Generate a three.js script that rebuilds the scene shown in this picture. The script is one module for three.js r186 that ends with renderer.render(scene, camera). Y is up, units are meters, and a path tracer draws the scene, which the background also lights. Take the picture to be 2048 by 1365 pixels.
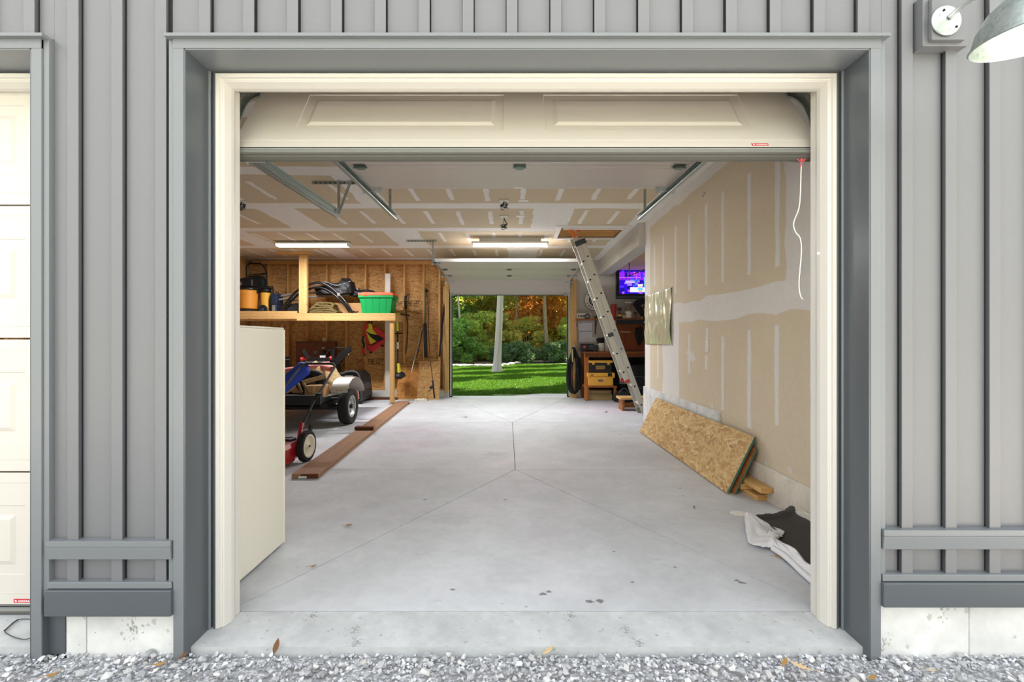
import * as THREE from 'three';
import { RoundedBoxGeometry } from 'three/addons/geometries/RoundedBoxGeometry.js';
import { ConvexGeometry } from 'three/addons/geometries/ConvexGeometry.js';
import { mergeGeometries } from 'three/addons/utils/BufferGeometryUtils.js';
import { ImprovedNoise } from 'three/addons/math/ImprovedNoise.js';
import { RectAreaLightUniformsLib } from 'three/addons/lights/RectAreaLightUniformsLib.js';

// ---------------------------------------------------------------- camera, sky, sun, exposure
// x to the right, y up, the camera stands at z = 0 and looks into the garage along -z; "d" below is the depth -z.
const EYE = 1.17, F = 940;                       // eye height (m), focal length (px of a 2048 x 1365 frame)
const scene = new THREE.Scene();
const camera = new THREE.PerspectiveCamera(2 * Math.atan(682.5 / F) * 180 / Math.PI, 2048 / 1365, 0.05, 300);
camera.position.set(0, EYE, 0);
camera.lookAt(0, EYE, -5);
scene.add(camera);
const renderer = new THREE.WebGLRenderer({ antialias: true });
renderer.toneMapping = THREE.LinearToneMapping;
renderer.toneMappingExposure = 2.1;
renderer.shadowMap.enabled = true;
RectAreaLightUniformsLib.init();
{ // thin bright autumn haze: the same all round, a little bluer towards the zenith
  const w = 64, h = 32, a = new Float32Array(w * h * 4);
  for (let y = 0; y < h; y++) for (let x = 0; x < w; x++) {
    const e = Math.max(0, ((y + 0.5) / h - 0.5) * 2), k = (y * w + x) * 4;
    a[k] = 1.16 - 0.20 * e; a[k + 1] = 1.14 - 0.10 * e; a[k + 2] = 1.10 + 0.04 * e; a[k + 3] = 1;
  }
  const t = new THREE.DataTexture(a, w, h, THREE.RGBAFormat, THREE.FloatType);
  t.mapping = THREE.EquirectangularReflectionMapping; t.minFilter = t.magFilter = THREE.LinearFilter; t.needsUpdate = true;
  scene.background = t; scene.environment = t;
  scene.backgroundIntensity = scene.environmentIntensity = 1.0;
}
const sun = new THREE.DirectionalLight(0xfff0d8, 24);
sun.position.set(25.2, 23.8, -33.75); sun.target.position.set(0, 0, -18);
sun.castShadow = true; sun.shadow.mapSize.set(2048, 2048);
Object.assign(sun.shadow.camera, { left: -30, right: 30, top: 30, bottom: -30, near: 1, far: 90 });
scene.add(sun, sun.target);
const LED = 64;                                  // radiance of a ceiling LED fitting's light

// ---------------------------------------------------------------- helpers
let seed = 7;
const rnd = () => { seed = (seed * 1664525 + 1013904223) >>> 0; return seed / 4294967296; };
const rr = (a, b) => a + (b - a) * rnd();
const reseed = (s) => { seed = s >>> 0; };
const noise = new ImprovedNoise();
const V = (x, y, z) => new THREE.Vector3(x, y, z);
const V2 = (x, y) => new THREE.Vector2(x, y);
const at = (px, py, d) => V((px - 1024) * d / F, EYE - (py - 682.5) * d / F, -d);     // a measured pixel at a known depth
const used = new Map();
function numbered(n) { const k = used.get(n) ?? 0; used.set(n, k + 1); return k ? n + '_' + String(k).padStart(3, '0') : n; }
function tag(o, label, category, group) { o.userData = { ...o.userData, label, category }; if (group) o.userData.group = group; return o; }
function thing(name, label, category, pos = [0, 0, 0], turn = 0, group) {
  const o = new THREE.Group(); o.name = numbered(name); o.position.set(...pos); o.rotation.y = turn;
  scene.add(o); return tag(o, label, category, group);
}
function struct(name) { const o = new THREE.Group(); o.name = name; o.userData.kind = 'structure'; scene.add(o); return o; }
const SPLIT = new Set('latch screw corner_foot foot top_flap line_guide fender_bolt canopy_screw rim_hole buckle lever tin lid brush tool_handle clip end_clamp handle_grip socket handle cross_bar control_cable wheel'.split(' '));
function part(parent, name, geo, m, label) {
  if (Array.isArray(geo) && geo.length > 1 && SPLIT.has(name)) return geo.map((g) => part(parent, name, g, m, label))[0];
  const g = Array.isArray(geo) ? merge(geo) : geo;
  const o = new THREE.Mesh(g, m); o.name = name; o.castShadow = o.receiveShadow = true; parent.add(o);
  if (label) o.userData.label = label;
  return o;
}
// geometry given in world coordinates, under a thing that stands somewhere
function wpart(parent, name, geo, m, label) {
  if (Array.isArray(geo) && geo.length > 1 && SPLIT.has(name)) return geo.map((g) => wpart(parent, name, g, m, label))[0];
  const g = Array.isArray(geo) ? merge(geo) : geo; parent.updateMatrixWorld(true);
  g.applyMatrix4(parent.matrixWorld.clone().invert()); return part(parent, name, g, m, label);
}
function flat(g) {
  const n = g.index ? g.toNonIndexed() : g.clone();
  for (const k of Object.keys(n.attributes)) if (!['position', 'normal', 'uv'].includes(k)) n.deleteAttribute(k);
  if (!n.attributes.normal) n.computeVertexNormals();
  if (!n.attributes.uv) n.setAttribute('uv', new THREE.BufferAttribute(new Float32Array(n.attributes.position.count * 2), 2));
  n.morphAttributes = {}; return n;
}
function merge(list) { return mergeGeometries(list.map(flat), false); }
// uv in metres, one plane per face by its normal; u runs along the axis "along" (0 x, 1 y, 2 z) where the face has it
function uvm(g, along = 0, ox = 0, oy = 0) {
  g = flat(g); const p = g.attributes.position, n = g.attributes.normal, uv = g.attributes.uv;
  for (let f = 0; f < p.count; f += 3) {
    const s = [0, 0, 0];
    for (let k = 0; k < 3; k++) { s[0] += Math.abs(n.getX(f + k)); s[1] += Math.abs(n.getY(f + k)); s[2] += Math.abs(n.getZ(f + k)); }
    const ax = s.indexOf(Math.max(...s)); let u = (ax + 1) % 3, v = (ax + 2) % 3;
    if (v === along || (u !== along && v < u)) [u, v] = [v, u];
    for (let k = 0; k < 3; k++) { const q = [p.getX(f + k), p.getY(f + k), p.getZ(f + k)]; uv.setXY(f + k, q[u] + ox, q[v] + oy); }
  }
  return g;
}
let bxn = 0;
// box from one corner to the other, with eased edges; uv in metres along its longest side
function bx(x0, x1, y0, y1, z0, z1, r = 0.002) {
  const w = Math.abs(x1 - x0), h = Math.abs(y1 - y0), d = Math.abs(z1 - z0);
  const rad = Math.min(r, w * 0.45, h * 0.45, d * 0.45);
  let g = rad > 0 ? new RoundedBoxGeometry(w, h, d, 1, rad) : new THREE.BoxGeometry(w, h, d);
  g.translate((x0 + x1) / 2, (y0 + y1) / 2, (z0 + z1) / 2);
  const L = [w, h, d]; bxn++;
  return uvm(g, L.indexOf(Math.max(...L)), (bxn * 0.37) % 3, (bxn * 0.211) % 2);
}
function tube(pts, r, seg = 0, rad = 8, closed = false) {
  const c = new THREE.CatmullRomCurve3(pts, closed, 'catmullrom', 0.5);
  return new THREE.TubeGeometry(c, seg || pts.length * 6, r, rad, closed);
}
function polytube(pts, r, rad = 8) {                // straight runs with tight bends
  const path = new THREE.CurvePath();
  for (let i = 0; i < pts.length - 1; i++) path.add(new THREE.LineCurve3(pts[i], pts[i + 1]));
  return merge(pts.slice(1).map((p, i) => rod(pts[i], p, r, r, rad)).concat(pts.slice(1, -1).map((p) => new THREE.SphereGeometry(r, rad, 6).translate(p.x, p.y, p.z))));
}
function rod(a, b, r0, r1 = r0, rad = 10, caps = true) {
  const d = b.clone().sub(a), g = new THREE.CylinderGeometry(r1, r0, d.length(), rad, 1, !caps);
  g.applyQuaternion(new THREE.Quaternion().setFromUnitVectors(V(0, 1, 0), d.clone().normalize()));
  return g.translate((a.x + b.x) / 2, (a.y + b.y) / 2, (a.z + b.z) / 2);
}
// a bar of rectangular section from a to b; "up" fixes which way its height h points
function bar(a, b, w, h, up = V(0, 1, 0), r = 0.002) {
  const d = b.clone().sub(a), L = d.length(), ez = d.normalize(), ex = up.clone().cross(ez).normalize(), ey = ez.clone().cross(ex);
  const g = bx(-w / 2, w / 2, -h / 2, h / 2, -L / 2, L / 2, r);
  g.applyMatrix4(new THREE.Matrix4().makeBasis(ex, ey, ez));
  return g.translate((a.x + b.x) / 2, (a.y + b.y) / 2, (a.z + b.z) / 2);
}
function lathe(pts, seg = 24) { return new THREE.LatheGeometry(pts.map(([x, y]) => V2(x, y)), seg); }
function shape(pts, holes = []) {
  const s = new THREE.Shape(pts.map(([x, y]) => V2(x, y)));
  for (const h of holes) s.holes.push(new THREE.Path(h.map(([x, y]) => V2(x, y))));
  return s;
}
function extrude(pts, depth, bevel = 0, holes = []) {
  return new THREE.ExtrudeGeometry(shape(pts, holes), { depth, bevelEnabled: bevel > 0, bevelSize: bevel, bevelThickness: bevel, bevelSegments: 1, bevelOffset: -bevel, curveSegments: 8 });
}
// polygon in the floor plane (x, d) -> slab whose top is at y
function floorPoly(pts, y, thick, bevel = 0.002) {
  let a = 0; pts.forEach(([x, q], i) => { const [x2, q2] = pts[(i + 1) % pts.length]; a += x * q2 - x2 * q; });
  if (a < 0) pts = pts.slice().reverse();
  const g = extrude(pts, thick - 2 * bevel, bevel); g.rotateX(-Math.PI / 2); return g.translate(0, y - thick + bevel, 0);
}
function inset(pts, k) {                            // convex polygon, moved in by k
  let a = 0; pts.forEach(([x, q], i) => { const [x2, q2] = pts[(i + 1) % pts.length]; a += x * q2 - x2 * q; });
  if (a < 0) pts = pts.slice().reverse();
  const n = pts.length, L = pts.map((p, i) => { const q = pts[(i + 1) % n], dx = q[0] - p[0], dy = q[1] - p[1], l = Math.hypot(dx, dy); return { p: [p[0] - dy / l * k, p[1] + dx / l * k], d: [dx / l, dy / l] }; });
  return L.map((b, i) => { const c = L[(i + n - 1) % n], x = b.d[0] * c.d[1] - b.d[1] * c.d[0], t = ((b.p[0] - c.p[0]) * b.d[1] - (b.p[1] - c.p[1]) * b.d[0]) / (c.d[0] * b.d[1] - c.d[1] * b.d[0]); return [c.p[0] + c.d[0] * t, c.p[1] + c.d[1] * t]; });
}
// a parametric sheet with thickness: f(u, v) -> Vector3
function sheet(f, nu, nv, thick = 0.002) {
  const P = [], uv = [], I = [], grid = [];
  for (let i = 0; i <= nu; i++) for (let j = 0; j <= nv; j++) grid.push(f(i / nu, j / nv));
  const A = (i, j) => grid[Math.min(nu, Math.max(0, i)) * (nv + 1) + Math.min(nv, Math.max(0, j))];
  const N = (i, j) => A(i + 1, j).clone().sub(A(i - 1, j)).cross(A(i, j + 1).clone().sub(A(i, j - 1))).normalize();
  for (const s of [0.5, -0.5]) for (let i = 0; i <= nu; i++) for (let j = 0; j <= nv; j++) { const p = A(i, j).clone().addScaledVector(N(i, j), s * thick); P.push(p.x, p.y, p.z); uv.push(i / nu, j / nv); }
  const o = (nu + 1) * (nv + 1), id = (i, j) => i * (nv + 1) + j;
  for (let i = 0; i < nu; i++) for (let j = 0; j < nv; j++) { const a = id(i, j), b = id(i + 1, j), c = id(i + 1, j + 1), e = id(i, j + 1); I.push(a, b, c, a, c, e, o + a, o + c, o + b, o + a, o + e, o + c); }
  const rim = []; for (let i = 0; i < nu; i++) rim.push([id(i, 0), id(i + 1, 0)]); for (let j = 0; j < nv; j++) rim.push([id(nu, j), id(nu, j + 1)]);
  for (let i = nu; i > 0; i--) rim.push([id(i, nv), id(i - 1, nv)]); for (let j = nv; j > 0; j--) rim.push([id(0, j), id(0, j - 1)]);
  for (const [a, b] of rim) I.push(a, o + a, o + b, a, o + b, b);
  const g = new THREE.BufferGeometry(); g.setAttribute('position', new THREE.Float32BufferAttribute(P, 3)); g.setAttribute('uv', new THREE.Float32BufferAttribute(uv, 2)); g.setIndex(I); g.computeVertexNormals(); return g;
}
// soft heap: a dome with folds, flat underneath
function heap(w, h, d, s, amp = 0.15, freq = 3) {
  const g = new THREE.SphereGeometry(1, 40, 26), p = g.attributes.position;
  for (let i = 0; i < p.count; i++) {
    const x = p.getX(i), y = p.getY(i), z = p.getZ(i);
    const k = 1 + amp * (noise.noise(x * freq + s, y * freq * 0.6, z * freq) + 0.5 * noise.noise(x * freq * 2.7, y * freq * 2 + s, z * freq * 2.7));
    const sq = (v) => Math.sign(v) * Math.pow(Math.abs(v), 0.75);
    p.setXYZ(i, sq(x) * w / 2 * k, Math.max(-0.02, y * h * k), sq(z) * d / 2 * k);
  }
  g.computeVertexNormals(); return g;
}

// ---------------------------------------------------------------- textures
function canvas(w, h, fn) {
  const c = document.createElement('canvas'); c.width = w; c.height = h; fn(c.getContext('2d'), w, h); return c;
}
function tex(c, srgb = true, rep = null) {
  const t = new THREE.CanvasTexture(c); if (srgb) t.colorSpace = THREE.SRGBColorSpace;
  t.wrapS = t.wrapT = THREE.RepeatWrapping; t.magFilter = THREE.LinearFilter; t.anisotropy = 8;
  if (rep) t.repeat.set(...rep); return t;
}
// tileable value noise, several octaves, 0..1
function fbm(n, base, oct, s) {
  const out = new Float32Array(n * n); let tot = 0, amp = 1, f = base; reseed(s);
  for (let o = 0; o < oct; o++) {
    const L = new Float32Array(f * f).map(() => rnd());
    for (let y = 0; y < n; y++) { const fy = y / n * f, y0 = Math.floor(fy), ty = fy - y0, sy = ty * ty * (3 - 2 * ty), ya = (y0 % f) * f, yb = ((y0 + 1) % f) * f;
      for (let x = 0; x < n; x++) { const fx = x / n * f, x0 = Math.floor(fx), tx = fx - x0, sx = tx * tx * (3 - 2 * tx), xa = x0 % f, xb = (x0 + 1) % f;
        out[y * n + x] += amp * ((L[ya + xa] * (1 - sx) + L[ya + xb] * sx) * (1 - sy) + (L[yb + xa] * (1 - sx) + L[yb + xb] * sx) * sy); } }
    tot += amp; amp *= 0.55; f *= 2;
  }
  return out.map((v) => v / tot);
}
const NA = fbm(512, 4, 7, 11), NB = fbm(512, 16, 5, 23), NC = fbm(512, 64, 3, 37);
// multiply what is on a canvas by grain: n in 0..1 from the noise tables
function grain(g, w, h, fn) {
  const im = g.getImageData(0, 0, w, h), a = im.data;
  for (let y = 0; y < h; y++) for (let x = 0; x < w; x++) { const k = (y * w + x) * 4, m = fn(x, y); a[k] *= m[0] ?? m; a[k + 1] *= m[1] ?? m; a[k + 2] *= m[2] ?? m; }
  g.putImageData(im, 0, 0);
}
const nz = (T, x, y, s = 1) => T[((Math.floor(y * s) & 511) << 9) + (Math.floor(x * s) & 511)];
const rgb = (r, g, b, a = 1) => `rgba(${r | 0},${g | 0},${b | 0},${a})`;
function blotch(g, x, y, r, col, s = 0) {           // irregular spot with an outline of its own
  g.fillStyle = col; g.beginPath();
  for (let k = 0; k <= 14; k++) { const a = k / 14 * Math.PI * 2, q = r * (0.6 + 0.8 * noise.noise(Math.cos(a) * 1.3 + s, Math.sin(a) * 1.3, s * 2.1) + 0.25); g.lineTo(x + Math.cos(a) * q, y + Math.sin(a) * q * 0.8); }
  g.fill();
}
const bumpFine = tex(canvas(512, 512, (g, w, h) => { const im = g.createImageData(w, h); for (let i = 0; i < w * h; i++) { const v = 255 * (0.5 * NA[i] + 0.3 * NB[i] + 0.2 * NC[i]); im.data.set([v, v, v, 255], i * 4); } g.putImageData(im, 0, 0); }), false);
const rep = (t, x, y) => { const c = t.clone(); c.repeat.set(x, y); c.needsUpdate = true; return c; };

// garage floor: x -5.5..3.7, d 1.7..10.1
const FX0 = -5.5, FXW = 9.2, FD0 = 1.7, FDW = 8.4;
const floorMap = tex(canvas(2048, 2048, (g, w, h) => {
  g.fillStyle = rgb(206, 209, 213); g.fillRect(0, 0, w, h);
  grain(g, w, h, (x, y) => { const a = nz(NA, x, y, 0.5), b = nz(NB, x, y, 0.7), c = nz(NC, x, y), pk = nz(NA, x + 190, y + 70, 0.22); const m = 0.80 + 0.20 * a + 0.10 * b + 0.06 * c; const p = Math.max(0, pk - 0.56) * 0.2; return [m * (1 + p * 0.5), m * (1 - p), m * (1 - p * 0.2)]; });
  const X = (x) => (x - FX0) / FXW * w, Y = (d) => h - (d - FD0) / FDW * h, S = w / FXW;
  reseed(5);
  for (let i = 0; i < 900; i++) { const x = rr(0, w), y = rr(0, h); g.strokeStyle = rgb(90, 88, 90, rr(0.05, 0.25)); g.lineWidth = rr(0.6, 1.6); g.beginPath(); g.moveTo(x, y); g.lineTo(x + rr(-14, 14), y + rr(-3, 3)); g.stroke(); }
  for (let i = 0; i < 260; i++) blotch(g, rr(0, w), rr(0, h), rr(0.8, 2.4), rgb(80, 74, 72, rr(0.15, 0.5)), i);
  for (const [px, py, r] of [[1086, 1189, .013], [1098, 1184, .012], [1474, 1162, .012], [1484, 1166, .014], [1180, 1204, .016], [1200, 1203, .016], [1350, 1135, .008], [1227, 1104, .008], [1360, 977, .012], [1388, 1017, .01], [1265, 1165, .008], [905, 1180, .01], [1010, 1000, .01], [850, 1000, .012], [1150, 830, .02], [1240, 870, .018]]) {
    const d = EYE * F / (py - 682.5); blotch(g, X((px - 1024) * d / F), Y(d), r * S * 1.3, rgb(66, 64, 66, 0.6), px * 0.13);
  }
  for (let i = 0; i < 8; i++) blotch(g, X(rr(-2, 1.6)), Y(rr(3, 8)), rr(10, 34), rgb(150, 128, 132, 0.10), i * 3.7);
}));
const floorBump = rep(bumpFine, FXW / 1.2, FDW / 1.2);
const osbMap = tex(canvas(1024, 1024, (g, w, h) => {
  g.fillStyle = rgb(198, 158, 100); g.fillRect(0, 0, w, h); reseed(91);
  const T = [[218, 186, 130], [194, 152, 98], [228, 202, 152], [176, 132, 82], [210, 174, 118], [150, 106, 64], [234, 212, 168]];
  for (let i = 0; i < 5200; i++) {
    const c = T[Math.floor(rnd() * rnd() * T.length * 0.999)], L = rr(24, 120), W = rr(5, 20), x = rr(0, w), y = rr(0, h), a = (rnd() < 0.7 ? rr(-0.5, 0.5) : rr(0, 3.2)), al = rr(0.35, 0.9);
    for (const [ox, oy] of [[0, 0], [w, 0], [0, h], [-w, 0], [0, -h]]) {
      if (x + ox < -130 || x + ox > w + 130 || y + oy < -130 || y + oy > h + 130) continue;
      g.save(); g.translate(x + ox, y + oy); g.rotate(a); g.fillStyle = rgb(c[0], c[1], c[2], al); g.beginPath(); g.moveTo(-L / 2, -W / 2); g.lineTo(L / 2 - W, -W / 2); g.lineTo(L / 2, 0); g.lineTo(L / 2 - W / 2, W / 2); g.lineTo(-L / 2 + W * 0.4, W / 2); g.fill();
      g.strokeStyle = rgb(c[0] * 0.72, c[1] * 0.68, c[2] * 0.6, al * 0.5); g.lineWidth = 1; g.stroke();
      g.restore();
    }
  }
}));
osbMap.repeat.set(1 / 1.22, 1 / 1.22);
const pineMap = tex(canvas(1024, 512, (g, w, h) => {
  g.fillStyle = rgb(226, 194, 142); g.fillRect(0, 0, w, h); reseed(17);
  for (let i = 0; i < 230; i++) { const y = rr(0, h), k = rr(0.6, 1); g.strokeStyle = rgb(190 * k, 148 * k, 98 * k, rr(0.08, 0.36)); g.lineWidth = rr(0.6, 3); g.beginPath(); for (let x = 0; x <= w; x += 32) g.lineTo(x, y + 7 * Math.sin(x / w * Math.PI * 2 + i)); g.stroke(); }
  for (let i = 0; i < 16; i++) { const x = rr(30, w - 30), y = rr(10, h - 10); g.fillStyle = rgb(138, 86, 44, 0.85); g.beginPath(); g.ellipse(x, y, rr(4, 9), rr(3, 6), 0, 0, 7); g.fill(); g.strokeStyle = rgb(160, 110, 62, 0.5); g.lineWidth = 2; g.beginPath(); g.ellipse(x, y, rr(10, 18), rr(7, 10), 0, 0, 7); g.stroke(); }
  grain(g, w, h, (x, y) => 0.93 + 0.14 * nz(NC, x * 0.25, y));
}));
pineMap.repeat.set(1 / 1.6, 1 / 0.5);
const concMap = tex(canvas(1024, 512, (g, w, h) => {
  g.fillStyle = rgb(226, 226, 224); g.fillRect(0, 0, w, h); reseed(33);
  grain(g, w, h, (x, y) => 0.84 + 0.18 * nz(NA, x, y) + 0.1 * nz(NB, x, y));
  for (let i = 0; i < 150; i++) { const q = rnd() < 0.5; blotch(g, rr(0, w), rr(0, h), q ? rr(1, 3) : rr(3, 9), rgb(108, 106, 102, q ? 0.6 : 0.25), i * 1.7); }
  for (let i = 0; i < 5; i++) { const cx = rr(60, w - 60), cy = rr(60, h - 60); for (let k = 0; k < 60; k++) blotch(g, cx + rr(-40, 40) * rnd(), cy + rr(-40, 40) * rnd(), rr(1, 4), rgb(110, 108, 104, 0.35), k); }
}));
concMap.repeat.set(1 / 1.6, 1 / 0.8);
const curbMap = tex(canvas(1024, 256, (g, w, h) => {
  g.fillStyle = rgb(228, 221, 206); g.fillRect(0, 0, w, h); reseed(44);
  grain(g, w, h, (x, y) => 0.80 + 0.22 * nz(NA, x, y) + 0.12 * nz(NB, x, y * 0.3));
  for (let i = 0; i < 420; i++) { const x = rr(0, w), y = rr(0, h); g.strokeStyle = rgb(96, 84, 66, rr(0.15, 0.6)); g.lineWidth = rr(0.6, 2); g.beginPath(); g.moveTo(x, y); g.lineTo(x + rr(-2, 2), y + rr(2, 14)); g.stroke(); }
}));
curbMap.repeat.set(1 / 2, 1 / 0.5);
// drywall with filled joints and screw lines; r(): a smear of filler in metres
function filler(g, S, x0, y0, x1, y1, s, wob = 0.012, al = 0.95) {
  g.fillStyle = rgb(232, 229, 224, al); g.beginPath(); const n = 26;
  const W = (t, k) => wob * noise.noise(t * 5 + s, k * 3.1, s * 0.7) * 1.6;
  const P = [];
  for (let i = 0; i <= n; i++) P.push([x0 + (x1 - x0) * i / n, y0 + W(i / n * Math.max(1, (x1 - x0) * 1.2), 1)]);
  for (let i = 0; i <= n; i++) P.push([x1 + W(i / n * Math.max(1, (y1 - y0) * 1.2), 2), y0 + (y1 - y0) * i / n]);
  for (let i = n; i >= 0; i--) P.push([x0 + (x1 - x0) * i / n, y1 + W(i / n * Math.max(1, (x1 - x0) * 1.2), 3)]);
  for (let i = n; i >= 0; i--) P.push([x0 + W(i / n * Math.max(1, (y1 - y0) * 1.2), 4), y0 + (y1 - y0) * i / n]);
  P.forEach(([x, y], i) => g.lineTo(x * S, y * S)); g.fill();
}
function dryBase(g, w, h) { g.fillStyle = rgb(204, 188, 160); g.fillRect(0, 0, w, h); }
function dryGrain(g, w, h) { grain(g, w, h, (x, y) => 0.95 + 0.06 * nz(NA, x, y, 0.4) + 0.04 * nz(NC, x, y)); }
// right wall: u = d - 1.9 (0..4.9), v = height 0..2.9, canvas y down
const RW = 4.9, RH = 2.9;
const wallMap = tex(canvas(2048, Math.round(2048 * RH / RW), (g, w, h) => {
  const S = w / RW, U = (d) => d - 1.9, Y = (y) => RH - y; g.fillStyle = rgb(218, 203, 178); g.fillRect(0, 0, w, h);
  const f = (d0, d1, y0, y1, s, wob) => filler(g, S, U(d0), Y(y1), U(d1), Y(y0), s, wob);
  f(1.8, 6.9, 2.73, 2.95, 1, 0.02); f(1.8, 6.9, 1.37, 1.595, 2, 0.02);
  f(1.8, 3.25, 1.45, 2.95, 3, 0.02); f(6.44, 6.9, 0, 2.95, 4, 0.01); f(5.33, 5.9, 0.3, 1.5, 5, 0.02);
  const lens = [[3.35, 1.70, 2.66], [3.75, 1.70, 2.51], [4.22, 1.70, 2.51], [4.58, 1.72, 2.5], [5.02, 1.72, 2.52], [5.44, 1.72, 2.5], [5.88, 1.72, 2.48], [6.24, 1.9, 2.45]];
  lens.forEach(([d, a, b], i) => f(d - 0.028, d + 0.028, a, b, 10 + i, 0.008));
  [[2.956, .606, 1.288], [3.36, .565, 1.28], [3.75, .474, 1.265], [4.22, .55, 1.208], [4.58, .9, 1.03], [4.56, 1.14, 1.3], [5.02, .82, 1.25], [6.1, .7, 1.2]].forEach(([d, a, b], i) => f(d - 0.026, d + 0.026, a, b, 30 + i, 0.008));
  reseed(3);
  for (let i = 0; i < 26; i++) blotch(g, (U(4.98) + rr(-.1, .1)) * S, Y(1.0 + rr(-.06, .06)) * S, rr(3, 14), rgb(228, 224, 218, 0.9), i);
  for (const [d, y] of [[3.5, .262], [3.2, .29], [2.95, .28], [4.45, .56], [3.72, .3]]) blotch(g, U(d) * S, Y(y) * S, 14, rgb(224, 219, 210, 0.85), d);
  for (let i = 0; i < 40; i++) blotch(g, rr(0, w), rr(0, h), rr(0.8, 2), rgb(120, 100, 80, 0.5), i);
  dryGrain(g, w, h);
}));
// ceiling: u = x + 5.5 (0..7.5), v = d - 1.9 (0..8)
const CU = 7.5, CV = 8.0;
const ceilMap = tex(canvas(1900, Math.round(1900 * CV / CU), (g, w, h) => {
  const S = w / CU; dryBase(g, w, h);
  const f = (x0, x1, d0, d1, s, wob) => filler(g, S, x0 + 5.5, CV - (d1 - 1.9), x1 + 5.5, CV - (d0 - 1.9), s, wob);
  [[3.28, 3.52], [4.51, 4.75], [5.73, 5.96], [6.97, 7.19], [8.28, 8.5], [9.5, 9.9], [2.05, 2.3]].forEach(([a, b], i) => f(-5.6, 2, a, b, i + 1, 0.02));
  [[-1.84, -1.52, 4.7, 5.8], [-3.26, -2.77, 5.9, 7.0], [.28, .80, 5.9, 7.0], [-1.97, -1.45, 7.1, 8.3], [-3.5, -3.1, 8.4, 9.6], [-.08, .5, 8.4, 9.6], [-4.6, -4.2, 4.7, 5.8], [.6, 1.0, 2.2, 3.3], [-4.5, -4.1, 7.1, 8.3], [-.9, -.5, 3.5, 4.5]].forEach(([a, b, c, e], i) => f(a, b, c, e, 20 + i, 0.02));
  f(1.66, 2.1, 1.8, 10, 60, 0.03);
  for (const [a, b] of [[2.5, 3.1], [3.65, 4.35], [4.95, 5.6], [6.07, 6.76], [7.32, 7.98], [8.62, 9.3]]) for (let k = -13; k < 6; k++) { const x = -.29 + .417 * k; if (x < -5.3 || x > 1.6) continue; f(x - 0.028, x + 0.028, a + rr(-.04, .04), b + rr(-.05, .05), 90 + k, 0.008); }
  dryGrain(g, w, h);
}));
const galvMap = tex(canvas(512, 512, (g, w, h) => {
  g.fillStyle = rgb(206, 210, 210); g.fillRect(0, 0, w, h); reseed(8);
  for (let i = 0; i < 900; i++) { const k = rr(0.85, 1.08); blotch(g, rr(0, w), rr(0, h), rr(8, 22), rgb(200 * k, 206 * k, 206 * k, 0.5), i); }
}));
galvMap.repeat.set(4, 4);
const bandMap = tex(canvas(256, 512, (g, w, h) => { g.fillStyle = rgb(150, 146, 144); g.fillRect(0, 0, w, h); reseed(21); for (let i = 0; i < 170; i++) { g.fillStyle = rgb(70, 64, 58, rr(0.3, 0.9)); const y = rr(0, h), x = rr(0, w); g.fillRect(x, y, rr(6, 46), rr(1, 5)); } for (let i = 0; i < 10; i++) blotch(g, rr(0, w), rr(0, h), rr(6, 12), rgb(60, 54, 48, 0.9), i); grain(g, w, h, (x, y) => 0.85 + 0.25 * nz(NB, x, y)); }));
const barkMap = tex(canvas(256, 512, (g, w, h) => { g.fillStyle = rgb(112, 100, 86); g.fillRect(0, 0, w, h); reseed(22); for (let i = 0; i < 500; i++) { g.fillStyle = rgb(60, 52, 44, rr(0.2, 0.7)); g.fillRect(rr(0, w), rr(0, h), rr(1, 4), rr(14, 70)); } }));
const lawnMap = tex(canvas(1024, 1024, (g, w, h) => { g.fillStyle = rgb(62, 84, 30); g.fillRect(0, 0, w, h); reseed(31); for (let i = 0; i < 9000; i++) { const k = rr(0.7, 1.3); g.strokeStyle = rgb(60 * k, 88 * k, 28 * k, 0.7); g.lineWidth = 1.5; const x = rr(0, w), y = rr(0, h); g.beginPath(); g.moveTo(x, y); g.lineTo(x + rr(-5, 5), y + rr(-9, 9)); g.stroke(); } }));
lawnMap.repeat.set(1 / 2, 1 / 2);
const gravelMap = tex(canvas(1024, 1024, (g, w, h) => { g.fillStyle = rgb(150, 150, 151); g.fillRect(0, 0, w, h); reseed(32); for (let i = 0; i < 9000; i++) { const k = rr(0.75, 1.35); blotch(g, rr(0, w), rr(0, h), rr(3, 10), rgb(172 * k, 173 * k, 176 * k, 0.9), i); } }));
const brushMap = tex(canvas(512, 512, (g, w, h) => { g.fillStyle = rgb(235, 233, 228); g.fillRect(0, 0, w, h); grain(g, w, h, (x, y) => 0.95 + 0.05 * nz(NC, x * 0.06, y) + 0.02 * nz(NB, x, y)); }));

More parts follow.
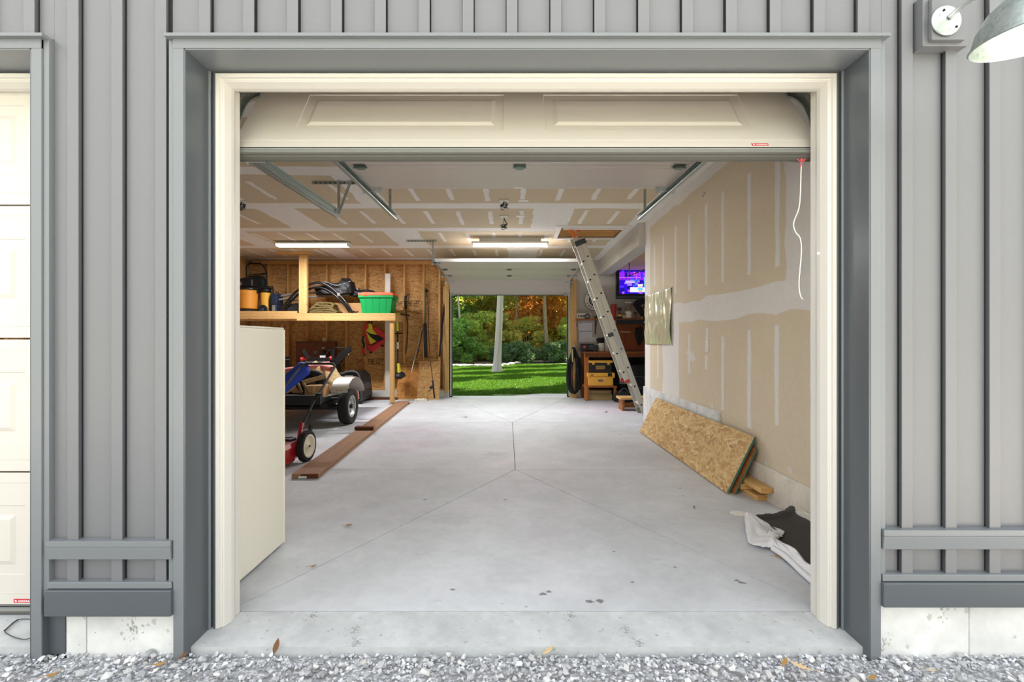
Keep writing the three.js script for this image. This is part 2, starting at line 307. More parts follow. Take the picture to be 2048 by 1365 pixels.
// ---------------------------------------------------------------- materials
const M = (o) => new THREE.MeshStandardMaterial({ roughness: 0.7, metalness: 0, ...o, color: o.color === undefined ? 0xffffff : o.color });
const MP = (o) => new THREE.MeshPhysicalMaterial({ roughness: 0.5, ...o });
const mat = {
  floor: M({ map: floorMap, bumpMap: floorBump, bumpScale: 0.0012, roughness: 0.58 }),
  apron: M({ map: rep(concMap, 1 / 1.1, 1 / 0.55), color: 0xdcdfe2, bumpMap: rep(bumpFine, 2.2, 2.2), bumpScale: 0.003, roughness: 0.75 }),
  concrete: M({ map: concMap, bumpMap: rep(bumpFine, 1.6, 1.6), bumpScale: 0.002, roughness: 0.85 }),
  curb: M({ map: curbMap, bumpMap: rep(bumpFine, 2, 2), bumpScale: 0.003, roughness: 0.88 }),
  underside: M({ color: 0x4c4b4a, roughness: 0.9 }),
  siding: MP({ color: 0x707175, roughness: 0.42, clearcoat: 0.25, clearcoatRoughness: 0.35, bumpMap: rep(bumpFine, 1.2, 0.5), bumpScale: 0.0012 }),
  trim: MP({ color: 0x75797d, roughness: 0.4, clearcoat: 0.3, clearcoatRoughness: 0.3, bumpMap: rep(bumpFine, 1, 1), bumpScale: 0.0008 }),
  trimDark: MP({ color: 0x50565b, roughness: 0.38, clearcoat: 0.4, clearcoatRoughness: 0.25, bumpMap: rep(bumpFine, 1, 1), bumpScale: 0.0008 }),  // trim paint darkened, with the shade of the sideways jamb faces in it
  grooveShade: M({ color: 0x33363a, roughness: 0.7 }),  // shade of the siding grooves put into the colour
  core: M({ color: 0xb9a27c, roughness: 0.9 }),
  casing: MP({ color: 0xd6d2cb, roughness: 0.42, clearcoat: 0.2 }),
  door: MP({ color: 0xd4cec6, roughness: 0.42, clearcoat: 0.15, bumpMap: rep(bumpFine, 1, 3), bumpScale: 0.0006 }),
  hinge: M({ map: galvMap, color: 0x9aa8a0, metalness: 0.7, roughness: 0.35 }),
  doorBack: MP({ color: 0xc4bbb2, roughness: 0.38, clearcoat: 0.3, clearcoatRoughness: 0.3 }),
  alu: M({ color: 0xa9adad, metalness: 0.35, roughness: 0.42, map: brushMap }),
  gasket: M({ color: 0x5a5852, roughness: 0.6 }),
  rubber: M({ color: 0x23262a, roughness: 0.75 }),
  galv: M({ map: galvMap, color: 0xe2e8e6, metalness: 0.85, roughness: 0.36 }),
  zinc: M({ map: galvMap, metalness: 0.6, roughness: 0.4, color: 0xf4f6f6 }),
  whitePaint: M({ color: 0xeae7e0, roughness: 0.5 }),
  filler: M({ color: 0xdedad3, roughness: 0.85, map: rep(brushMap, 0.7, 0.7) }),
  wallDry: M({ map: wallMap, roughness: 0.85 }),
  ceilDry: M({ map: ceilMap, roughness: 0.88 }),
  osbWall: M({ map: osbMap, color: 0xfff0e0, roughness: 0.85 }),
  osb: M({ map: rep(osbMap, 0.62, 0.62), color: 0xffffff, roughness: 0.75 }),
  osbEdge: M({ color: 0x3f6e62, roughness: 0.8 }),
  pine: M({ map: pineMap, roughness: 0.7 }),
  stud: M({ map: pineMap, color: 0xf2d8b4, roughness: 0.75 }),
  spf: M({ map: pineMap, color: 0xfff0d4, roughness: 0.7 }),
  plankOld: M({ map: pineMap, color: 0xb5a0a4, roughness: 0.8 }),
  plankEnd: M({ map: pineMap, color: 0x6e452c, roughness: 0.85 }),
  black: M({ color: 0x17181a, roughness: 0.5 }),
  blackMatte: M({ color: 0x1d1e20, roughness: 0.85 }),
  blackGloss: MP({ color: 0x121315, roughness: 0.3, clearcoat: 0.5 }),
  darkGrey: M({ color: 0x45484b, roughness: 0.6 }),
  greyLumber: M({ map: pineMap, color: 0xb9b7ac, roughness: 0.8 }),
  greyRail: M({ color: 0x95948f, roughness: 0.5, metalness: 0.3 }),
  red: MP({ color: 0xa3191f, roughness: 0.28, clearcoat: 0.6, clearcoatRoughness: 0.15 }),
  redGrip: M({ color: 0xd6343a, roughness: 0.6 }),
  cream: M({ color: 0xe6dfc9, roughness: 0.55 }),
  fridge: MP({ color: 0xebe6d6, roughness: 0.4, clearcoat: 0.25, bumpMap: rep(bumpFine, 2, 2), bumpScale: 0.0005 }),
  orange: M({ color: 0xe79a3c, roughness: 0.45 }),
  yellow: M({ color: 0xf0b545, roughness: 0.5 }),
  lime: M({ color: 0xd9dc3c, roughness: 0.6 }),
  orangeLid: M({ color: 0xf26a45, roughness: 0.45 }),
  green: M({ color: 0x0d9a50, roughness: 0.42 }),
  navy: M({ color: 0x1d2a44, roughness: 0.6 }),
  blue: M({ color: 0x1c3fb4, roughness: 0.6 }),
  canvasTan: M({ color: 0xc9ad7c, roughness: 0.9 }),
  olive: M({ color: 0x66562f, roughness: 0.9 }),
  pink: M({ color: 0xe58f92, roughness: 0.8 }),
  cardboard: M({ color: 0xb98e5f, roughness: 0.9 }),
  brownBox: M({ color: 0x6e3f27, roughness: 0.85 }),
  paper: M({ color: 0xe9e8ea, roughness: 0.8 }),
  tyre: M({ color: 0x1a1b1c, roughness: 0.8, bumpMap: rep(bumpFine, 6, 2), bumpScale: 0.002 }),
  fender: MP({ color: 0xcfcac0, roughness: 0.4, metalness: 0.3 }),
  chrome: M({ color: 0xc9cdd0, metalness: 0.9, roughness: 0.3 }),
  ladder: M({ color: 0xe8e6df, metalness: 0.15, roughness: 0.42, map: brushMap }),
  hole: M({ color: 0x0d0d0d, roughness: 0.95 }),
  peg: M({ color: 0xa45a30, roughness: 0.8 }),
  brown: M({ color: 0x7d4a2e, roughness: 0.7 }),
  glass: MP({ color: 0xffffff, transmission: 1, roughness: 0.05, thickness: 0, ior: 1.45 }),
  glow: new THREE.MeshStandardMaterial({ color: 0xffffff, emissive: 0xfff0d6, emissiveIntensity: 1.9, roughness: 0.6 }),
  foil: M({ color: 0xf2ecd2, metalness: 0.75, roughness: 0.3 }),
  wrapWhite: M({ color: 0xe4e5e8, roughness: 0.5 }),
  wrapBlack: M({ color: 0x33302e, roughness: 0.7, bumpMap: rep(bumpFine, 8, 8), bumpScale: 0.001 }),
  leafDry: M({ color: 0xa07a44, roughness: 0.85 }),
  leafDark: M({ color: 0x6e4a2c, roughness: 0.85 }),
  leafPale: M({ color: 0xcbb088, roughness: 0.85 }),
  lawn: M({ map: lawnMap, roughness: 0.95 }),
  gravelBed: M({ map: gravelMap, roughness: 0.95 }),
  birch: M({ map: rep(bandMap, 1, 3), roughness: 0.85 }),
  bark: M({ map: rep(barkMap, 1, 3), roughness: 0.9 }),
  soil: M({ color: 0x463a2c, roughness: 0.95 }),
  rock: M({ color: 0xd8d6d0, roughness: 0.85 }),
  roofing: M({ color: 0x4a4c4e, roughness: 0.7 }),
};
// ================================================================ the building
const XC = 0.057, XL = -3.11;                    // centre lines of the two front door openings
const CEIL = 2.85;
// ---- floor slab: saw cuts part it into panels
{
  const floor = struct('floor'), C1 = [0.03, 4.27], C2 = [0.005, 6.73];
  part(floor, 'slab_base', bx(-5.52, 3.75, -0.22, -0.048, -10.02, -1.815, 0.004), mat.underside);
  const fuv = (g) => { g = flat(g); const p = g.attributes.position, u = g.attributes.uv; for (let i = 0; i < p.count; i++) u.setXY(i, (p.getX(i) - FX0) / FXW, (-p.getZ(i) - FD0) / FDW); return g; };
  const P = [
    [[-1.23, 2.035], [1.37, 2.035], C1],
    [[-5.5, 2.0], [-1.26, 2.0], [-1.23, 2.035], C1, [-5.5, 4.27]],
    [[1.37, 2.035], [1.40, 2.0], [2.0, 2.0], [2.0, 4.27], C1],
    [[-5.5, 4.27], C1, C2, [-5.5, 6.73]],
    [C1, [2.0, 4.27], [2.0, 6.73], C2],
    [[-5.5, 6.73], C2, [-1.262, 9.8], [-5.5, 9.8]],
    [C2, [3.7, 6.73], [3.7, 9.8], [1.16, 9.8]],
    [C2, [1.16, 9.8], [1.19, 10.02], [-1.29, 10.02], [-1.262, 9.8]],
  ];
  for (const p of P) part(floor, 'slab_panel', fuv(floorPoly(inset(p, 0.0026), 0, 0.05, 0.0002)), mat.floor);
  // rougher strip in front of each door, falling a little to the outside
  for (const [c, s] of [[XC, 'a'], [XL, 'b']]) {
    const a = struct(s === 'a' ? 'apron_1' : 'apron_2');
    const g = uvm(extrude([[1.805, -0.006], [2.03, 0], [2.03, -0.2], [1.805, -0.2]], 2.63, 0.004), 2, c, 0); g.rotateY(Math.PI / 2); g.translate(c - 1.315, 0, 0);
    part(a, 'apron_slab', g, mat.apron);
  }
}
// ---- front wall
const front = struct('wall_front');
{
  const core = (x0, x1, y0, y1) => part(front, 'wall_core', bx(x0, x1, y0, y1, -1.985, -1.818, 0.003), mat.core);
  const sheath = (x0, x1, y0, y1) => part(front, 'sheathing', bx(x0, x1, y0, y1, -1.818, -1.808, 0), mat.grooveShade);  // backing behind the siding gaps, coloured dark as their shade
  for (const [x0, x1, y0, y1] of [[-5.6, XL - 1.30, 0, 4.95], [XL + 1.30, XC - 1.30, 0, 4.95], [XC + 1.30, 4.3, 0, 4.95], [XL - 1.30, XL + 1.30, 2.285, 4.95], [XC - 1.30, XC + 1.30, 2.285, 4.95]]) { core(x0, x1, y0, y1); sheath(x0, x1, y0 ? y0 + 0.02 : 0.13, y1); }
  const regions = [[-5.6, XL - 1.357, 0.2, 4.9], [XL - 1.357, XL + 1.357, 2.325, 4.9], [XL + 1.357, XC - 1.357, 0.2, 4.9], [XC - 1.357, XC + 1.357, 2.325, 4.9], [XC + 1.357, 4.3, 0.2, 4.9]];
  const clip = (a, b, [x0, x1]) => [Math.max(a, x0), Math.min(b, x1)];
  for (const R of regions) for (let k = -25; k < 36; k++) {
    const c = -1.665 + 0.1665 * k, [pa, pb] = clip(c + 0.0228, c + 0.1665 - 0.0228, R), [ba, bb] = clip(c - 0.021, c + 0.021, R);
    if (pb - pa > 0.01) part(front, 'siding_panel', bx(pa, pb, R[2], R[3], -1.808, -1.800, 0.0015), mat.siding);
    if (bb - ba > 0.012) part(front, 'batten', [bx(ba, bb, R[2], R[3], -1.786, -1.781, 0.0015), bx(c - 0.010, c + 0.010, R[2], R[3], -1.808, -1.785, 0)].slice(0, bb - ba > 0.04 ? 2 : 1), mat.siding);
  }
}
// ---- metal trim round the openings
let nTrim = 0;
const trimGroup = () => struct('trim_' + (++nTrim));
function openingTrim(c) {
  for (const s of [-1, 1]) {
    const t = trimGroup(), X = (a, b) => [c + s * a, c + s * b].sort((p, q) => p - q);
    const b2 = (a, b, y0, y1, d0, d1, m, n, r = 0.002) => { const [x0, x1] = X(a, b); part(t, n, bx(x0, x1, y0, y1, -d1, -d0, r), m); };
    b2(1.296, 1.335, -0.035, 2.31, 1.772, 1.806, mat.trim, 'post_face');
    b2(1.335, 1.357, 0.2, 2.31, 1.779, 1.806, mat.trim, 'outer_lip');
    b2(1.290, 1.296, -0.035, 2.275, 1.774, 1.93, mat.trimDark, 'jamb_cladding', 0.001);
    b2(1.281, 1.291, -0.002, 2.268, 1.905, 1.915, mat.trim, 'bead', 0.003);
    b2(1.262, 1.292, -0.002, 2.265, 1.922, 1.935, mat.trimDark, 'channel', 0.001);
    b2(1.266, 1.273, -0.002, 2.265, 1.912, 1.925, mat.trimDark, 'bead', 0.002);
  }
  const t = trimGroup();
  part(t, 'soffit_cladding', bx(c - 1.296, c + 1.296, 2.270, 2.276, -1.935, -1.774, 0.001), mat.trim);
  part(t, 'header_face', bx(c - 1.335, c + 1.335, 2.274, 2.31, -1.808, -1.770, 0.002), mat.trim);
  part(t, 'drip_cap', bx(c - 1.357, c + 1.357, 2.309, 2.322, -1.808, -1.752, 0.002), mat.trim);
}
openingTrim(XC); openingTrim(XL);
{ // bands and skirting boards of bent metal
  const bands = (x0, x1, y, fx0, fx1) => {
    const t = trimGroup();
    part(t, 'band_cap', bx(x0, x1, y[1], y[0], -1.808, -1.764, 0.002), mat.trim);
    part(t, 'band_face', bar(V(x0, (y[1] + y[2]) / 2, -1.772), V(x1, (y[1] + y[2]) / 2, -1.772), 0.012, y[1] - y[2], V(0, 1, 0.1)), mat.trim);
    part(t, 'starter_strip', bx(x0, x1, y[4], y[3], -1.808, -1.770, 0.002), mat.trim);
    const s = trimGroup();
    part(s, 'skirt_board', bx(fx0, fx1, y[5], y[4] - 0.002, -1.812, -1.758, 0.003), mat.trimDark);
  };
  bands(XL + 1.357, XC - 1.340, [.417, .395, .347, .260, .236, .137], -1.752, XC - 1.334);
  bands(XC + 1.340, 4.3, [.459, .436, .385, .289, .264, .171], XC + 1.334, 4.3);
  const t = trimGroup();
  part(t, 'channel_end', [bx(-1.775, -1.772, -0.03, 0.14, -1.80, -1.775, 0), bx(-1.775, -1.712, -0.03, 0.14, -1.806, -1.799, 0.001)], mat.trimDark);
}
{ // poured foundation seen under the cladding
  const f = struct('foundation_wall');
  for (const [x0, x1, y1] of [[-1.712, -1.635, .137], [-1.632, XC - 1.334, .137], [XC + 1.334, 1.752, .171], [1.755, 4.3, .171], [-5.6, XL - 1.335, .137]]) part(f, 'wall_block', bx(x0, x1, -0.3, y1 + 0.05, -1.99, -1.803 + (x0 > 1 ? 0.002 : 0), 0.004), mat.concrete);
}
// ---- white moulding round the doors
const caseProf = [[0, 1.93], [0, 1.914], [0.004, 1.910], [0.017, 1.912], [0.020, 1.922], [0.023, 1.924], [0.026, 1.922], [0.030, 1.926], [0.040, 1.958], [0.041, 1.975], [0.037, 1.992]];
function casing(c, n) {
  const g = struct('trim_' + (++nTrim)), H = 2.262, B = -0.001, W = 1.266;
  const run = (pts) => { const P = [], I = []; pts.forEach(([a, b]) => P.push(a.x, a.y, a.z, b.x, b.y, b.z)); for (let i = 0; i < pts.length - 1; i++) I.push(2 * i, 2 * i + 1, 2 * i + 3, 2 * i, 2 * i + 3, 2 * i + 2); const q = new THREE.BufferGeometry(); q.setAttribute('position', new THREE.Float32BufferAttribute(P, 3)); q.setIndex(I); const t = q.toNonIndexed(); t.computeVertexNormals(); return uvm(t, 1); };
  const full = caseProf.concat([[0, 1.992], [0, 1.93]]);
  const cap = (s) => uvm(new THREE.ShapeGeometry(shape(caseProf.concat([[0, 1.992]]).map(([u, d]) => [s * (W - u), d]))).rotateX(-Math.PI / 2).translate(c, 0.0005, 0));
  part(g, 'casing_side', [run(full.map(([u, d]) => [V(c - W + u, B, -d), V(c - W + u, H - u, -d)])), cap(-1)], mat.casing);
  part(g, 'casing_side', [run(full.map(([u, d]) => [V(c + W - u, H - u, -d), V(c + W - u, B, -d)])), cap(1)], mat.casing);
  part(g, 'casing_head', run(full.map(([u, d]) => [V(c - W + u, H - u, -d), V(c + W - u, H - u, -d)])), mat.casing);
  // wooden stop behind it
  for (const s of [-1, 1]) part(g, 'jamb_board', bx(c + s * 1.232, c + s * 1.30, 0, 2.24, -2.03, -1.992, 0.001), mat.casing);
}
casing(XC); casing(XL);

// ---- right wall: drywall sheets on a poured curb
{
  const w = struct('wall_right');
  const wuv = (g) => { g = flat(g); const p = g.attributes.position, u = g.attributes.uv; for (let i = 0; i < p.count; i++) u.setXY(i, (-p.getZ(i) - 1.9) / RW, p.getY(i) / RH); return g; };
  const raw = (x0, x1, y0, y1, d0, d1) => wuv(new THREE.BoxGeometry(x1 - x0, y1 - y0, d1 - d0).translate((x0 + x1) / 2, (y0 + y1) / 2, -(d0 + d1) / 2));
  part(w, 'wall_core', bx(1.905, 2.03, 0, 2.86, -6.67, -1.985, 0), mat.core);
  part(w, 'drywall_sheet', raw(1.892, 1.905, 1.47, 2.86, 1.985, 6.68), mat.wallDry);
  part(w, 'drywall_sheet', raw(1.892, 1.905, 0.24, 1.47, 1.985, 4.27), mat.wallDry);
  part(w, 'drywall_sheet', raw(1.892, 1.905, 0.525, 1.47, 4.27, 6.68), mat.wallDry);
  part(w, 'drywall_end', bx(1.890, 2.045, 0.525, 2.86, -6.686, -6.67, 0.002), mat.filler);
  part(w, 'drywall_back', bx(2.03, 2.045, 0, 2.86, -6.68, -1.985, 0), mat.filler);
  part(w, 'curb', bx(1.872, 2.04, -0.02, 0.243, -4.262, -1.985, 0.004), mat.curb);
  part(w, 'curb', bx(1.872, 2.05, -0.02, 0.528, -6.705, -4.268, 0.004), mat.concrete);
}
// ---- beam from the wall end to the back
{ const b = struct('beam_over_workshop'); part(b, 'beam_cladding', bx(1.80, 2.04, 2.535, 2.86, -9.76, -6.67, 0.004), mat.filler); }

// ---- ceiling with the hatch opening; hatch frame
const HX = [0.73, 1.66], HD = [6.88, 7.62];
{
  const c = struct('ceiling');
  const g = flat(extrude([[-5.5, 1.97], [3.75, 1.97], [3.75, 9.9], [-5.5, 9.9]], 0.016, 0, [[[HX[0], HD[0]], [HX[1], HD[0]], [HX[1], HD[1]], [HX[0], HD[1]]]]));
  g.rotateX(-Math.PI / 2).translate(0, CEIL, 0);
  const p = g.attributes.position, u = g.attributes.uv; for (let i = 0; i < p.count; i++) u.setXY(i, (p.getX(i) + 5.5) / CU, (-p.getZ(i) - 1.9) / CV);
  part(c, 'ceiling_drywall', g, mat.ceilDry);
  for (const [x0, x1, d0, d1] of [[-5.6, HX[0] - 0.04, 1.8, 10], [HX[1] + 0.04, 4.3, 1.8, 10], [HX[0] - 0.04, HX[1] + 0.04, 1.8, HD[0] - 0.04], [HX[0] - 0.04, HX[1] + 0.04, HD[1] + 0.04, 10]]) part(c, 'ceiling_deck', bx(x0, x1, CEIL + 0.018, 3.12, -d1, -d0, 0), mat.core);
  const h = struct('ceiling_hatch'), [a, b] = HX, [e, f] = HD;
  part(h, 'shaft_board', [bx(a - 0.02, a, CEIL, 3.35, -f, -e, 0), bx(b, b + 0.02, CEIL, 3.35, -f, -e, 0), bx(a, b, CEIL, 3.35, -f - 0.02, -f, 0), bx(a, b, CEIL, 3.35, -e, -e + 0.02, 0), bx(a, b, 3.33, 3.35, -f, -e, 0)], mat.spf);
  part(h, 'casing_board', bx(a - 0.09, b + 0.06, CEIL - 0.022, CEIL, -e, -e + 0.07, 0.003), mat.whitePaint);
  part(h, 'casing_board', bx(a - 0.07, b + 0.07, CEIL - 0.02, CEIL, -f - 0.07, -f, 0.003), mat.whitePaint);
  part(h, 'casing_board', bx(a - 0.07, a, CEIL - 0.02, CEIL, -f, -e, 0.003), mat.whitePaint);
  part(h, 'casing_board', bx(b, b + 0.07, CEIL - 0.02, CEIL, -f, -e, 0.003), mat.whitePaint);
  part(h, 'door_edge', bx(a + 0.02, b - 0.02, CEIL - 0.04, CEIL - 0.018, -e - 0.05, -e - 0.01, 0.003), mat.whitePaint);
}
// ---- back wall: studs and sheathing on the left, drywall right of the door
const studX = []; for (let k = -1; k > -12; k--) studX.push((808 - 1024 + 38.8 * (k + 2)) * 9.7 / F);
{
  const w = struct('wall_back'), ob = (x0, x1, y0, y1) => part(w, 'sheathing_board', bx(x0 + 0.002, x1 - 0.002, y0 + 0.002, y1 - 0.002, -9.86, -9.845, 0.001), mat.osbWall);
  for (let i = 0; i < 4; i++) { const x1 = -1.36 - i * 1.22, x0 = Math.max(-5.5, x1 - 1.22); ob(x0, x1, 0.15, 1.37); ob(x0, x1, 1.37, 2.59); ob(x0, x1, 2.59, 2.86); }
  for (const x of studX) if (x > -5.38) part(w, 'stud', bx(x - 0.019, x + 0.019, 0.19, 2.755, -9.845, -9.705, 0.002), mat.stud);
  for (const x of [-1.50, -1.405, -1.345]) part(w, 'door_stud', bx(x - 0.019, x + 0.019, 0.19, x < -1.45 ? 2.755 : 2.3, -9.845, -9.70, 0.002), mat.spf);
  part(w, 'door_post', bx(-1.385, -1.30, 0.10, 2.45, -9.70, -9.66, 0.002), mat.spf);
  for (const y of [2.757, 2.797]) part(w, 'top_plate', bx(-5.38, -1.3, y, y + 0.038, -9.845, -9.70, 0.002), mat.stud);
  part(w, 'bottom_plate', bx(-5.38, -1.32, 0.15, 0.188, -9.845, -9.70, 0.002), mat.stud);
  part(w, 'curb', bx(-5.5, -1.30, -0.02, 0.15, -9.87, -9.69, 0.004), mat.concrete);
  part(w, 'outer_cladding', [bx(-5.6, -1.29, -0.1, 4.95, -10.0, -9.862, 0), bx(1.18, 4.3, -0.1, 4.95, -10.0, -9.84, 0), bx(-1.3, 1.19, 2.35, 4.95, -10.0, -9.84, 0)], mat.trim);
  part(w, 'drywall_sheet', bx(1.30, 3.75, 0.16, 2.86, -9.84, -9.79, 0.002), mat.filler);
  part(w, 'header_drywall', bx(-1.30, 1.30, 2.42, 2.86, -9.84, -9.79, 0.002), mat.filler);
  part(w, 'door_post', bx(1.205, 1.33, 0.0, 2.45, -9.79, -9.68, 0.002), mat.spf);
  part(w, 'curb', bx(1.33, 3.75, -0.02, 0.16, -9.84, -9.76, 0.004), mat.concrete);
  // printed stamps on the sheathing, between the studs
  const st = tex(canvas(256, 64, (g, W, H) => { reseed(12); g.fillStyle = '#fff'; g.fillRect(0, 0, W, H); g.fillStyle = '#000'; for (let y = 8; y < 56; y += 16) for (let x = 6; x < 240; x += rr(8, 14)) { if (rnd() < 0.2) continue; g.fillRect(x, y + rr(0, 2), rr(3, 8), rr(8, 12)); } g.fillRect(150, 4, 4, 56); g.fillRect(150, 58, 100, 3); g.fillRect(150, 3, 100, 3); }), false);
  const inv = tex(canvas(256, 64, (g, W, H) => { g.drawImage(st.image, 0, 0); const im = g.getImageData(0, 0, W, H); for (let i = 0; i < im.data.length; i += 4) for (let k = 0; k < 3; k++) im.data[i + k] = 255 - im.data[i + k]; g.putImageData(im, 0, 0); }), false);
  const ink = M({ color: 0x2e1a10, roughness: 0.9, alphaMap: inv, transparent: true });
  for (const [x0, x1, y0, y1] of [[792, 842, 601, 615], [709, 770, 716, 731], [812, 846, 620, 628]]) { const a = at(x0, y1, 9.842), b = at(x1, y0, 9.842); part(w, 'printed_stamp', new THREE.PlaneGeometry(b.x - a.x, b.y - a.y).translate((a.x + b.x) / 2, (a.y + b.y) / 2, -9.843), ink); }
  // dark rubber weather seals at the opening's edges
  for (const x of [-1.262, 1.166]) part(w, 'weather_seal', bx(x - 0.012, x + 0.012, 0, 2.2, -9.90, -9.80, 0.002), mat.rubber);
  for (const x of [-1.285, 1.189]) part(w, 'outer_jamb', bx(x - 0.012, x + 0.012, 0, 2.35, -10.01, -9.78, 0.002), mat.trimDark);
}
{ // left wall and the workshop's own walls
  const w = struct('wall_left');
  part(w, 'sheathing_board', bx(-5.53, -5.515, 0.0, 1.6, -9.86, -1.985, 0), mat.osbWall);
  part(w, 'sheathing_board', bx(-5.53, -5.515, 1.6, 2.86, -9.86, -1.985, 0), mat.osbWall);
  for (let i = 0; i < 19; i++) part(w, 'stud', bx(-5.515, -5.375, 0.04, 2.86, -9.46 + i * 0.406 - 0.019, -9.46 + i * 0.406 + 0.019, 0.002), mat.stud);
  part(w, 'outer_cladding', bx(-5.62, -5.53, -0.1, 4.95, -10.0, -1.81, 0), mat.trim);
  const r = struct('wall_workshop');
  part(r, 'drywall_sheet', bx(3.70, 3.75, 0, 2.86, -9.84, -6.68, 0), mat.filler);
  part(r, 'drywall_sheet', bx(2.045, 3.75, 0, 2.86, -6.72, -6.68, 0), mat.filler);
  part(r, 'outer_cladding', bx(4.22, 4.3, -0.1, 4.95, -10.0, -1.81, 0), mat.trim);
  const c = struct('ceiling_workshop'); part(c, 'ceiling_drywall', bx(2.04, 3.72, 2.62, 2.64, -9.80, -6.70, 0), M({ color: 0xc7a67c, roughness: 0.88 }));
}
{ const r = struct('roof'); part(r, 'roof_deck', bx(-5.75, 4.4, 4.93, 5.1, -10.15, -1.74, 0.01), mat.roofing); }  // unseen flat deck, added this high so the house blocks the sun in front
// ================================================================ sectional doors
// one section, lying in its own plane: x across, y up the section (0..SH), +z the outside face
const SH = 0.567, SW = 1.283;
function sectionGeo() {
  const out = [], th = 0.044;
  out.push(bx(-SW, SW, 0.004, SH - 0.004, -th, -0.004, 0.003));                    // body
  const holes = [[-1.04, -0.095], [0.095, 1.04]].map(([a, b]) => [a, b, 0.130, 0.425]);
  // outside skin with two framed panels: recessed moulding ring round a raised field
  const skin = extrude([[-SW, 0.004], [SW, 0.004], [SW, SH - 0.004], [-SW, SH - 0.004]], 0.004, 0, holes.map(([a, b, c, d]) => [[a, c], [b, c], [b, d], [a, d]])); skin.translate(0, 0, -0.004); out.push(uvm(skin));
  for (const [a, b, c, d] of holes) {
    const ring = (u0, z0, u1, z1) => {
      const A = [[a + u0, c + u0], [b - u0, c + u0], [b - u0, d - u0], [a + u0, d - u0]], B = [[a + u1, c + u1], [b - u1, c + u1], [b - u1, d - u1], [a + u1, d - u1]], P = [];
      for (let i = 0; i < 4; i++) { const j = (i + 1) % 4; P.push(...A[i], z0, ...A[j], z0, ...B[j], z1, ...A[i], z0, ...B[j], z1, ...B[i], z1); }
      const g = new THREE.BufferGeometry(); g.setAttribute('position', new THREE.Float32BufferAttribute(P, 3)); g.computeVertexNormals(); return uvm(g);
    };
    out.push(ring(0, 0, 0.006, -0.009), ring(0.006, -0.009, 0.018, -0.004), ring(0.018, -0.004, 0.026, -0.010), ring(0.026, -0.010, 0.060, 0.003));
    const P = [a + 0.060, c + 0.060, b - 0.060, d - 0.060], f = new THREE.PlaneGeometry(P[2] - P[0], P[3] - P[1]).translate((P[0] + P[2]) / 2, (P[1] + P[3]) / 2, 0.003); out.push(uvm(f));
    out.push(bx(a - 0.004, b + 0.004, c - 0.004, d + 0.004, -0.014, -0.0105, 0));
  }
  for (const y of [0.052, SH - 0.045]) out.push(bx(-SW, SW, y, y + 0.004, -0.002, 0.0015, 0.0007)); // pressed lines
  return out;
}
const secOuter = merge(sectionGeo());
const secInner = merge([bx(-SW + 0.004, SW - 0.004, 0.006, SH - 0.006, -0.049, -0.044, 0.001), ...[0.05, 0.062, 0.5, 0.512].map((y) => bx(-SW + 0.01, SW - 0.01, y, y + 0.005, -0.0515, -0.048, 0.001))]);
const sealGeo = merge([bx(-SW, SW, -0.012, 0.0, -0.046, 0.002, 0.002), bx(-SW, SW, -0.030, -0.012, -0.040, -0.003, 0.003)]);
const gasketGeo = merge([bx(-SW + 0.002, SW - 0.002, -0.038, -0.030, -0.046, -0.001, 0.003), bx(-SW, SW, -0.044, -0.036, -0.034, -0.012, 0.003)]);
const hingeGeo = merge([bx(-0.045, 0.045, -0.035, 0.035, -0.056, -0.0515, 0.001), bx(-0.03, 0.03, -0.02, 0.028, -0.075, -0.055, 0.004), rod(V(-0.05, 0, -0.066), V(0.05, 0, -0.066), 0.007)]);
const bracketGeo = merge([bx(-0.04, 0.04, -0.03, 0.03, -0.058, -0.0515, 0.001), bx(-0.04, 0.04, -0.004, 0.002, -0.09, -0.056, 0.001), bx(-0.035, -0.03, -0.028, 0.028, -0.085, -0.056, 0.001), rod(V(-0.11, 0.0, -0.075), V(0.0, 0.0, -0.075), 0.006), rod(V(-0.125, 0, -0.075), V(-0.095, 0, -0.075), 0.022, 0.022, 14)]);
const stickerTex = tex(canvas(256, 64, (g, w, h) => { g.fillStyle = '#c8202f'; g.fillRect(0, 0, w, h); g.fillStyle = '#fff'; g.font = 'bold 44px sans-serif'; g.textAlign = 'left'; g.textBaseline = 'middle'; g.fillText('GARAGA', 66, 34); g.beginPath(); g.moveTo(14, 14); g.lineTo(54, 22); g.lineTo(36, 30); g.lineTo(56, 50); g.lineTo(30, 44); g.lineTo(24, 54); g.fill(); }));
const mSticker = M({ map: stickerTex, roughness: 0.4 });
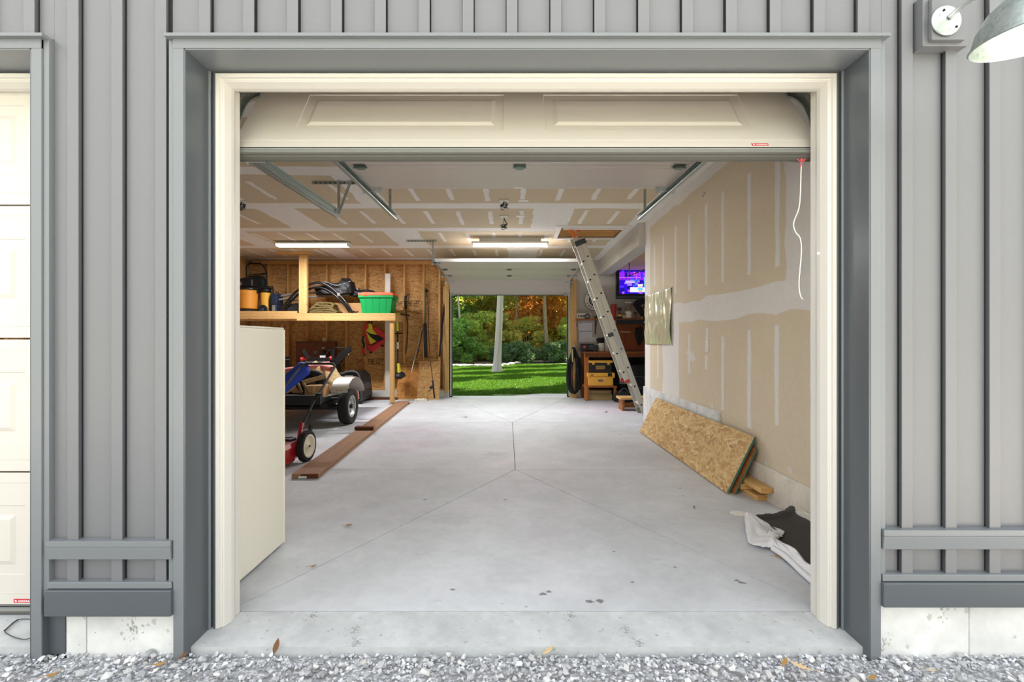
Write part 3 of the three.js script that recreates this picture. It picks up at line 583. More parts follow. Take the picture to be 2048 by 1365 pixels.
// sec: [x centre, [z, y] of its lower edge, tilt from upright] in world; flip turns the door to face -z
function sectionDoor(name, c, secs, flip, hinged) {
  const t = struct(name); t.position.set(c, 0, 0);
  secs.forEach(([d, y, tilt], i) => {
    const s = new THREE.Group(); s.name = 'door_section'; s.position.set(0, y, -d); s.rotation.set(-tilt, 0, 0, 'YXZ'); if (flip) s.rotation.y = Math.PI; t.add(s);
    part(s, 'outer_skin', secOuter, mat.door); part(s, 'inner_skin', secInner, mat.doorBack);
    if (i === 0) { part(s, 'seal_retainer', sealGeo, mat.alu); part(s, 'bottom_gasket', gasketGeo, mat.gasket); part(s, 'seal_line', bx(-SW, SW, -0.007, -0.001, -0.01, 0.0026, 0.0005), mat.rubber); part(s, 'maker_sticker', new THREE.BoxGeometry(0.072, 0.016, 0.0012).translate(1.03, 0.020, 0.001), mSticker); }
    if (hinged) { if (i > 0) for (const x of [-1.19, 0, 1.19]) part(s, 'hinge', hingeGeo.clone().translate(x, 0.0, 0), mat.hinge);
      for (const sx of [-1, 1]) { const b = bracketGeo.clone(); b.scale(1, 1, 1); if (sx > 0) b.rotateZ(Math.PI); part(s, 'roller_bracket', b.translate(sx * 1.215, i === secs.length - 1 ? SH - 0.03 : 0.02, 0), mat.zinc); }
      if (i === secs.length - 1) { part(s, 'top_plate', bx(-0.04, 0.04, SH - 0.06, SH - 0.03, -0.054, -0.0515, 0.001), mat.whitePaint); } }
  });
  return t;
}
const T1 = 33.6 * Math.PI / 180, FLAT = Math.PI / 2 - 0.012;
const z1 = 2.05 + SH * Math.sin(T1), y1 = 2.015 + SH * Math.cos(T1);
sectionDoor('door_1', XC, [[2.05, 2.015, T1], [z1 + 0.012, y1 + 0.03, FLAT], [z1 + 0.012 + SH, y1 + 0.037, FLAT], [z1 + 0.012 + 2 * SH, y1 + 0.044, FLAT]], false, true);
sectionDoor('door_2', XL, [0, 1, 2, 3].map((i) => [1.997, 0.046 + i * SH, 0]), false, true);
{ // rear door, folded up the other way: seen from its inside
  const d0 = 9.79, y0 = 2.175, A = 55 * Math.PI / 180, zz = d0 - SH * Math.sin(A) - 0.01, yy = y0 + SH * Math.cos(A) * 0.75;
  const door = sectionDoor('door_3', -0.05, [[d0, y0, 56 * Math.PI / 180], [9.46, 2.43, FLAT - 0.045], [9.46 - SH, 2.462, FLAT - 0.045], [9.46 - 2 * SH, 2.494, FLAT - 0.045]], true, true);
  door.scale.set(0.955, 1, 1);
  part(door, 'end_rail', bx(-SW, SW, 2.480, 2.530, -9.46 + 3 * SH + 0.0, -9.46 + 3 * SH + 0.006, 0.002), mat.whitePaint);
}
// ---- tracks
function channel(path, s, r = 0.026) {            // J channel swept along a path in the plane x = const, lips towards -s
  const prof = [[0.0, -r], [0.024, -r], [0.026, -r + 0.008]], back = [[0, -r], [0, r]], top = [[0.0, r], [0.028, r], [0.030, r - 0.010], [0.020, r - 0.012]];
  const geos = [];
  for (const pr of [back, prof, top]) for (let k = 0; k < pr.length - 1; k++) {
    const P = [], I = []; const th = 0.0022;
    const [a, b] = [pr[k], pr[k + 1]], n = V2(b[1] - a[1], a[0] - b[0]).normalize().multiplyScalar(th);
    const ring = [a, b, [b[0] + n.x, b[1] + n.y], [a[0] + n.x, a[1] + n.y]];
    path.forEach((p, i) => { const q = path[Math.min(path.length - 1, i + 1)], o = path[Math.max(0, i - 1)], t = q.clone().sub(o).normalize(), nn = V(0, -t.z, t.y); ring.forEach(([u, v]) => { const w = p.clone().addScaledVector(nn, v); P.push(p.x - s * u, w.y, w.z); }); });
    for (let i = 0; i < path.length - 1; i++) for (let j = 0; j < 4; j++) { const e = i * 4 + j, f = i * 4 + (j + 1) % 4; I.push(e, f, f + 4, e, f + 4, e + 4); }
    I.push(0, 2, 1, 0, 3, 2); const L = (path.length - 1) * 4; I.push(L, L + 1, L + 2, L, L + 2, L + 3);
    const g = new THREE.BufferGeometry(); g.setAttribute('position', new THREE.Float32BufferAttribute(P, 3)); g.setIndex(I); const q = g.toNonIndexed(); q.computeVertexNormals(); geos.push(uvm(q, 2));
  }
  return geos;
}
function track(name, label, x, s, dWall, dEnd, yTop, dir, rise = 0.02, group) {
  // up the wall, round the bend and back under the ceiling; dir +1 runs away from the front, -1 runs towards it
  const R = 0.38, P = [V(x, 0.03, -dWall), V(x, yTop - R, -dWall)];
  for (let i = 1; i <= 12; i++) { const a = i / 12 * Math.PI / 2; P.push(V(x, yTop - R + R * Math.sin(a), -(dWall + dir * R * (1 - Math.cos(a))))); }
  P.push(V(x, yTop + rise, -dEnd));
  const t = thing(name, label, 'door track', [x, 0, -dWall], 0, group);
  wpart(t, 'rail', channel(P.map((p) => p.clone()), s), mat.galv);
  // angle along the outside of the level run
  const a0 = P[P.length - 2], a1 = P[P.length - 1];
  wpart(t, 'stiffener_angle', [bar(V(x + s * 0.006, a0.y + 0.02, a0.z), V(x + s * 0.006, a1.y + 0.02, a1.z), 0.004, 0.05), bar(V(x + s * 0.02, a0.y + 0.044, a0.z), V(x + s * 0.02, a1.y + 0.044, a1.z), 0.03, 0.004)], mat.galv);
  // hangers up to a perforated angle on the ceiling
  const e = a1.z + (dir > 0 ? 0.06 : -0.06), strap = (p, q) => bar(p, q, 0.028, 0.003, V(0, 0, 1), 0.0008);
  wpart(t, 'hanger_strap', strap(V(x + s * 0.03, a1.y, e), V(x + s * 0.03, CEIL, e)), mat.galv);
  if (s > 0 && dir > 0 && x < 0) wpart(t, 'hanger_strap', strap(V(x + s * 0.03, a1.y, e + 0.004), V(x + s * 0.16, CEIL, e + 0.004)), mat.galv);
  return t;
}
track('door_track', 'galvanised door track at the left side of the open front door', XC - 1.301, -1, 2.065, 4.97, 2.42, 1, 0.06);
track('door_track', 'galvanised door track at the right side of the open front door, beside the tan wall', XC + 1.301, 1, 2.065, 4.97, 2.42, 1, 0.06);
track('door_track', 'galvanised door track of the closed neighbouring door, ending over the white slab', XL + 1.27, 1, 2.065, 4.97, 2.44, 1, 0.06);
track('door_track', 'galvanised door track at the far edge of the closed neighbouring door', XL - 1.295, -1, 2.065, 4.97, 2.50, 1);
track('door_track', 'greenish galvanised track left of the back door with the lawn behind', -1.285, -1, 9.76, 7.75, 2.42, -1, 0.06);
track('door_track', 'greenish galvanised track right of the back door near the round sign', 1.20, 1, 9.76, 7.75, 2.42, -1, 0.06);
{ // the perforated angles the tracks hang from
  for (const [x0, x1, y, d, l] of [[-2.10, -1.28, CEIL - 0.004, 4.93, 'perforated steel angle on the ceiling between two front door tracks'], [1.36, 1.42, CEIL - 0.004, 4.93, 'short perforated steel angle on the ceiling above the front door track by the tan wall'], [-1.75, -1.25, CEIL - 0.004, 7.79, 'perforated steel angle on the ceiling above the back door track near the studs']]) {
    const t = thing('perforated_angle', l, 'bracket', [(x0 + x1) / 2, y, -d]);
    wpart(t, 'angle_flange', [bx(x0, x1, y - 0.032, y + 0.003, -d - 0.0015, -d + 0.0015, 0), bx(x0, x1, y, y + 0.003, -d - 0.03, -d, 0)], mat.galv);
    const holes = []; for (let x = x0 + 0.03; x < x1 - 0.02; x += 0.05) holes.push(bx(x, x + 0.028, y - 0.022, y - 0.012, -d + 0.001, -d + 0.0022, 0));
    if (holes.length) wpart(t, 'slots', holes, mat.hole).userData.kind = 'stuff';
  }
  const t = thing('pull_rope', 'white pull rope with a red knot hanging from the raised front door', 'rope', [1.264, 1.98, -2.05]);
  const Q = [[1603, 322], [1602, 345], [1599, 410], [1589, 440], [1587, 452], [1592, 466], [1600, 476], [1603, 500], [1600, 540], [1598, 570], [1601, 592], [1606, 599]].map(([x, y]) => at(x, y, 2.06));
  wpart(t, 'cord', tube(Q, 0.0028, 80, 6), mat.whitePaint);
  wpart(t, 'knot', [tube([at(1594, 318, 2.05), at(1602, 323, 2.045), at(1612, 317, 2.05), at(1605, 326, 2.05), at(1600, 334, 2.055)], 0.0022, 30, 6), new THREE.SphereGeometry(0.006, 10, 8).translate(...at(1603, 320, 2.05).toArray())], M({ color: 0xd8555a, roughness: 0.8 }), 'red cord knot');
}
// ---- ceiling fittings
function ledFixture(label, x, d, drop = 0.02) {
  const t = thing('ceiling_light', label, 'ceiling light', [x, CEIL - drop, -d]); part(t, 'mount', bx(-0.5, 0.5, 0, drop, -0.03, 0.03, 0), mat.whitePaint);
  part(t, 'housing', bx(-0.62, 0.62, -0.03, 0.0, -0.10, 0.10, 0.006), mat.whitePaint);
  const prof = [[-0.09, -0.03], [-0.085, -0.05], [-0.06, -0.064], [0, -0.07], [0.06, -0.064], [0.085, -0.05], [0.09, -0.03]];
  const g = extrude(prof, 1.19, 0); g.rotateY(Math.PI / 2).translate(-0.595, 0, 0); part(t, 'diffuser', g, mat.glow);
  for (const s of [-1, 1]) part(t, 'end_cap', bx(s * 0.595, s * 0.615, -0.068, -0.028, -0.092, 0.092, 0.004), mat.whitePaint);
  const l = new THREE.RectAreaLight(0xfafaff, LED, 1.18, 0.17); l.name = 'diffuser_light'; l.position.set(0, -0.073, 0); l.rotation.x = -Math.PI / 2; t.add(l);
}
ledFixture('lit white strip light on the ceiling over the wooden loft post', -3.36, 7.95);
ledFixture('lit white strip light on the ceiling in front of the back door', -0.03, 7.64, 0.075);
function wires(label, px, py, drop, s) {
  const p = at(px, py, (CEIL - EYE) * F / (682.5 - py)), t = thing('junction_box', label, 'junction box', [p.x, CEIL, p.z]); reseed(s);
  part(t, 'cover_rim', lathe([[0, -0.001], [0.062, -0.001], [0.064, -0.008], [0.05, -0.012], [0, -0.012]], 20), mat.whitePaint);
  const cur = [];
  for (let k = 0; k < 3; k++) { const P = [V(0, -0.01, 0), V(0.005 * k, -drop * 0.5, 0)]; for (let i = 0; i < 7; i++) P.push(V(rr(-.05, .06), -drop - rr(0, .09), rr(-.04, .04))); cur.push(tube(P, 0.0035, 50, 6)); }
  part(t, 'loose_cable', cur, mat.blackMatte);
}
wires('round ceiling box with a tangle of loose wires close under the drywall, the middle one', 1008, 402, 0.02, 3);
wires('round ceiling box whose dark cable bundle hangs lower, nearer the back door', 1008, 433, 0.10, 4);
wires('round ceiling box with tangled wires near the left edge above the loft', 482, 403, 0.02, 5);
for (const [px, py, l] of [[1047, 401, 'small white rectangular plate on the ceiling beside the nearer wire box'], [1041, 432, 'small white rectangular plate on the ceiling beside the lower hanging cable'], [1269, 487, 'small white plate on the ceiling beside the strip light and the beam']]) {
  const p = at(px, py, (CEIL - EYE) * F / (682.5 - py)), t = thing('ceiling_plate', l, 'cover plate', [p.x, CEIL, p.z]);
  part(t, 'plate', bx(-0.06, 0.06, -0.008, -0.001, -0.035, 0.035, 0.003), mat.whitePaint); part(t, 'screw', [rod(V(-.04, -.008, 0), V(-.04, -.0095, 0), .004), rod(V(.04, -.008, 0), V(.04, -.0095, 0), .004)], mat.zinc);
}
// ================================================================ left half of the garage
// ---- wooden loft
const LH = 1.695;                                 // top of the loft
{
  const t = thing('storage_loft', 'wooden storage loft on lumber posts along the back wall studs', 'loft', [-3.8, 0, -9.2]);
  const b = (n, ...a) => wpart(t, n, bx(...a, 0.003), mat.spf);
  b('front_beam', -5.37, -4.06, 1.585, 1.735, -8.90, -8.862); b('front_beam', -4.06, -2.20, 1.552, 1.690, -8.90, -8.862);
  b('front_beam', -5.37, -2.24, 1.552, 1.680, -8.94, -8.902);
  b('side_beam', -2.26, -2.222, 1.552, 1.680, -9.70, -8.94);
  wpart(t, 'deck_board', bx(-5.37, -3.8, 1.681, 1.695, -9.70, -8.905, 0.002), mat.osbWall); wpart(t, 'deck_board', bx(-3.797, -2.215, 1.681, 1.695, -9.70, -8.905, 0.002), mat.osbWall);
  b('lower_post', -2.315, -2.240, 0, 1.552, -8.985, -8.90); b('upper_post', -4.02, -3.872, 1.692, 2.80, -8.90, -8.862);
  b('cap_plate', -4.42, -3.80, 2.81, 2.848, -8.98, -8.80); b('upper_post', -4.00, -3.89, 1.735, 2.81, -8.98, -8.905);
  b('wall_cleat', -2.16, -2.02, 1.50, 1.60, -9.70, -9.66);
}
// ---- things on the loft
function vac(name, label, x, d, r, h, m, sc) {
  const t = thing(name, label, 'shop vacuum', [x, LH, -d]);
  part(t, 'drum', lathe([[0, 0.09], [r * 0.86, 0.09], [r * 0.88, 0.11], [r * 0.96, h * 0.86], [r * 0.985, h * 0.88], [r, h], [0, h]], 36), m);
  part(t, 'drum_band', lathe([[r * 0.95, h * 0.80], [r * 0.975, h * 0.805], [r * 0.975, h * 0.815], [r * 0.952, h * 0.82]], 36), m);
  part(t, 'base_tray', lathe([[0, 0.02], [r * 1.05, 0.02], [r * 1.08, 0.05], [r * 0.9, 0.09], [0, 0.09]], 30), mat.black);
  for (let k = 0; k < 4; k++) { const a = k * Math.PI / 2 + 0.7, w = part(t, 'caster', [rod(V(Math.cos(a) * r * 1.05 - 0.012, 0.03, Math.sin(a) * r * 1.05), V(Math.cos(a) * r * 1.05 + 0.012, 0.03, Math.sin(a) * r * 1.05), 0.03, 0.03, 14)], mat.blackMatte); }
  part(t, 'lid_rim', lathe([[r * 0.9, h], [r * 1.04, h], [r * 1.06, h + 0.02], [r * 1.04, h + 0.05], [r * 0.7, h + 0.06], [0, h + 0.06]], 36), mat.blackGloss);
  part(t, 'motor_head', [bx(-r * 0.85, r * 0.85, h + 0.05, h + 0.05 + 0.17 * sc, -r * 0.7, r * 0.7, 0.04), bx(-r * 0.45, r * 0.5, h + 0.2 * sc, h + 0.24 * sc, -r * 0.4, r * 0.4, 0.02)], mat.black);
  part(t, 'latch', [bx(-r * 1.08, -r * 0.98, h - 0.06, h + 0.05, -0.03, 0.03, 0.005), bx(r * 0.98, r * 1.08, h - 0.06, h + 0.05, -0.03, 0.03, 0.005)], mat.black);
  part(t, 'hose_port', rod(V(-r * 0.4, h + 0.11 * sc, r * 0.68), V(-r * 0.45, h + 0.11 * sc, r * 0.82), 0.035, 0.038, 16), mat.chrome);
  return t;
}
vac('shop_vacuum', 'wide orange shop vacuum with a black motor head at the end of the loft', -5.12, 9.12, 0.18, 0.46, mat.orange, 1);
{
  const t = thing('canister_vacuum', 'narrow yellow canister with a black cap and black side wheel beside the orange vacuum', 'vacuum', [-4.82, LH, -9.2]);
  part(t, 'canister', lathe([[0, 0.05], [0.07, 0.05], [0.078, 0.10], [0.092, 0.40], [0.088, 0.42], [0, 0.43]], 28), mat.yellow);
  part(t, 'cap', [lathe([[0, 0.42], [0.095, 0.42], [0.10, 0.46], [0.085, 0.50], [0, 0.52]], 28), bx(-0.07, 0.13, 0.49, 0.55, -0.05, 0.05, 0.02)], mat.black);
  const w = part(t, 'wheel', new THREE.TorusGeometry(0.062, 0.026, 10, 24).translate(0, 0.09, 0.10), mat.blackMatte); part(w, 'hub', rod(V(0, 0.09, 0.085), V(0, 0.09, 0.118), 0.036, 0.03, 16), mat.darkGrey);
  part(t, 'hose', tube([V(0.09, 0.52, 0), V(0.16, 0.46, 0.02), V(0.12, 0.30, 0.06), V(0.11, 0.05, 0.04)], 0.018, 30, 10), mat.blackMatte);
}
{
  const t = thing('hand_cart', 'black tubular cart frame with a rounded handle loop behind the orange vacuum', 'cart', [-5.15, LH, -9.47]);
  part(t, 'handle', polytube([V(-0.20, 0.02, 0), V(-0.20, 0.98, 0), V(-0.14, 1.04, 0), V(0.08, 1.04, 0), V(0.15, 0.98, 0), V(0.21, 0.84, 0), V(0.21, 0.02, 0)], 0.013), mat.black);
  part(t, 'cross_bar', [rod(V(-0.2, 0.80, 0), V(0.21, 0.84, 0), 0.009), rod(V(-0.2, 0.76, 0.03), V(0.21, 0.82, 0.03), 0.006)], mat.black);
  part(t, 'toe_plate', bx(-0.22, 0.23, 0.0, 0.012, -0.06, 0.13, 0.003), mat.black);
  part(t, 'dark_pack', [bx(-0.18, 0.19, 0.46, 0.74, -0.1, 0.09, 0.04), bx(-0.1, 0.16, 0.62, 0.78, -0.05, 0.1, 0.03)], mat.blackMatte);
}
{
  const t = thing('tool_case', 'navy blue upright tool case on the loft beside the yellow canister', 'case', [-4.62, LH, -9.25]);
  part(t, 'shell', bx(-0.055, 0.055, 0, 0.40, -0.14, 0.14, 0.015), mat.navy); part(t, 'seam', bx(-0.058, 0.058, 0.19, 0.2, -0.143, 0.143, 0.004), mat.black);
  part(t, 'handle', polytube([V(0, 0.40, -0.06), V(0, 0.43, -0.05), V(0, 0.43, 0.05), V(0, 0.40, 0.06)], 0.008), mat.black); part(t, 'label_plate', bx(-0.03, 0.03, 0.06, 0.17, 0.139, 0.143, 0.001), mat.greyRail);
}
function hoop(label, pts, d, r) { const t = thing('tube_hoop', label, 'hoop', [-3.9, LH, -d], 0); wpart(t, 'bent_tube', tube(pts.map(([x, y]) => at(x, y, d)), r * 0.85, 60, 10), mat.blackGloss); return t; }
const HO = [[563, 619], [575, 603], [592, 584], [612, 572], [632, 566], [648, 568], [664, 577], [680, 592], [694, 608], [704, 625]];
const h1 = hoop('outer of two nested black tube arches on the loft', HO, 9.0, 0.028), h2 = hoop('inner of two nested black tube arches on the loft, seen under the wider one', HO.map(([x, y], i) => [568 + (x - 563) * 0.93, 625 - (625 - y) * 0.84]), 9.08, 0.024);
for (const h of [h1, h2]) wpart(h, 'end_clamp', [bx(-0.03, 0.03, -0.03, 0.03, -0.03, 0.03, 0.006).translate(...at(678, 590, h === h1 ? 9.0 : 9.08).toArray())], mat.chrome);
function rail(label, a, b, d, w, h) { const p = at(...a, d), q = at(...b, d), t = thing('metal_rail', label, 'rail', [(p.x + q.x) / 2, p.y, -d]); wpart(t, 'rail_body', bar(p, q, w, h, V(0, 1, 0), 0.004), mat.greyRail); wpart(t, 'end_plug', bar(p.clone().lerp(q, 0.985), q, w + 0.006, h + 0.006), mat.black); return t; }
rail('grey metal rail rising to the arches, upper of the slanting pair', [545, 596], [606, 584], 9.30, 0.04, 0.035);
rail('grey metal rail rising to the arches, lower of the slanting pair', [545, 603], [606, 590], 9.22, 0.04, 0.03);
rail('grey metal rail lying level through the arches at the top', [618, 586], [718, 579], 9.35, 0.05, 0.04);
rail('grey metal rail lying level through the arches below the other', [616, 594], [722, 590], 9.28, 0.05, 0.035);
{
  const t = thing('folded_cover', 'black crumpled vinyl cover bundled on top of the rails on the loft', 'cover', [-3.55, 2.13, -9.35]);
  part(t, 'cover_cloth', [heap(0.78, 0.20, 0.5, 3.1, 0.28, 2.6).translate(0.05, -0.02, 0), heap(0.34, 0.27, 0.36, 8.2, 0.2, 2.4).translate(0.28, 0.0, 0.05)], mat.black);
  part(t, 'webbing_strap', tube([V(-0.35, 0.08, 0.2), V(-0.1, 0.19, 0.2), V(0.15, 0.12, 0.23), V(0.4, 0.21, 0.16)], 0.009, 30, 6), mat.greyRail);
}
{
  const t = thing('dark_cover', 'flat black cover over the ends of the level rails beside the green tote', 'cover', [-2.94, 2.08, -9.36]); part(t, 'cover_cloth', heap(0.55, 0.11, 0.3, 5.5, 0.25, 2.6), mat.black);
  const u = thing('duffel_bag', 'black duffel bag under the left foot of the arches on the loft', 'bag', [-4.26, LH, -9.30]); part(u, 'bag_body', heap(0.46, 0.22, 0.36, 12.5, 0.2, 2.2), mat.blackMatte); part(u, 'carry_strap', tube([V(-0.2, 0.17, 0.12), V(-0.05, 0.26, 0.16), V(0.12, 0.25, 0.15), V(0.22, 0.16, 0.13)], 0.012, 24, 6), mat.darkGrey);
}
{
  const t = thing('canvas_tarp', 'olive canvas tarp folded in a soft pile at the foot of the loft post', 'tarp', [-3.60, LH, -9.06]);
  const cur = []; for (let k = 0; k < 5; k++) cur.push(sheet((u, v) => V((u - 0.5) * (0.56 - 0.05 * k) + 0.02 * Math.sin(k * 2), 0.02 + 0.045 * k + 0.018 * noise.noise(u * 5 + k, v * 3, 1.5 * k) - 0.05 * Math.pow(Math.abs(2 * u - 1), 5), (v - 0.5) * (0.34 - 0.03 * k) + 0.02 * noise.noise(u * 4, k, v)), 26, 14, 0.035));
  part(t, 'canvas_fold', cur, mat.olive);
}
{
  const t = thing('cardboard_box', 'flat brown cardboard box lying on the loft behind the arches', 'box', [-3.15, LH, -9.40]);
  part(t, 'carton', bx(-0.42, 0.36, 0, 0.22, -0.16, 0.16, 0.004), mat.cardboard); part(t, 'top_flap', [bx(-0.42, -0.04, 0.22, 0.225, -0.16, 0.16, 0.001), bx(-0.03, 0.36, 0.22, 0.225, -0.16, 0.16, 0.001)], mat.cardboard);
  const u = thing('small_parts_heap', 'loose black and silver hardware beside the green tote on the loft', 'hardware'); u.position.set(-3.02, LH, -9.02); reseed(14);
  for (let i = 0; i < 9; i++) part(u, 'hardware_piece', rod(V(rr(-.12, .1), rr(0.012, .05), rr(-.05, .05)), V(rr(-.12, .1), rr(0.012, .06), rr(-.05, .05)), 0.012, 0.012, 10), i % 3 ? mat.black : mat.chrome);
}
{
  const t = thing('storage_tote', 'green plastic storage tote with an orange lid at the end of the loft', 'tote', [-2.58, LH + 0.001, -9.10]);
  const w0 = 0.268, w1 = 0.312, H = 0.34, dep = 0.2;
  const body = new THREE.BoxGeometry(2, 1, 2, 1, 1, 1), p = body.attributes.position; for (let i = 0; i < p.count; i++) { const up = p.getY(i) > 0, k = up ? 1 : w0 / w1; p.setXYZ(i, p.getX(i) * w1 * k, up ? H : 0, p.getZ(i) * dep * k); } body.computeVertexNormals();
  part(t, 'bin', body, mat.green); const ribs = []; for (let i = -3; i <= 3; i += 2) ribs.push(bar(V(i * 0.06, 0.01, dep * w0 / w1 + 0.003), V(i * 0.066, H - 0.05, dep + 0.001), 0.005, 0.002, V(0, 0, 1))); part(t, 'rib', ribs, mat.green);
  part(t, 'rim', bx(-w1 - 0.02, w1 + 0.02, H - 0.045, H, -dep - 0.02, dep + 0.02, 0.008), mat.green); part(t, 'handle', [bx(w1 + 0.01, w1 + 0.035, H - 0.09, H - 0.03, -0.08, 0.08, 0.01), bx(-w1 - 0.035, -w1 - 0.01, H - 0.09, H - 0.03, -0.08, 0.08, 0.01)], mat.green);
  part(t, 'lid', [bx(-w1 - 0.02, w1 + 0.02, H, H + 0.045, -dep - 0.02, dep + 0.02, 0.012), bx(-w1 * 0.9, w1 * 0.9, H + 0.04, H + 0.06, -dep * 0.9, dep * 0.9, 0.012), heap(0.26, 0.07, 0.4, 2.2, 0.1, 2).translate(-w1 + 0.11, H + 0.005, 0.03)], mat.orangeLid);
}
{
  const t = thing('trim_board', 'long white trim board standing against the studs behind the loft post', 'board', [-2.56, 0, -9.68]);
  part(t, 'board_face', bx(-0.05, 0.055, 0.02, 2.56, -0.012, 0.012, 0.003), mat.whitePaint); part(t, 'board_edge', bx(-0.052, -0.044, 0.02, 2.56, 0.010, 0.015, 0.001), mat.whitePaint);
}
// ---- cream cabinet inside the left jamb
{
  const t = thing('freezer', 'smooth cream upright panel-sided freezer standing just inside the left door jamb', 'freezer', [-1.64, 0, -2.43]);
  part(t, 'side_panel', bx(-0.30, 0.335, 0.015, 1.237, -0.262, 0.262, 0.008), mat.fridge);
  part(t, 'edge_strip', bx(0.325, 0.339, 0.015, 1.235, -0.268, -0.256, 0.004), mat.cream);
  part(t, 'top_cap', bx(-0.305, 0.334, 1.2365, 1.246, -0.263, 0.263, 0.003), mat.fridge);
  part(t, 'foot', [0.25, -0.25].flatMap((z) => [bx(-0.28, -0.24, 0, 0.016, z - 0.012, z + 0.012, 0), bx(0.27, 0.31, 0, 0.016, z - 0.012, z + 0.012, 0)]), mat.blackMatte);
}
// ---- back wall things, left of the door
{
  const t = thing('brown_panel', 'large dark brown panel box leaning at the back wall behind the snowblower', 'box', [-3.98, 0, -9.62]);
  part(t, 'panel_face', bx(-0.42, 0.38, 0.0, 1.16, -0.06, 0.06, 0.006), mat.brownBox); part(t, 'corner_tape', [bx(-0.422, 0.382, 1.12, 1.162, -0.062, 0.062, 0.004), bx(-0.02, 0.01, 0, 1.161, 0.058, 0.062, 0.001)], M({ color: 0x5d3320, roughness: 0.6 }));
  const o = thing('power_outlet', 'white power outlet on a stud above the dark bottle', 'outlet', [-3.88, 1.175, -9.69]); o.position.x = -3.87;
  part(o, 'cover_plate', bx(-0.04, 0.04, -0.06, 0.06, 0, 0.012, 0.004), mat.paper); part(o, 'socket', [bx(-0.016, 0.016, 0.012, 0.038, 0.011, 0.014, 0.003), bx(-0.016, 0.016, -0.038, -0.012, 0.011, 0.014, 0.003)], mat.cream);
  const b = thing('oil_jug', 'tall dark jug standing on the floor under the outlet', 'jug', [-3.77, 0, -9.52]); b.position.set(-3.79, 0.0, -9.44);
  part(b, 'jug_body', lathe([[0, 0], [0.07, 0], [0.075, 0.02], [0.075, 0.85], [0.05, 0.95], [0.03, 1.0], [0, 1.0]], 24), mat.blackGloss); part(b, 'cap', lathe([[0, 1.0], [0.034, 1.0], [0.034, 1.05], [0, 1.05]], 16), mat.greyRail);
  const c = thing('cream_jug', 'small cream jug on a dark crate at the panel edge left of the brown panel', 'jug', [-4.53, 0, -9.2]);
  part(c, 'jug_body', lathe([[0, 0.86], [0.055, 0.86], [0.06, 0.88], [0.06, 1.02], [0.03, 1.07], [0, 1.08]], 20), mat.cream); part(c, 'crate', bx(-0.12, 0.12, 0, 0.86, -0.12, 0.12, 0.01), mat.black); part(c, 'crate_shelf', bx(-0.125, 0.125, 0.80, 0.815, -0.125, 0.125, 0.002), mat.greyRail);
}
{
  const t = thing('life_jacket', 'red and yellow life jacket with a black swoosh hanging on a stud', 'life jacket', [-2.86, 1.2, -9.66]), d = 9.60, dd = 0.05;
  const Q = (pts) => pts.map(([x, y]) => { const p = at(x, y, d); return [p.x + 2.86, p.y - 1.2]; });
  part(t, 'red_body', extrude(Q([[728, 650], [737, 645], [745, 652], [760, 660], [768, 668], [769, 680], [762, 692], [752, 700], [744, 706], [737, 702], [733, 690], [731, 675], [727, 662]]), dd, 0.016), mat.redGrip);
  part(t, 'yellow_front', extrude(Q([[737, 647], [743, 648], [746, 660], [753, 668], [757, 674], [754, 682], [741, 689], [736, 676], [732, 661], [737, 656]]), 0.02, 0.012).translate(0, 0, dd), mat.lime);
  part(t, 'black_swoosh', extrude(Q([[732, 662], [742, 668], [754, 670], [767, 676], [760, 684], [752, 682], [742, 675]]), 0.012, 0.006).translate(0, 0, dd + 0.02), mat.black);
  part(t, 'dark_trim', tube(Q([[737, 689], [744, 691], [756, 684], [768, 678]]).map(([x, y]) => V(x, y, dd + 0.02)), 0.012, 24, 6), mat.black);
  part(t, 'hanging_loop', tube(Q([[737, 648], [738, 641], [742, 641], [744, 649]]).map(([x, y]) => V(x, y, dd)), 0.012, 20, 6), mat.black);
  part(t, 'buckle', [bx(-0.03, 0.03, -0.02, 0.02, 0, 0.03, 0.006).translate(...[...Q([[742, 705]])[0], dd]), bx(-0.03, 0.03, -0.02, 0.02, 0, 0.03, 0.006).translate(...[...Q([[765, 692]])[0], dd])], mat.black);
  const u = thing('bungee_cord', 'red and black strap bundle hanging left of the life jacket', 'strap', [-2.99, 1.2, -9.64]);
  wpart(u, 'strap', tube([[727, 672], [725, 682], [728, 690], [727, 700], [730, 712]].map(([x, y]) => at(x, y, 9.6)), 0.02, 24, 8), mat.black); wpart(u, 'grip', rod(at(727, 697, 9.57), at(728, 709, 9.57), 0.035, 0.03, 12), mat.redGrip);
}
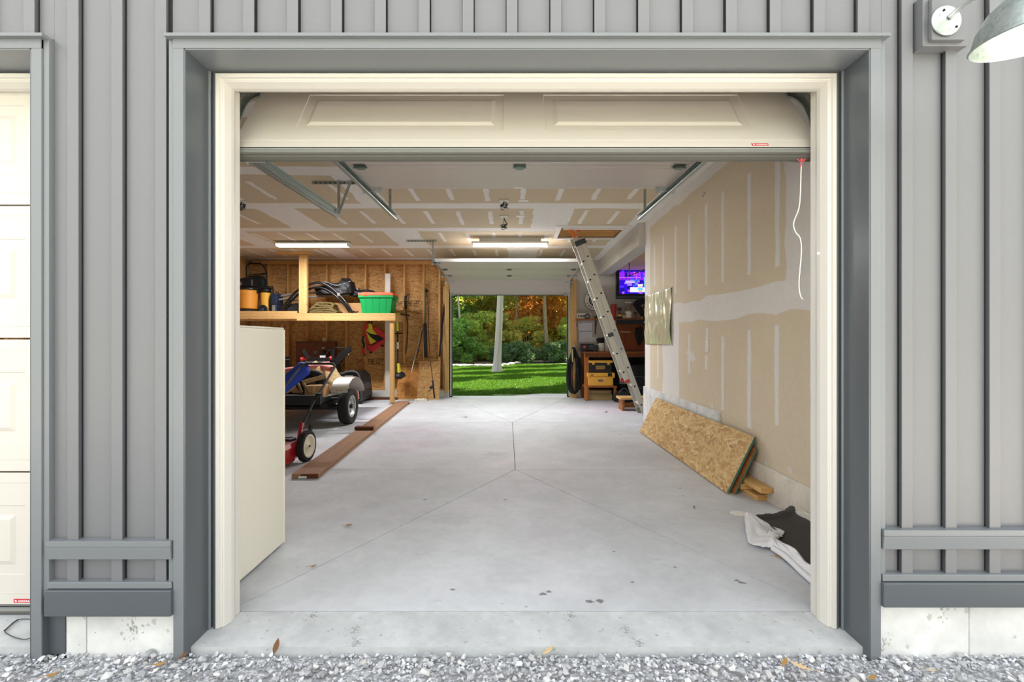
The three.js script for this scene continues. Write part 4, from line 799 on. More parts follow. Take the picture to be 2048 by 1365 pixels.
{ // string trimmer hung head down
  const t = thing('string_trimmer', 'yellow and black string trimmer hanging upright beside the loft post', 'string trimmer', [-2.30, 0.3, -9.3]), d = 9.3, X = (x, y) => at(x, y, d);
  wpart(t, 'shaft', rod(X(795, 660), X(796, 730), 0.014, 0.014), mat.black); wpart(t, 'upper_shaft', rod(X(794, 640), X(795, 663), 0.026, 0.022, 14), mat.lime); wpart(t, 'rear_grip', [rod(X(794, 627), X(794, 643), 0.035, 0.03, 14)], mat.black);
  wpart(t, 'motor_cap', rod(X(794, 626), X(794, 631), 0.05, 0.035, 16), mat.lime); wpart(t, 'collar', rod(X(795, 685), X(795.5, 698), 0.024, 0.024, 14), mat.cream);
  wpart(t, 'loop_handle', [rod(X(787, 668), X(805, 667), 0.014, 0.014)], mat.black); wpart(t, 'motor_housing', rod(X(797, 727), X(799, 752), 0.026, 0.040, 18), mat.lime);
  const g = lathe([[0, 0.02], [0.06, 0.015], [0.11, -0.02], [0.115, -0.06], [0.10, -0.06], [0.05, -0.005], [0, 0]], 26); g.rotateX(0.35); wpart(t, 'guard', g.translate(...at(799, 747, d - 0.02).toArray()), mat.black); wpart(t, 'spool', rod(at(799, 752, d), at(799.5, 759, d), 0.05, 0.045, 16), mat.darkGrey);
  wpart(t, 'wall_hook', bar(at(802, 629, 9.32), at(818, 632, 9.62), 0.02, 0.03), mat.black);
}
{ // leaning sheathing offcuts with print
  const printMap = tex(canvas(512, 512, (g, w, h) => { g.drawImage(osbMap.image, 0, 0, 512, 512); g.fillStyle = 'rgba(70,36,18,0.75)'; reseed(6); const c0 = 190; g.fillRect(c0, 0, 112, 4); for (let y = 10; y < 500; y += 15) { g.font = 'bold ' + (y % 2 ? 12 : 15) + 'px sans-serif'; for (let x = c0; x < c0 + 104; x += 9 + rr(0, 5)) g.fillRect(x, y + rr(0, 3), rr(2, 7), rr(4, 11)); } for (const y of [150, 300]) g.fillRect(c0 - 6, y, 122, 4); }));
  const mp = M({ map: printMap, color: 0xf4cb98, roughness: 0.85 });
  const board = (label, x0, x1, y0, y1, d0, d1, m) => { const t = thing('wood_offcut', label, 'board', [(x0 + x1) / 2, 0, -d0]); const g = new THREE.BoxGeometry(x1 - x0, y1 - y0, 0.012); g.translate(0, (y1 - y0) / 2, 0); g.rotateX(-Math.atan2(d1 - d0, y1 - y0)); part(t, 'board_face', g, m); part(t, 'board_edge', bx(-(x1 - x0) / 2, (x1 - x0) / 2, y1 - y0 - 0.012, y1 - y0 - 0.004, -(d1 - d0) - 0.006, -(d1 - d0) + 0.007, 0), mat.spf); return t; };
  board('oriented strand board offcut with dark printed stamps leaning on the studs', -2.32, -1.88, 0, 0.68, 9.42, 9.64, mp);
  board('taller strand board offcut leaning at the stud beside the back door', -1.90, -1.46, 0, 0.79, 9.40, 9.62, mat.osbWall);
}
const stick = (name, label, cat, pts, d, r, m, extra) => { const P = pts.map(([x, y, dd]) => at(x, y, dd ?? d)), t = thing(name, label, cat, [P[P.length - 1].x, Math.max(0, P[P.length - 1].y), P[P.length - 1].z]); wpart(t, 'shaft', tube(P, r, 40, 8), m); if (extra) extra(t); return t; };
stick('curved_pole', 'dark curved pole with a hooked top hanging left of the printed stamp on the sheathing', 'pole', [[819, 592], [817, 589], [813, 593], [811.5, 605], [812, 625], [815, 645], [815, 660], [814, 685], [811, 708]], 9.58, 0.013, M({ color: 0x3a2a20, roughness: 0.6 }), (t) => wpart(t, 'grip', tube([[811, 592], [810.5, 603], [812, 618]].map(([x, y]) => at(x, y, 9.56)), 0.025, 20, 8), mat.black));
stick('rake_handle', 'thin steel rod leaning between the curved pole and the fishing rods', 'rod', [[843, 655, 9.66], [838, 680, 9.6], [830, 713, 9.52], [823, 745, 9.4]], 9.5, 0.010, mat.chrome, (t) => wpart(t, 'second_rod', tube([[845, 660, 9.66], [841, 682, 9.58], [833, 716, 9.45]].map(([x, y, d]) => at(x, y, d)), 0.008, 20, 6), mat.blackMatte));
stick('fishing_rod', 'brown fishing rod with a black reel standing in front of the offcut', 'fishing rod', [[852, 580, 9.62], [857, 620, 9.6], [857, 655, 9.55], [860, 715, 9.35], [866, 765, 9.22], [868.5, 796, 9.14]], 9.4, 0.008, M({ color: 0x5a2f1d, roughness: 0.5 }), (t) => {
  wpart(t, 'handle', tube([at(865.5, 762, 9.22), at(867.5, 782, 9.17), at(869, 797, 9.13)], 0.017, 20, 8), mat.black); wpart(t, 'reel', [rod(at(860, 777, 9.19), at(866, 773, 9.19), 0.032, 0.03, 16), rod(at(862, 781, 9.19), at(857, 783, 9.19), 0.008)], mat.black); wpart(t, 'line_guide', [new THREE.TorusGeometry(0.018, 0.003, 6, 14).translate(...at(854.5, 600, 9.6).toArray()), new THREE.TorusGeometry(0.016, 0.003, 6, 14).translate(...at(858, 660, 9.54).toArray())], mat.chrome); });
stick('spear_pole', 'green and black pole standing behind the fishing rod', 'pole', [[850.5, 576], [850, 610], [850, 655]], 9.64, 0.014, M({ color: 0x4d6a3c, roughness: 0.6 }), (t) => { wpart(t, 'sleeve', rod(at(850, 648, 9.62), at(852, 715, 9.5), 0.034, 0.036, 12), mat.black); wpart(t, 'tip_knot', new THREE.SphereGeometry(0.035, 12, 8).translate(...at(853, 582, 9.62).toArray()), mat.blackMatte); });
stick('dark_pipe', 'dark pipe leaning against the stud at the back door jamb', 'pipe', [[889, 612, 9.68], [884, 655, 9.62], [879, 714, 9.5]], 9.6, 0.020, mat.blackMatte, (t) => wpart(t, 'pipe_end', rod(at(889.3, 608, 9.69), at(889, 613, 9.68), 0.022, 0.022), mat.brown));
stick('thin_lath', 'pale thin lath leaning beside the dark pipe', 'lath', [[889, 660, 9.66], [884, 690, 9.6], [878, 716, 9.52]], 9.6, 0.007, mat.spf);
{
  const t = thing('dust_heap', 'small pile of pale sawdust in front of the printed offcut', 'debris', [-1.77, 0, -9.16]); part(t, 'heap', heap(0.26, 0.045, 0.10, 4.4, 0.5, 4), mat.cream);
  const u = thing('bark_scraps', 'dark bark scraps on the floor at the foot of the loft post', 'debris', [-2.12, 0, -8.75]); reseed(9); for (let i = 0; i < 12; i++) part(u, 'scrap', extrude([[0, 0], [rr(.05, .14), rr(-.02, .03)], [rr(.03, .08), rr(.03, .06)]], 0.006, 0.001).rotateX(-Math.PI / 2).rotateY(rr(-.6, .6)).translate(rr(-.2, .2), 0.001, rr(-.08, .1)), mat.leafDark);
}
// ---- snow blower behind the trailer, facing right
{
  const t = thing('snow_blower', 'black snow blower with red hand grips and a tilted chute behind the trailer', 'snow blower', [-3.2, 0, -9.05]), d = 9.05, X = (x, y, dd = d) => at(x, y, dd);
  wpart(t, 'auger_housing', [extrude([[-3.20, .05], [-2.80, .05], [-2.78, .12], [-2.82, .50], [-2.92, .60], [-3.22, .58], [-3.26, .3]], 0.62, 0.02).translate(0, 0, -9.36)], mat.black);
  wpart(t, 'housing_rim', tube([V(-2.80, .06, -8.72), V(-2.79, .14, -8.72), V(-2.83, .50, -8.72), V(-2.93, .60, -8.72), V(-3.1, .59, -8.72)], 0.022, 30, 8), mat.darkGrey);
  wpart(t, 'auger_blade', new THREE.TorusGeometry(0.17, 0.02, 8, 24).rotateY(0.4).translate(-2.98, 0.27, -9.0), mat.darkGrey);
  wpart(t, 'maker_plate', bx(-3.10, -2.95, 0.45, 0.53, -8.725, -8.718, 0.002), mat.greyRail); wpart(t, 'skid_shoe', bx(-3.0, -2.78, 0.0, 0.07, -8.73, -8.70, 0.004), mat.black);
  wpart(t, 'engine', [bx(-3.62, -3.25, 0.30, 0.56, -9.28, -8.86, 0.04), rod(V(-3.45, 0.54, -9.05), V(-3.45, 0.64, -9.05), 0.10, 0.08, 20)], mat.black);
  for (const z of [-8.80, -9.32]) { const w = wpart(t, 'wheel', new THREE.TorusGeometry(0.14, 0.065, 12, 28).translate(-3.5, 0.205, z), mat.tyre); wpart(w, 'hub', rod(V(-3.5, 0.205, z - 0.04), V(-3.5, 0.205, z + 0.04), 0.10, 0.10, 18), mat.redGrip); }
  wpart(t, 'chute_base', rod(X(668, 742), X(671, 728), 0.11, 0.095, 20), mat.black);
  const c = (x, y, z) => { const p = at(x, y, d); return V(p.x, p.y, -d + z); };
  wpart(t, 'chute', sheet((u, v) => { const a = (v - 0.5) * 2.4, k = 0.115; const p0 = at(671 + 23 * u, 729 - 33 * u + 8 * u * u, d), nx = -0.6, ny = -0.5; return V(p0.x + nx * (1 - Math.cos(a)) * -k + 0.02, p0.y + ny * (1 - Math.cos(a)) * -k, -d + Math.sin(a) * k * 1.25); }, 10, 14, 0.012), mat.black);
  wpart(t, 'deflector', extrude([[668, 726], [686, 704], [704, 693], [709, 692], [707, 700], [697, 713], [680, 730]].map(([x, y]) => { const p = at(x, y, d); return [p.x, p.y]; }), 0.014, 0.003).translate(0, 0, -8.92), mat.black);
  wpart(t, 'deflector_bolt', rod(X(697, 709, 8.91), X(697, 709, 8.895), 0.012), mat.chrome);
  wpart(t, 'control_rod', tube([X(660, 720), X(664, 700), X(674, 696), X(686, 696), X(690, 699)], 0.009, 30, 6), mat.black);
  wpart(t, 'control_panel', [bar(X(626, 719), X(663, 719), 0.22, 0.07), bar(X(640, 725), X(664, 724), 0.16, 0.05)], mat.black);
  wpart(t, 'panel_label', bar(X(640, 714.2, 8.97), X(651, 714, 8.97), 0.02, 0.05), mat.paper);
  for (const [a, b] of [[[601, 719], [614, 716]], [[659, 718], [668, 714]]]) wpart(t, 'hand_grip', rod(X(...a, 8.9), X(...b, 8.95), 0.036, 0.036, 14), mat.redGrip, 'red hand grip');
  wpart(t, 'lever', [bar(X(618, 718, 8.9), X(606, 700, 8.85), 0.02, 0.06), bar(X(666, 722, 8.9), X(667, 700, 8.9), 0.02, 0.05)], mat.black);
  wpart(t, 'shift_knob', [rod(X(631, 716), X(631, 707), 0.012), rod(X(631, 707), X(631, 703), 0.045, 0.04, 16)], mat.black); wpart(t, 'speed_lever', rod(X(651, 713), X(658, 702), 0.016, 0.012), mat.black); wpart(t, 'speed_knob', bar(X(656, 702), X(663, 701), 0.05, 0.03), mat.black);
  wpart(t, 'handle_frame', [rod(X(612, 724, 8.85), V(-3.35, .5, -8.85), 0.015), rod(X(640, 724, 9.2), V(-3.35, .5, -9.22), 0.015), rod(X(610, 724, 8.85), X(650, 724, 8.85), 0.013)], mat.darkGrey);
}
// ---- utility trailer and its load
{
  const t = thing('utility_trailer', 'black steel utility trailer with a pale fender beside the long plank', 'trailer', [-3.1, 0, -6.9]);
  const bm = (n, ...a) => wpart(t, n, bx(...a, 0.004), mat.black);
  bm('front_rail', -4.0, -2.47, 0.345, 0.47, -6.10, -6.05); bm('side_rail', -2.52, -2.47, 0.36, 0.44, -8.2, -6.10); bm('side_rail', -4.0, -3.95, 0.36, 0.44, -8.2, -6.10); bm('rear_rail', -4.0, -2.47, 0.36, 0.44, -8.25, -8.2);
  bm('floor_sheet', -3.95, -2.52, 0.405, 0.42, -8.2, -6.10); bm('lower_rail', -4.0, -2.38, 0.225, 0.262, -6.50, -6.46);
  bm('axle', -4.05, -2.28, 0.215, 0.275, -6.68, -6.62); bm('spring', -2.56, -2.49, 0.28, 0.34, -7.0, -6.25); bm('fender_bracket', -2.49, -2.36, 0.37, 0.40, -6.42, -6.36); wpart(t, 'tie_rod', rod(V(-2.55, .42, -6.1), V(-2.30, .47, -6.35), 0.01), mat.greyRail);
  for (const X of [-2.315, -4.03]) {
    const prof = [[0.13, -0.05], [0.205, -0.072], [0.238, -0.066], [0.247, -0.03], [0.248, 0.03], [0.238, 0.066], [0.205, 0.072], [0.13, 0.05]];
    const tg = lathe(prof, 44); tg.rotateZ(Math.PI / 2); const w = wpart(t, 'tyre', tg.translate(X, 0.249, -6.64), mat.tyre);
    const s = X > -3 ? 1 : -1, rim = lathe([[0, 0.028], [0.05, 0.03], [0.075, 0.012], [0.12, 0.012], [0.135, 0.055], [0.152, 0.058], [0.155, 0.05], [0.135, 0.0], [0, 0]], 40); rim.rotateZ(-s * Math.PI / 2); wpart(w, 'rim', rim.translate(X, 0.249, -6.64), mat.zinc);
    const h = []; for (let k = 0; k < 10; k++) { const a = k / 10 * 6.283; h.push(rod(V(X + s * 0.010, 0.249 + 0.10 * Math.cos(a), -6.64 + 0.10 * Math.sin(a)), V(X + s * 0.0145, 0.249 + 0.10 * Math.cos(a), -6.64 + 0.10 * Math.sin(a)), 0.014, 0.014, 10)); } wpart(w, 'rim_hole', h, mat.hole);
    wpart(w, 'hub_cap', rod(V(X, 0.249, -6.64), V(X + s * 0.062, 0.249, -6.64), 0.036, 0.030, 16), mat.black);
    const f = sheet((u, v) => { const a = 0.02 + u * (Math.PI - 0.04), R = 0.325; const q = [-6.64 + Math.cos(a) * R * 1.1, 0.475 + Math.max(0, Math.sin(a)) * R * 0.58 - 0.05 * Math.max(0, -Math.cos(a))]; return V(X - 0.11 + v * 0.225, q[1], q[0]); }, 26, 3, 0.006); wpart(t, 'fender', f, mat.fender);
    const side = []; wpart(t, 'fender_bolt', [0.2, 0.5].map((k) => rod(V(X - 0.07 + k * 0.2, 0.50, -6.31), V(X - 0.07 + k * 0.2, 0.505, -6.284), 0.008)), mat.black);
  }
  bm('tongue', -3.25, -3.19, 0.30, 0.36, -6.06, -5.3);
}
{
  const t = thing('camp_chair_bag', 'royal blue folded fabric chair bag slanting up out of the trailer front', 'bag', [-2.75, 0.6, -5.9]);
  const a = at(548, 790, 5.9), b = at(607, 736, 6.05), dir = b.clone().sub(a), L = dir.length(), up = V(0.35, 0.45, 1).normalize(); const ez = dir.clone().normalize(), ex = ez.clone().cross(up).normalize(), ey = ez.clone().cross(ex).negate();
  const g = new THREE.CapsuleGeometry(0.085, L * 0.9, 8, 20), p = g.attributes.position; for (let i = 0; i < p.count; i++) { const k = 1 + 0.22 * noise.noise(p.getX(i) * 14, p.getY(i) * 7, p.getZ(i) * 14), y = p.getY(i) / L; p.setXYZ(i, p.getX(i) * k * (1.1 + 0.25 * y), p.getY(i), p.getZ(i) * k * 0.6); } g.computeVertexNormals();
  g.applyMatrix4(new THREE.Matrix4().makeBasis(ex, ez, ey)); const m = a.clone().lerp(b, 0.5); wpart(t, 'bag_body', g.translate(m.x, m.y, m.z), mat.blue); wpart(t, 'drawstring_end', new THREE.TorusGeometry(0.05, 0.012, 8, 20).rotateX(0.9).translate(b.x + 0.01, b.y + 0.02, b.z), mat.navy);
  wpart(t, 'piping', tube([a.clone().add(V(-.05, .05, .06)), m.clone().add(V(-.05, .06, .07)), b.clone().add(V(-.04, .05, .05))], 0.006, 20, 6), M({ color: 0x6b5a6c }));
  const f = thing('foam_strip', 'long pink foam strip lying across the trailer load', 'foam', [-2.85, 0.8, -6.9]); wpart(f, 'foam_bar', tube([at(545, 746, 6.9), at(600, 738, 6.9), at(640, 734.5, 6.9), at(663, 739, 6.8)], 0.042, 30, 12), mat.pink); wpart(f, 'strip_end', rod(at(646, 729, 7.2), at(659, 727.5, 7.2), 0.035, 0.035, 12), mat.pink);
  const c = thing('drop_cloth', 'beige canvas drop cloth heaped over the trailer load', 'cloth', [-2.93, 0.421, -7.05]); part(c, 'cloth_heap', [sheet((u, v) => { const X = (u - .5) * 0.74, Z = (v - .5) * 0.9, e = Math.max(0, 1 - Math.pow(Math.abs(2 * u - 1), 2.4)) * Math.max(0, 1 - Math.pow(Math.abs(2 * v - 1), 3)); return V(X + 0.05, 0.03 + 0.38 * e + 0.07 * noise.noise(u * 7 + 2, v * 5, 4) * (0.3 + e) + 0.03 * noise.noise(u * 18, v * 6, 9) - 0.05 * u, Z + 0.05 * noise.noise(u * 5, v * 5, 2)); }, 44, 36, 0.012)], mat.canvasTan);
  part(c, 'cloth_fold', sheet((u, v) => V(-0.18 + 0.62 * u, 0.36 - 0.30 * u * u - 0.10 * v + 0.03 * noise.noise(u * 9, v * 6, 3), 0.30 + 0.12 * v + 0.04 * noise.noise(u * 6, v * 3, 8)), 30, 12, 0.014), mat.canvasTan);
}
{
  const T = thing('spare_tyre', 'dark spare tyre standing in the trailer under the beige cloth', 'tyre', [-2.78, 0.432, -6.5]); const g = new THREE.TorusGeometry(0.115, 0.06, 12, 30, Math.PI * 2); g.scale(1.25, 1, 0.9); part(T, 'tyre_body', g.translate(0, 0.17, 0), mat.tyre); part(T, 'rim', rod(V(0, 0.17, -0.03), V(0, 0.17, 0.03), 0.08, 0.08, 20), mat.darkGrey);
  const l = (label, a, b, w, h) => { const p = at(...a), q = at(...b), t = thing('lumber_piece', label, 'lumber', [(p.x + q.x) / 2, (p.y + q.y) / 2, (p.z + q.z) / 2]); wpart(t, 'board', bar(p, q, w, h), mat.greyLumber); wpart(t, 'sawn_end', bar(p.clone().lerp(q, 0.99), q.clone().lerp(p, -0.002), w * 0.98, h * 0.98), mat.stud); };
  l('pale board slanting across the dark spare tyre in the trailer', [604, 766, 6.28], [648, 754, 6.4], 0.03, 0.055);
  l('outer pale leg board standing on the trailer floor beside the blue bag', [604, 786, 6.16], [596, 767, 6.2], 0.02, 0.035); l('inner pale leg board standing on the trailer floor next to the carton', [618, 786, 6.16], [607, 768, 6.2], 0.02, 0.035);
  const c = thing('carton', 'small brown carton on the trailer floor under the slanting board', 'carton', [-2.62, 0.472, -6.14]); c.position.set(-2.60, 0.421, -6.28); part(c, 'carton_body', bx(-0.13, 0.12, 0, 0.16, -0.1, 0.1, 0.006), mat.cardboard); part(c, 'tape', bx(-0.02, 0.02, 0, 0.162, -0.102, 0.102, 0.001), mat.canvasTan);
  const r = thing('rag_bundle', 'pink and green rags hanging behind the trailer wheel', 'cloth', [-2.30, 0, -7.05]); r.position.set(-2.30, 0, -7.2);
  wpart(r, 'pink_rag', sheet((u, v) => { const p = at(705 + 12 * v, 765 + 35 * u, 7.15); return V(p.x + 0.02 * noise.noise(u * 5, v * 3, 1), p.y, p.z + 0.05 * noise.noise(u * 6, v * 4, 2)); }, 16, 8, 0.02), M({ color: 0xd9a08c, roughness: 0.9 })); wpart(r, 'green_rag', sheet((u, v) => { const p = at(703 + 9 * v, 786 + 26 * u, 7.25); return V(p.x + 0.02 * noise.noise(u * 5, v * 3, 4), Math.max(0.005, p.y), p.z + 0.05 * noise.noise(u * 6, v * 4, 6)); }, 14, 8, 0.02), M({ color: 0x5c8a5a, roughness: 0.9 }));
}
// ---- lawn mower, its front towards the door
{
  const t = thing('lawn_mower', 'red push lawn mower with cream wheel hubs and a black folding handle', 'lawn mower', [-2.30, 0, -4.56], -0.06);
  const deck = extrude([[-0.25, -0.05], [0.25, -0.05], [0.265, 0.05], [0.265, 0.30], [0.22, 0.44], [0.10, 0.52], [-0.10, 0.52], [-0.22, 0.44], [-0.265, 0.30], [-0.265, 0.05]].map(([x, z]) => [x, -z]), 0.10, 0.035); deck.rotateX(-Math.PI / 2).translate(0, 0.075, 0); part(t, 'deck', deck, mat.red);
  part(t, 'deck_skirt', extrude([[-0.20, 0.02], [0.235, 0.02], [0.27, 0.10], [0.26, 0.26], [0.20, 0.40], [-0.1, 0.48], [-0.22, 0.3]].map(([x, z]) => [x, -z]), 0.05, 0.03).rotateX(-Math.PI / 2).translate(0, 0.05, 0.03), mat.red);
  const lt = tex(canvas(256, 64, (g, w, h) => { g.fillStyle = '#8e151a'; g.fillRect(0, 0, w, h); g.fillStyle = '#b89a86'; for (let i = 0; i < 7; i++) g.fillRect(20 + i * 32, 18, 20, 28); }));
  part(t, 'engine_shroud', [rod(V(-0.02, 0.20, 0.22), V(-0.02, 0.30, 0.22), 0.15, 0.13, 28), rod(V(-0.02, 0.30, 0.22), V(-0.02, 0.34, 0.22), 0.11, 0.06, 24)], mat.red); part(t, 'rear_baffle', bx(-0.20, 0.2, 0.195, 0.23, -0.04, 0.06, 0.01), mat.black);
  for (const s of [-1, 1]) for (const [z, R] of [[-0.03, 0.148], [0.46, 0.105]]) {
    const X = s * (z > 0 ? 0.19 : 0.30), g = lathe([[R * 0.70, -0.028], [R * 0.93, -0.03], [R, -0.02], [R, 0.02], [R * 0.93, 0.03], [R * 0.70, 0.028]], 40); g.rotateZ(-s * Math.PI / 2); const w = part(t, 'wheel', g.translate(X, R, z), mat.tyre);
    const tr = []; for (let k = 0; k < 36; k++) { const a = k / 36 * 6.283; tr.push(bx(-0.024, 0.024, -0.004, 0.004, R - 0.003, R + 0.002, 0).rotateX(a).translate(X, R, z)); } part(w, 'tread', tr, mat.tyre);
    const h = lathe([[0, 0.022], [R * 0.16, 0.022], [R * 0.18, 0.008], [R * 0.55, 0.004], [R * 0.62, 0.02], [R * 0.76, 0.026], [R * 0.77, 0.0], [0, 0]], 36); h.rotateZ(-s * Math.PI / 2); part(w, 'hub', h.translate(X + s * 0.006, R, z), mat.cream, 'cream plastic hub');
    part(w, 'axle_nut', rod(V(X + s * 0.02, R, z), V(X + s * 0.036, R, z), 0.012, 0.012, 6), mat.darkGrey);
  }
  for (const s of [-1, 1]) { part(t, 'handle_bracket', [bar(V(s * 0.235, 0.17, 0.0), V(s * 0.225, 0.36, -0.09), 0.03, 0.05)], mat.red); part(t, 'lower_handle', rod(V(s * 0.225, 0.30, -0.06), V(s * 0.205, 0.62, -0.46), 0.0135), mat.black); part(t, 'upper_handle', rod(V(s * 0.22, 0.56, -0.38), V(s * 0.205, 0.86, -0.86), 0.0135), mat.black); part(t, 'handle_knob', rod(V(s * 0.2, 0.60, -0.43), V(s * 0.26, 0.60, -0.43), 0.022, 0.018, 10), mat.black); }
  part(t, 'cross_handle', tube([V(-0.205, 0.86, -0.86), V(-0.17, 0.90, -0.92), V(-0.10, 0.905, -0.93), V(0.10, 0.905, -0.93), V(0.17, 0.90, -0.92), V(0.205, 0.86, -0.86)], 0.0135, 40, 10), mat.black);
  part(t, 'control_cable', [tube([V(0.23, 0.45, -0.25), V(0.25, 0.36, -0.18), V(0.24, 0.30, -0.08), V(0.22, 0.26, -0.05)], 0.004, 24, 6), tube([V(-0.1, 0.29, 0.1), V(0.05, 0.25, 0.08), V(0.18, 0.24, 0.0)], 0.005, 20, 6)], mat.black);
  part(t, 'height_lever', [bar(V(0.27, 0.17, -0.08), V(0.29, 0.30, -0.13), 0.006, 0.02), bar(V(0.29, 0.28, -0.12), V(0.295, 0.33, -0.14), 0.02, 0.035)], mat.black);
}
{ // plank on the floor and the block on it
  const t = thing('wood_plank', 'long weathered brown plank lying along the garage floor', 'plank', [-1.80, 0, -6.3]);
  const a = V(-1.757, 0.0215, -3.99), b = V(-2.035, 0.0215, -8.80);
  wpart(t, 'plank_face', bar(a, b, 0.225, 0.040, V(0, 1, 0), 0.004), mat.plankOld); wpart(t, 'sawn_end', bar(a.clone().add(V(0, 0, 0.002)), a.clone().add(V(0, 0, -0.002)), 0.222, 0.037), mat.plankEnd); wpart(t, 'paper_tag', bx(-1.80, -1.73, 0.006, 0.024, -3.984, -3.978, 0.001).translate(-0.01, 0, 0.0), mat.paper);
  const k = thing('wood_block', 'short dark wood block lying across the long plank', 'block', [-1.87, 0.042, -5.98]); part(k, 'block_body', bx(-0.12, 0.12, 0, 0.042, -0.045, 0.045, 0.003), mat.plankEnd); part(k, 'sawn_end', bx(0.119, 0.1215, 0.001, 0.041, -0.043, 0.043, 0), mat.plankOld);
  const m = thing('dark_board', 'dark flat board lying at the back wall curb beside the snow blower', 'board', [-2.62, 0, -9.45]); part(m, 'board', bx(-0.30, 0.34, 0, 0.035, -0.10, 0.10, 0.004), mat.plankEnd); part(m, 'sawn_end', bx(0.339, 0.342, 0.001, 0.034, -0.098, 0.098, 0), mat.plankOld);
}
// ================================================================ right half of the garage
// ---- strand board sheets leaning on the wall, lumber behind them
{
  const edge = V(0, 0, 1), lean = (label, x0, x1, h, d0, d1, th, m) => { // x0 foot, x1 top
    const t = thing('strand_board', label, 'board', [x0, 0, -(d0 + d1) / 2]), L = Math.hypot(x1 - x0, h), g = new THREE.BoxGeometry(L, th, d1 - d0), a = Math.atan2(h, x1 - x0); const u = uvm(g, 2); u.translate(L / 2, th / 2, 0).rotateZ(a).translate(0, 0.003, 0); part(t, 'board_face', u, m);
    const e = bx(0.003, L - 0.003, 0.001, th - 0.001, (d1 - d0) / 2 - 0.001, (d1 - d0) / 2 + 0.0015, 0); e.rotateZ(a).translate(0, 0.003, 0); part(t, 'painted_edge', e, mat.osbEdge, 'green painted board edge');
    const e2 = bx(L - 0.002, L + 0.0015, 0.001, th - 0.001, -(d1 - d0) / 2, (d1 - d0) / 2, 0); e2.rotateZ(a).translate(0, 0.003, 0); part(t, 'top_edge', e2, mat.osbEdge); return t; };
  lean('yellowish strand board sheet with a green edge leaning on the right wall curb', 1.650, 1.862, 0.43, 3.58, 6.03, 0.018, mat.osb);
  const s2 = lean('second thinner board leaning behind the yellowish strand board sheet', 1.700, 1.866, 0.34, 3.57, 5.9, 0.012, M({ map: pineMap, color: 0xc79a70, roughness: 0.8 }));
  const lum = (label, x, y, d0, d1, w, turn) => { const t = thing('lumber_offcut', label, 'lumber', [x, y, -(d0 + d1) / 2], turn); part(t, 'stick', bx(-w / 2, w / 2, 0, 0.038, -(d1 - d0) / 2, (d1 - d0) / 2, 0.003), mat.spf); part(t, 'sawn_end', bx(-w / 2 + 0.002, w / 2 - 0.002, 0.002, 0.036, (d1 - d0) / 2, (d1 - d0) / 2 + 0.001, 0), M({ map: pineMap, color: 0xf6dcb4, roughness: 0.8 })); };
  lum('lumber offcut lying lowest of three on the floor behind the strand board', 1.795, 0.0, 3.44, 4.3, 0.089, 0.10);
  lum('lumber offcut in the middle of three behind the strand board', 1.775, 0.039, 3.58, 4.4, 0.089, 0.03);
  lum('lumber offcut topmost of three sticking out past the strand board', 1.815, 0.078, 3.36, 4.2, 0.089, 0.02);
}
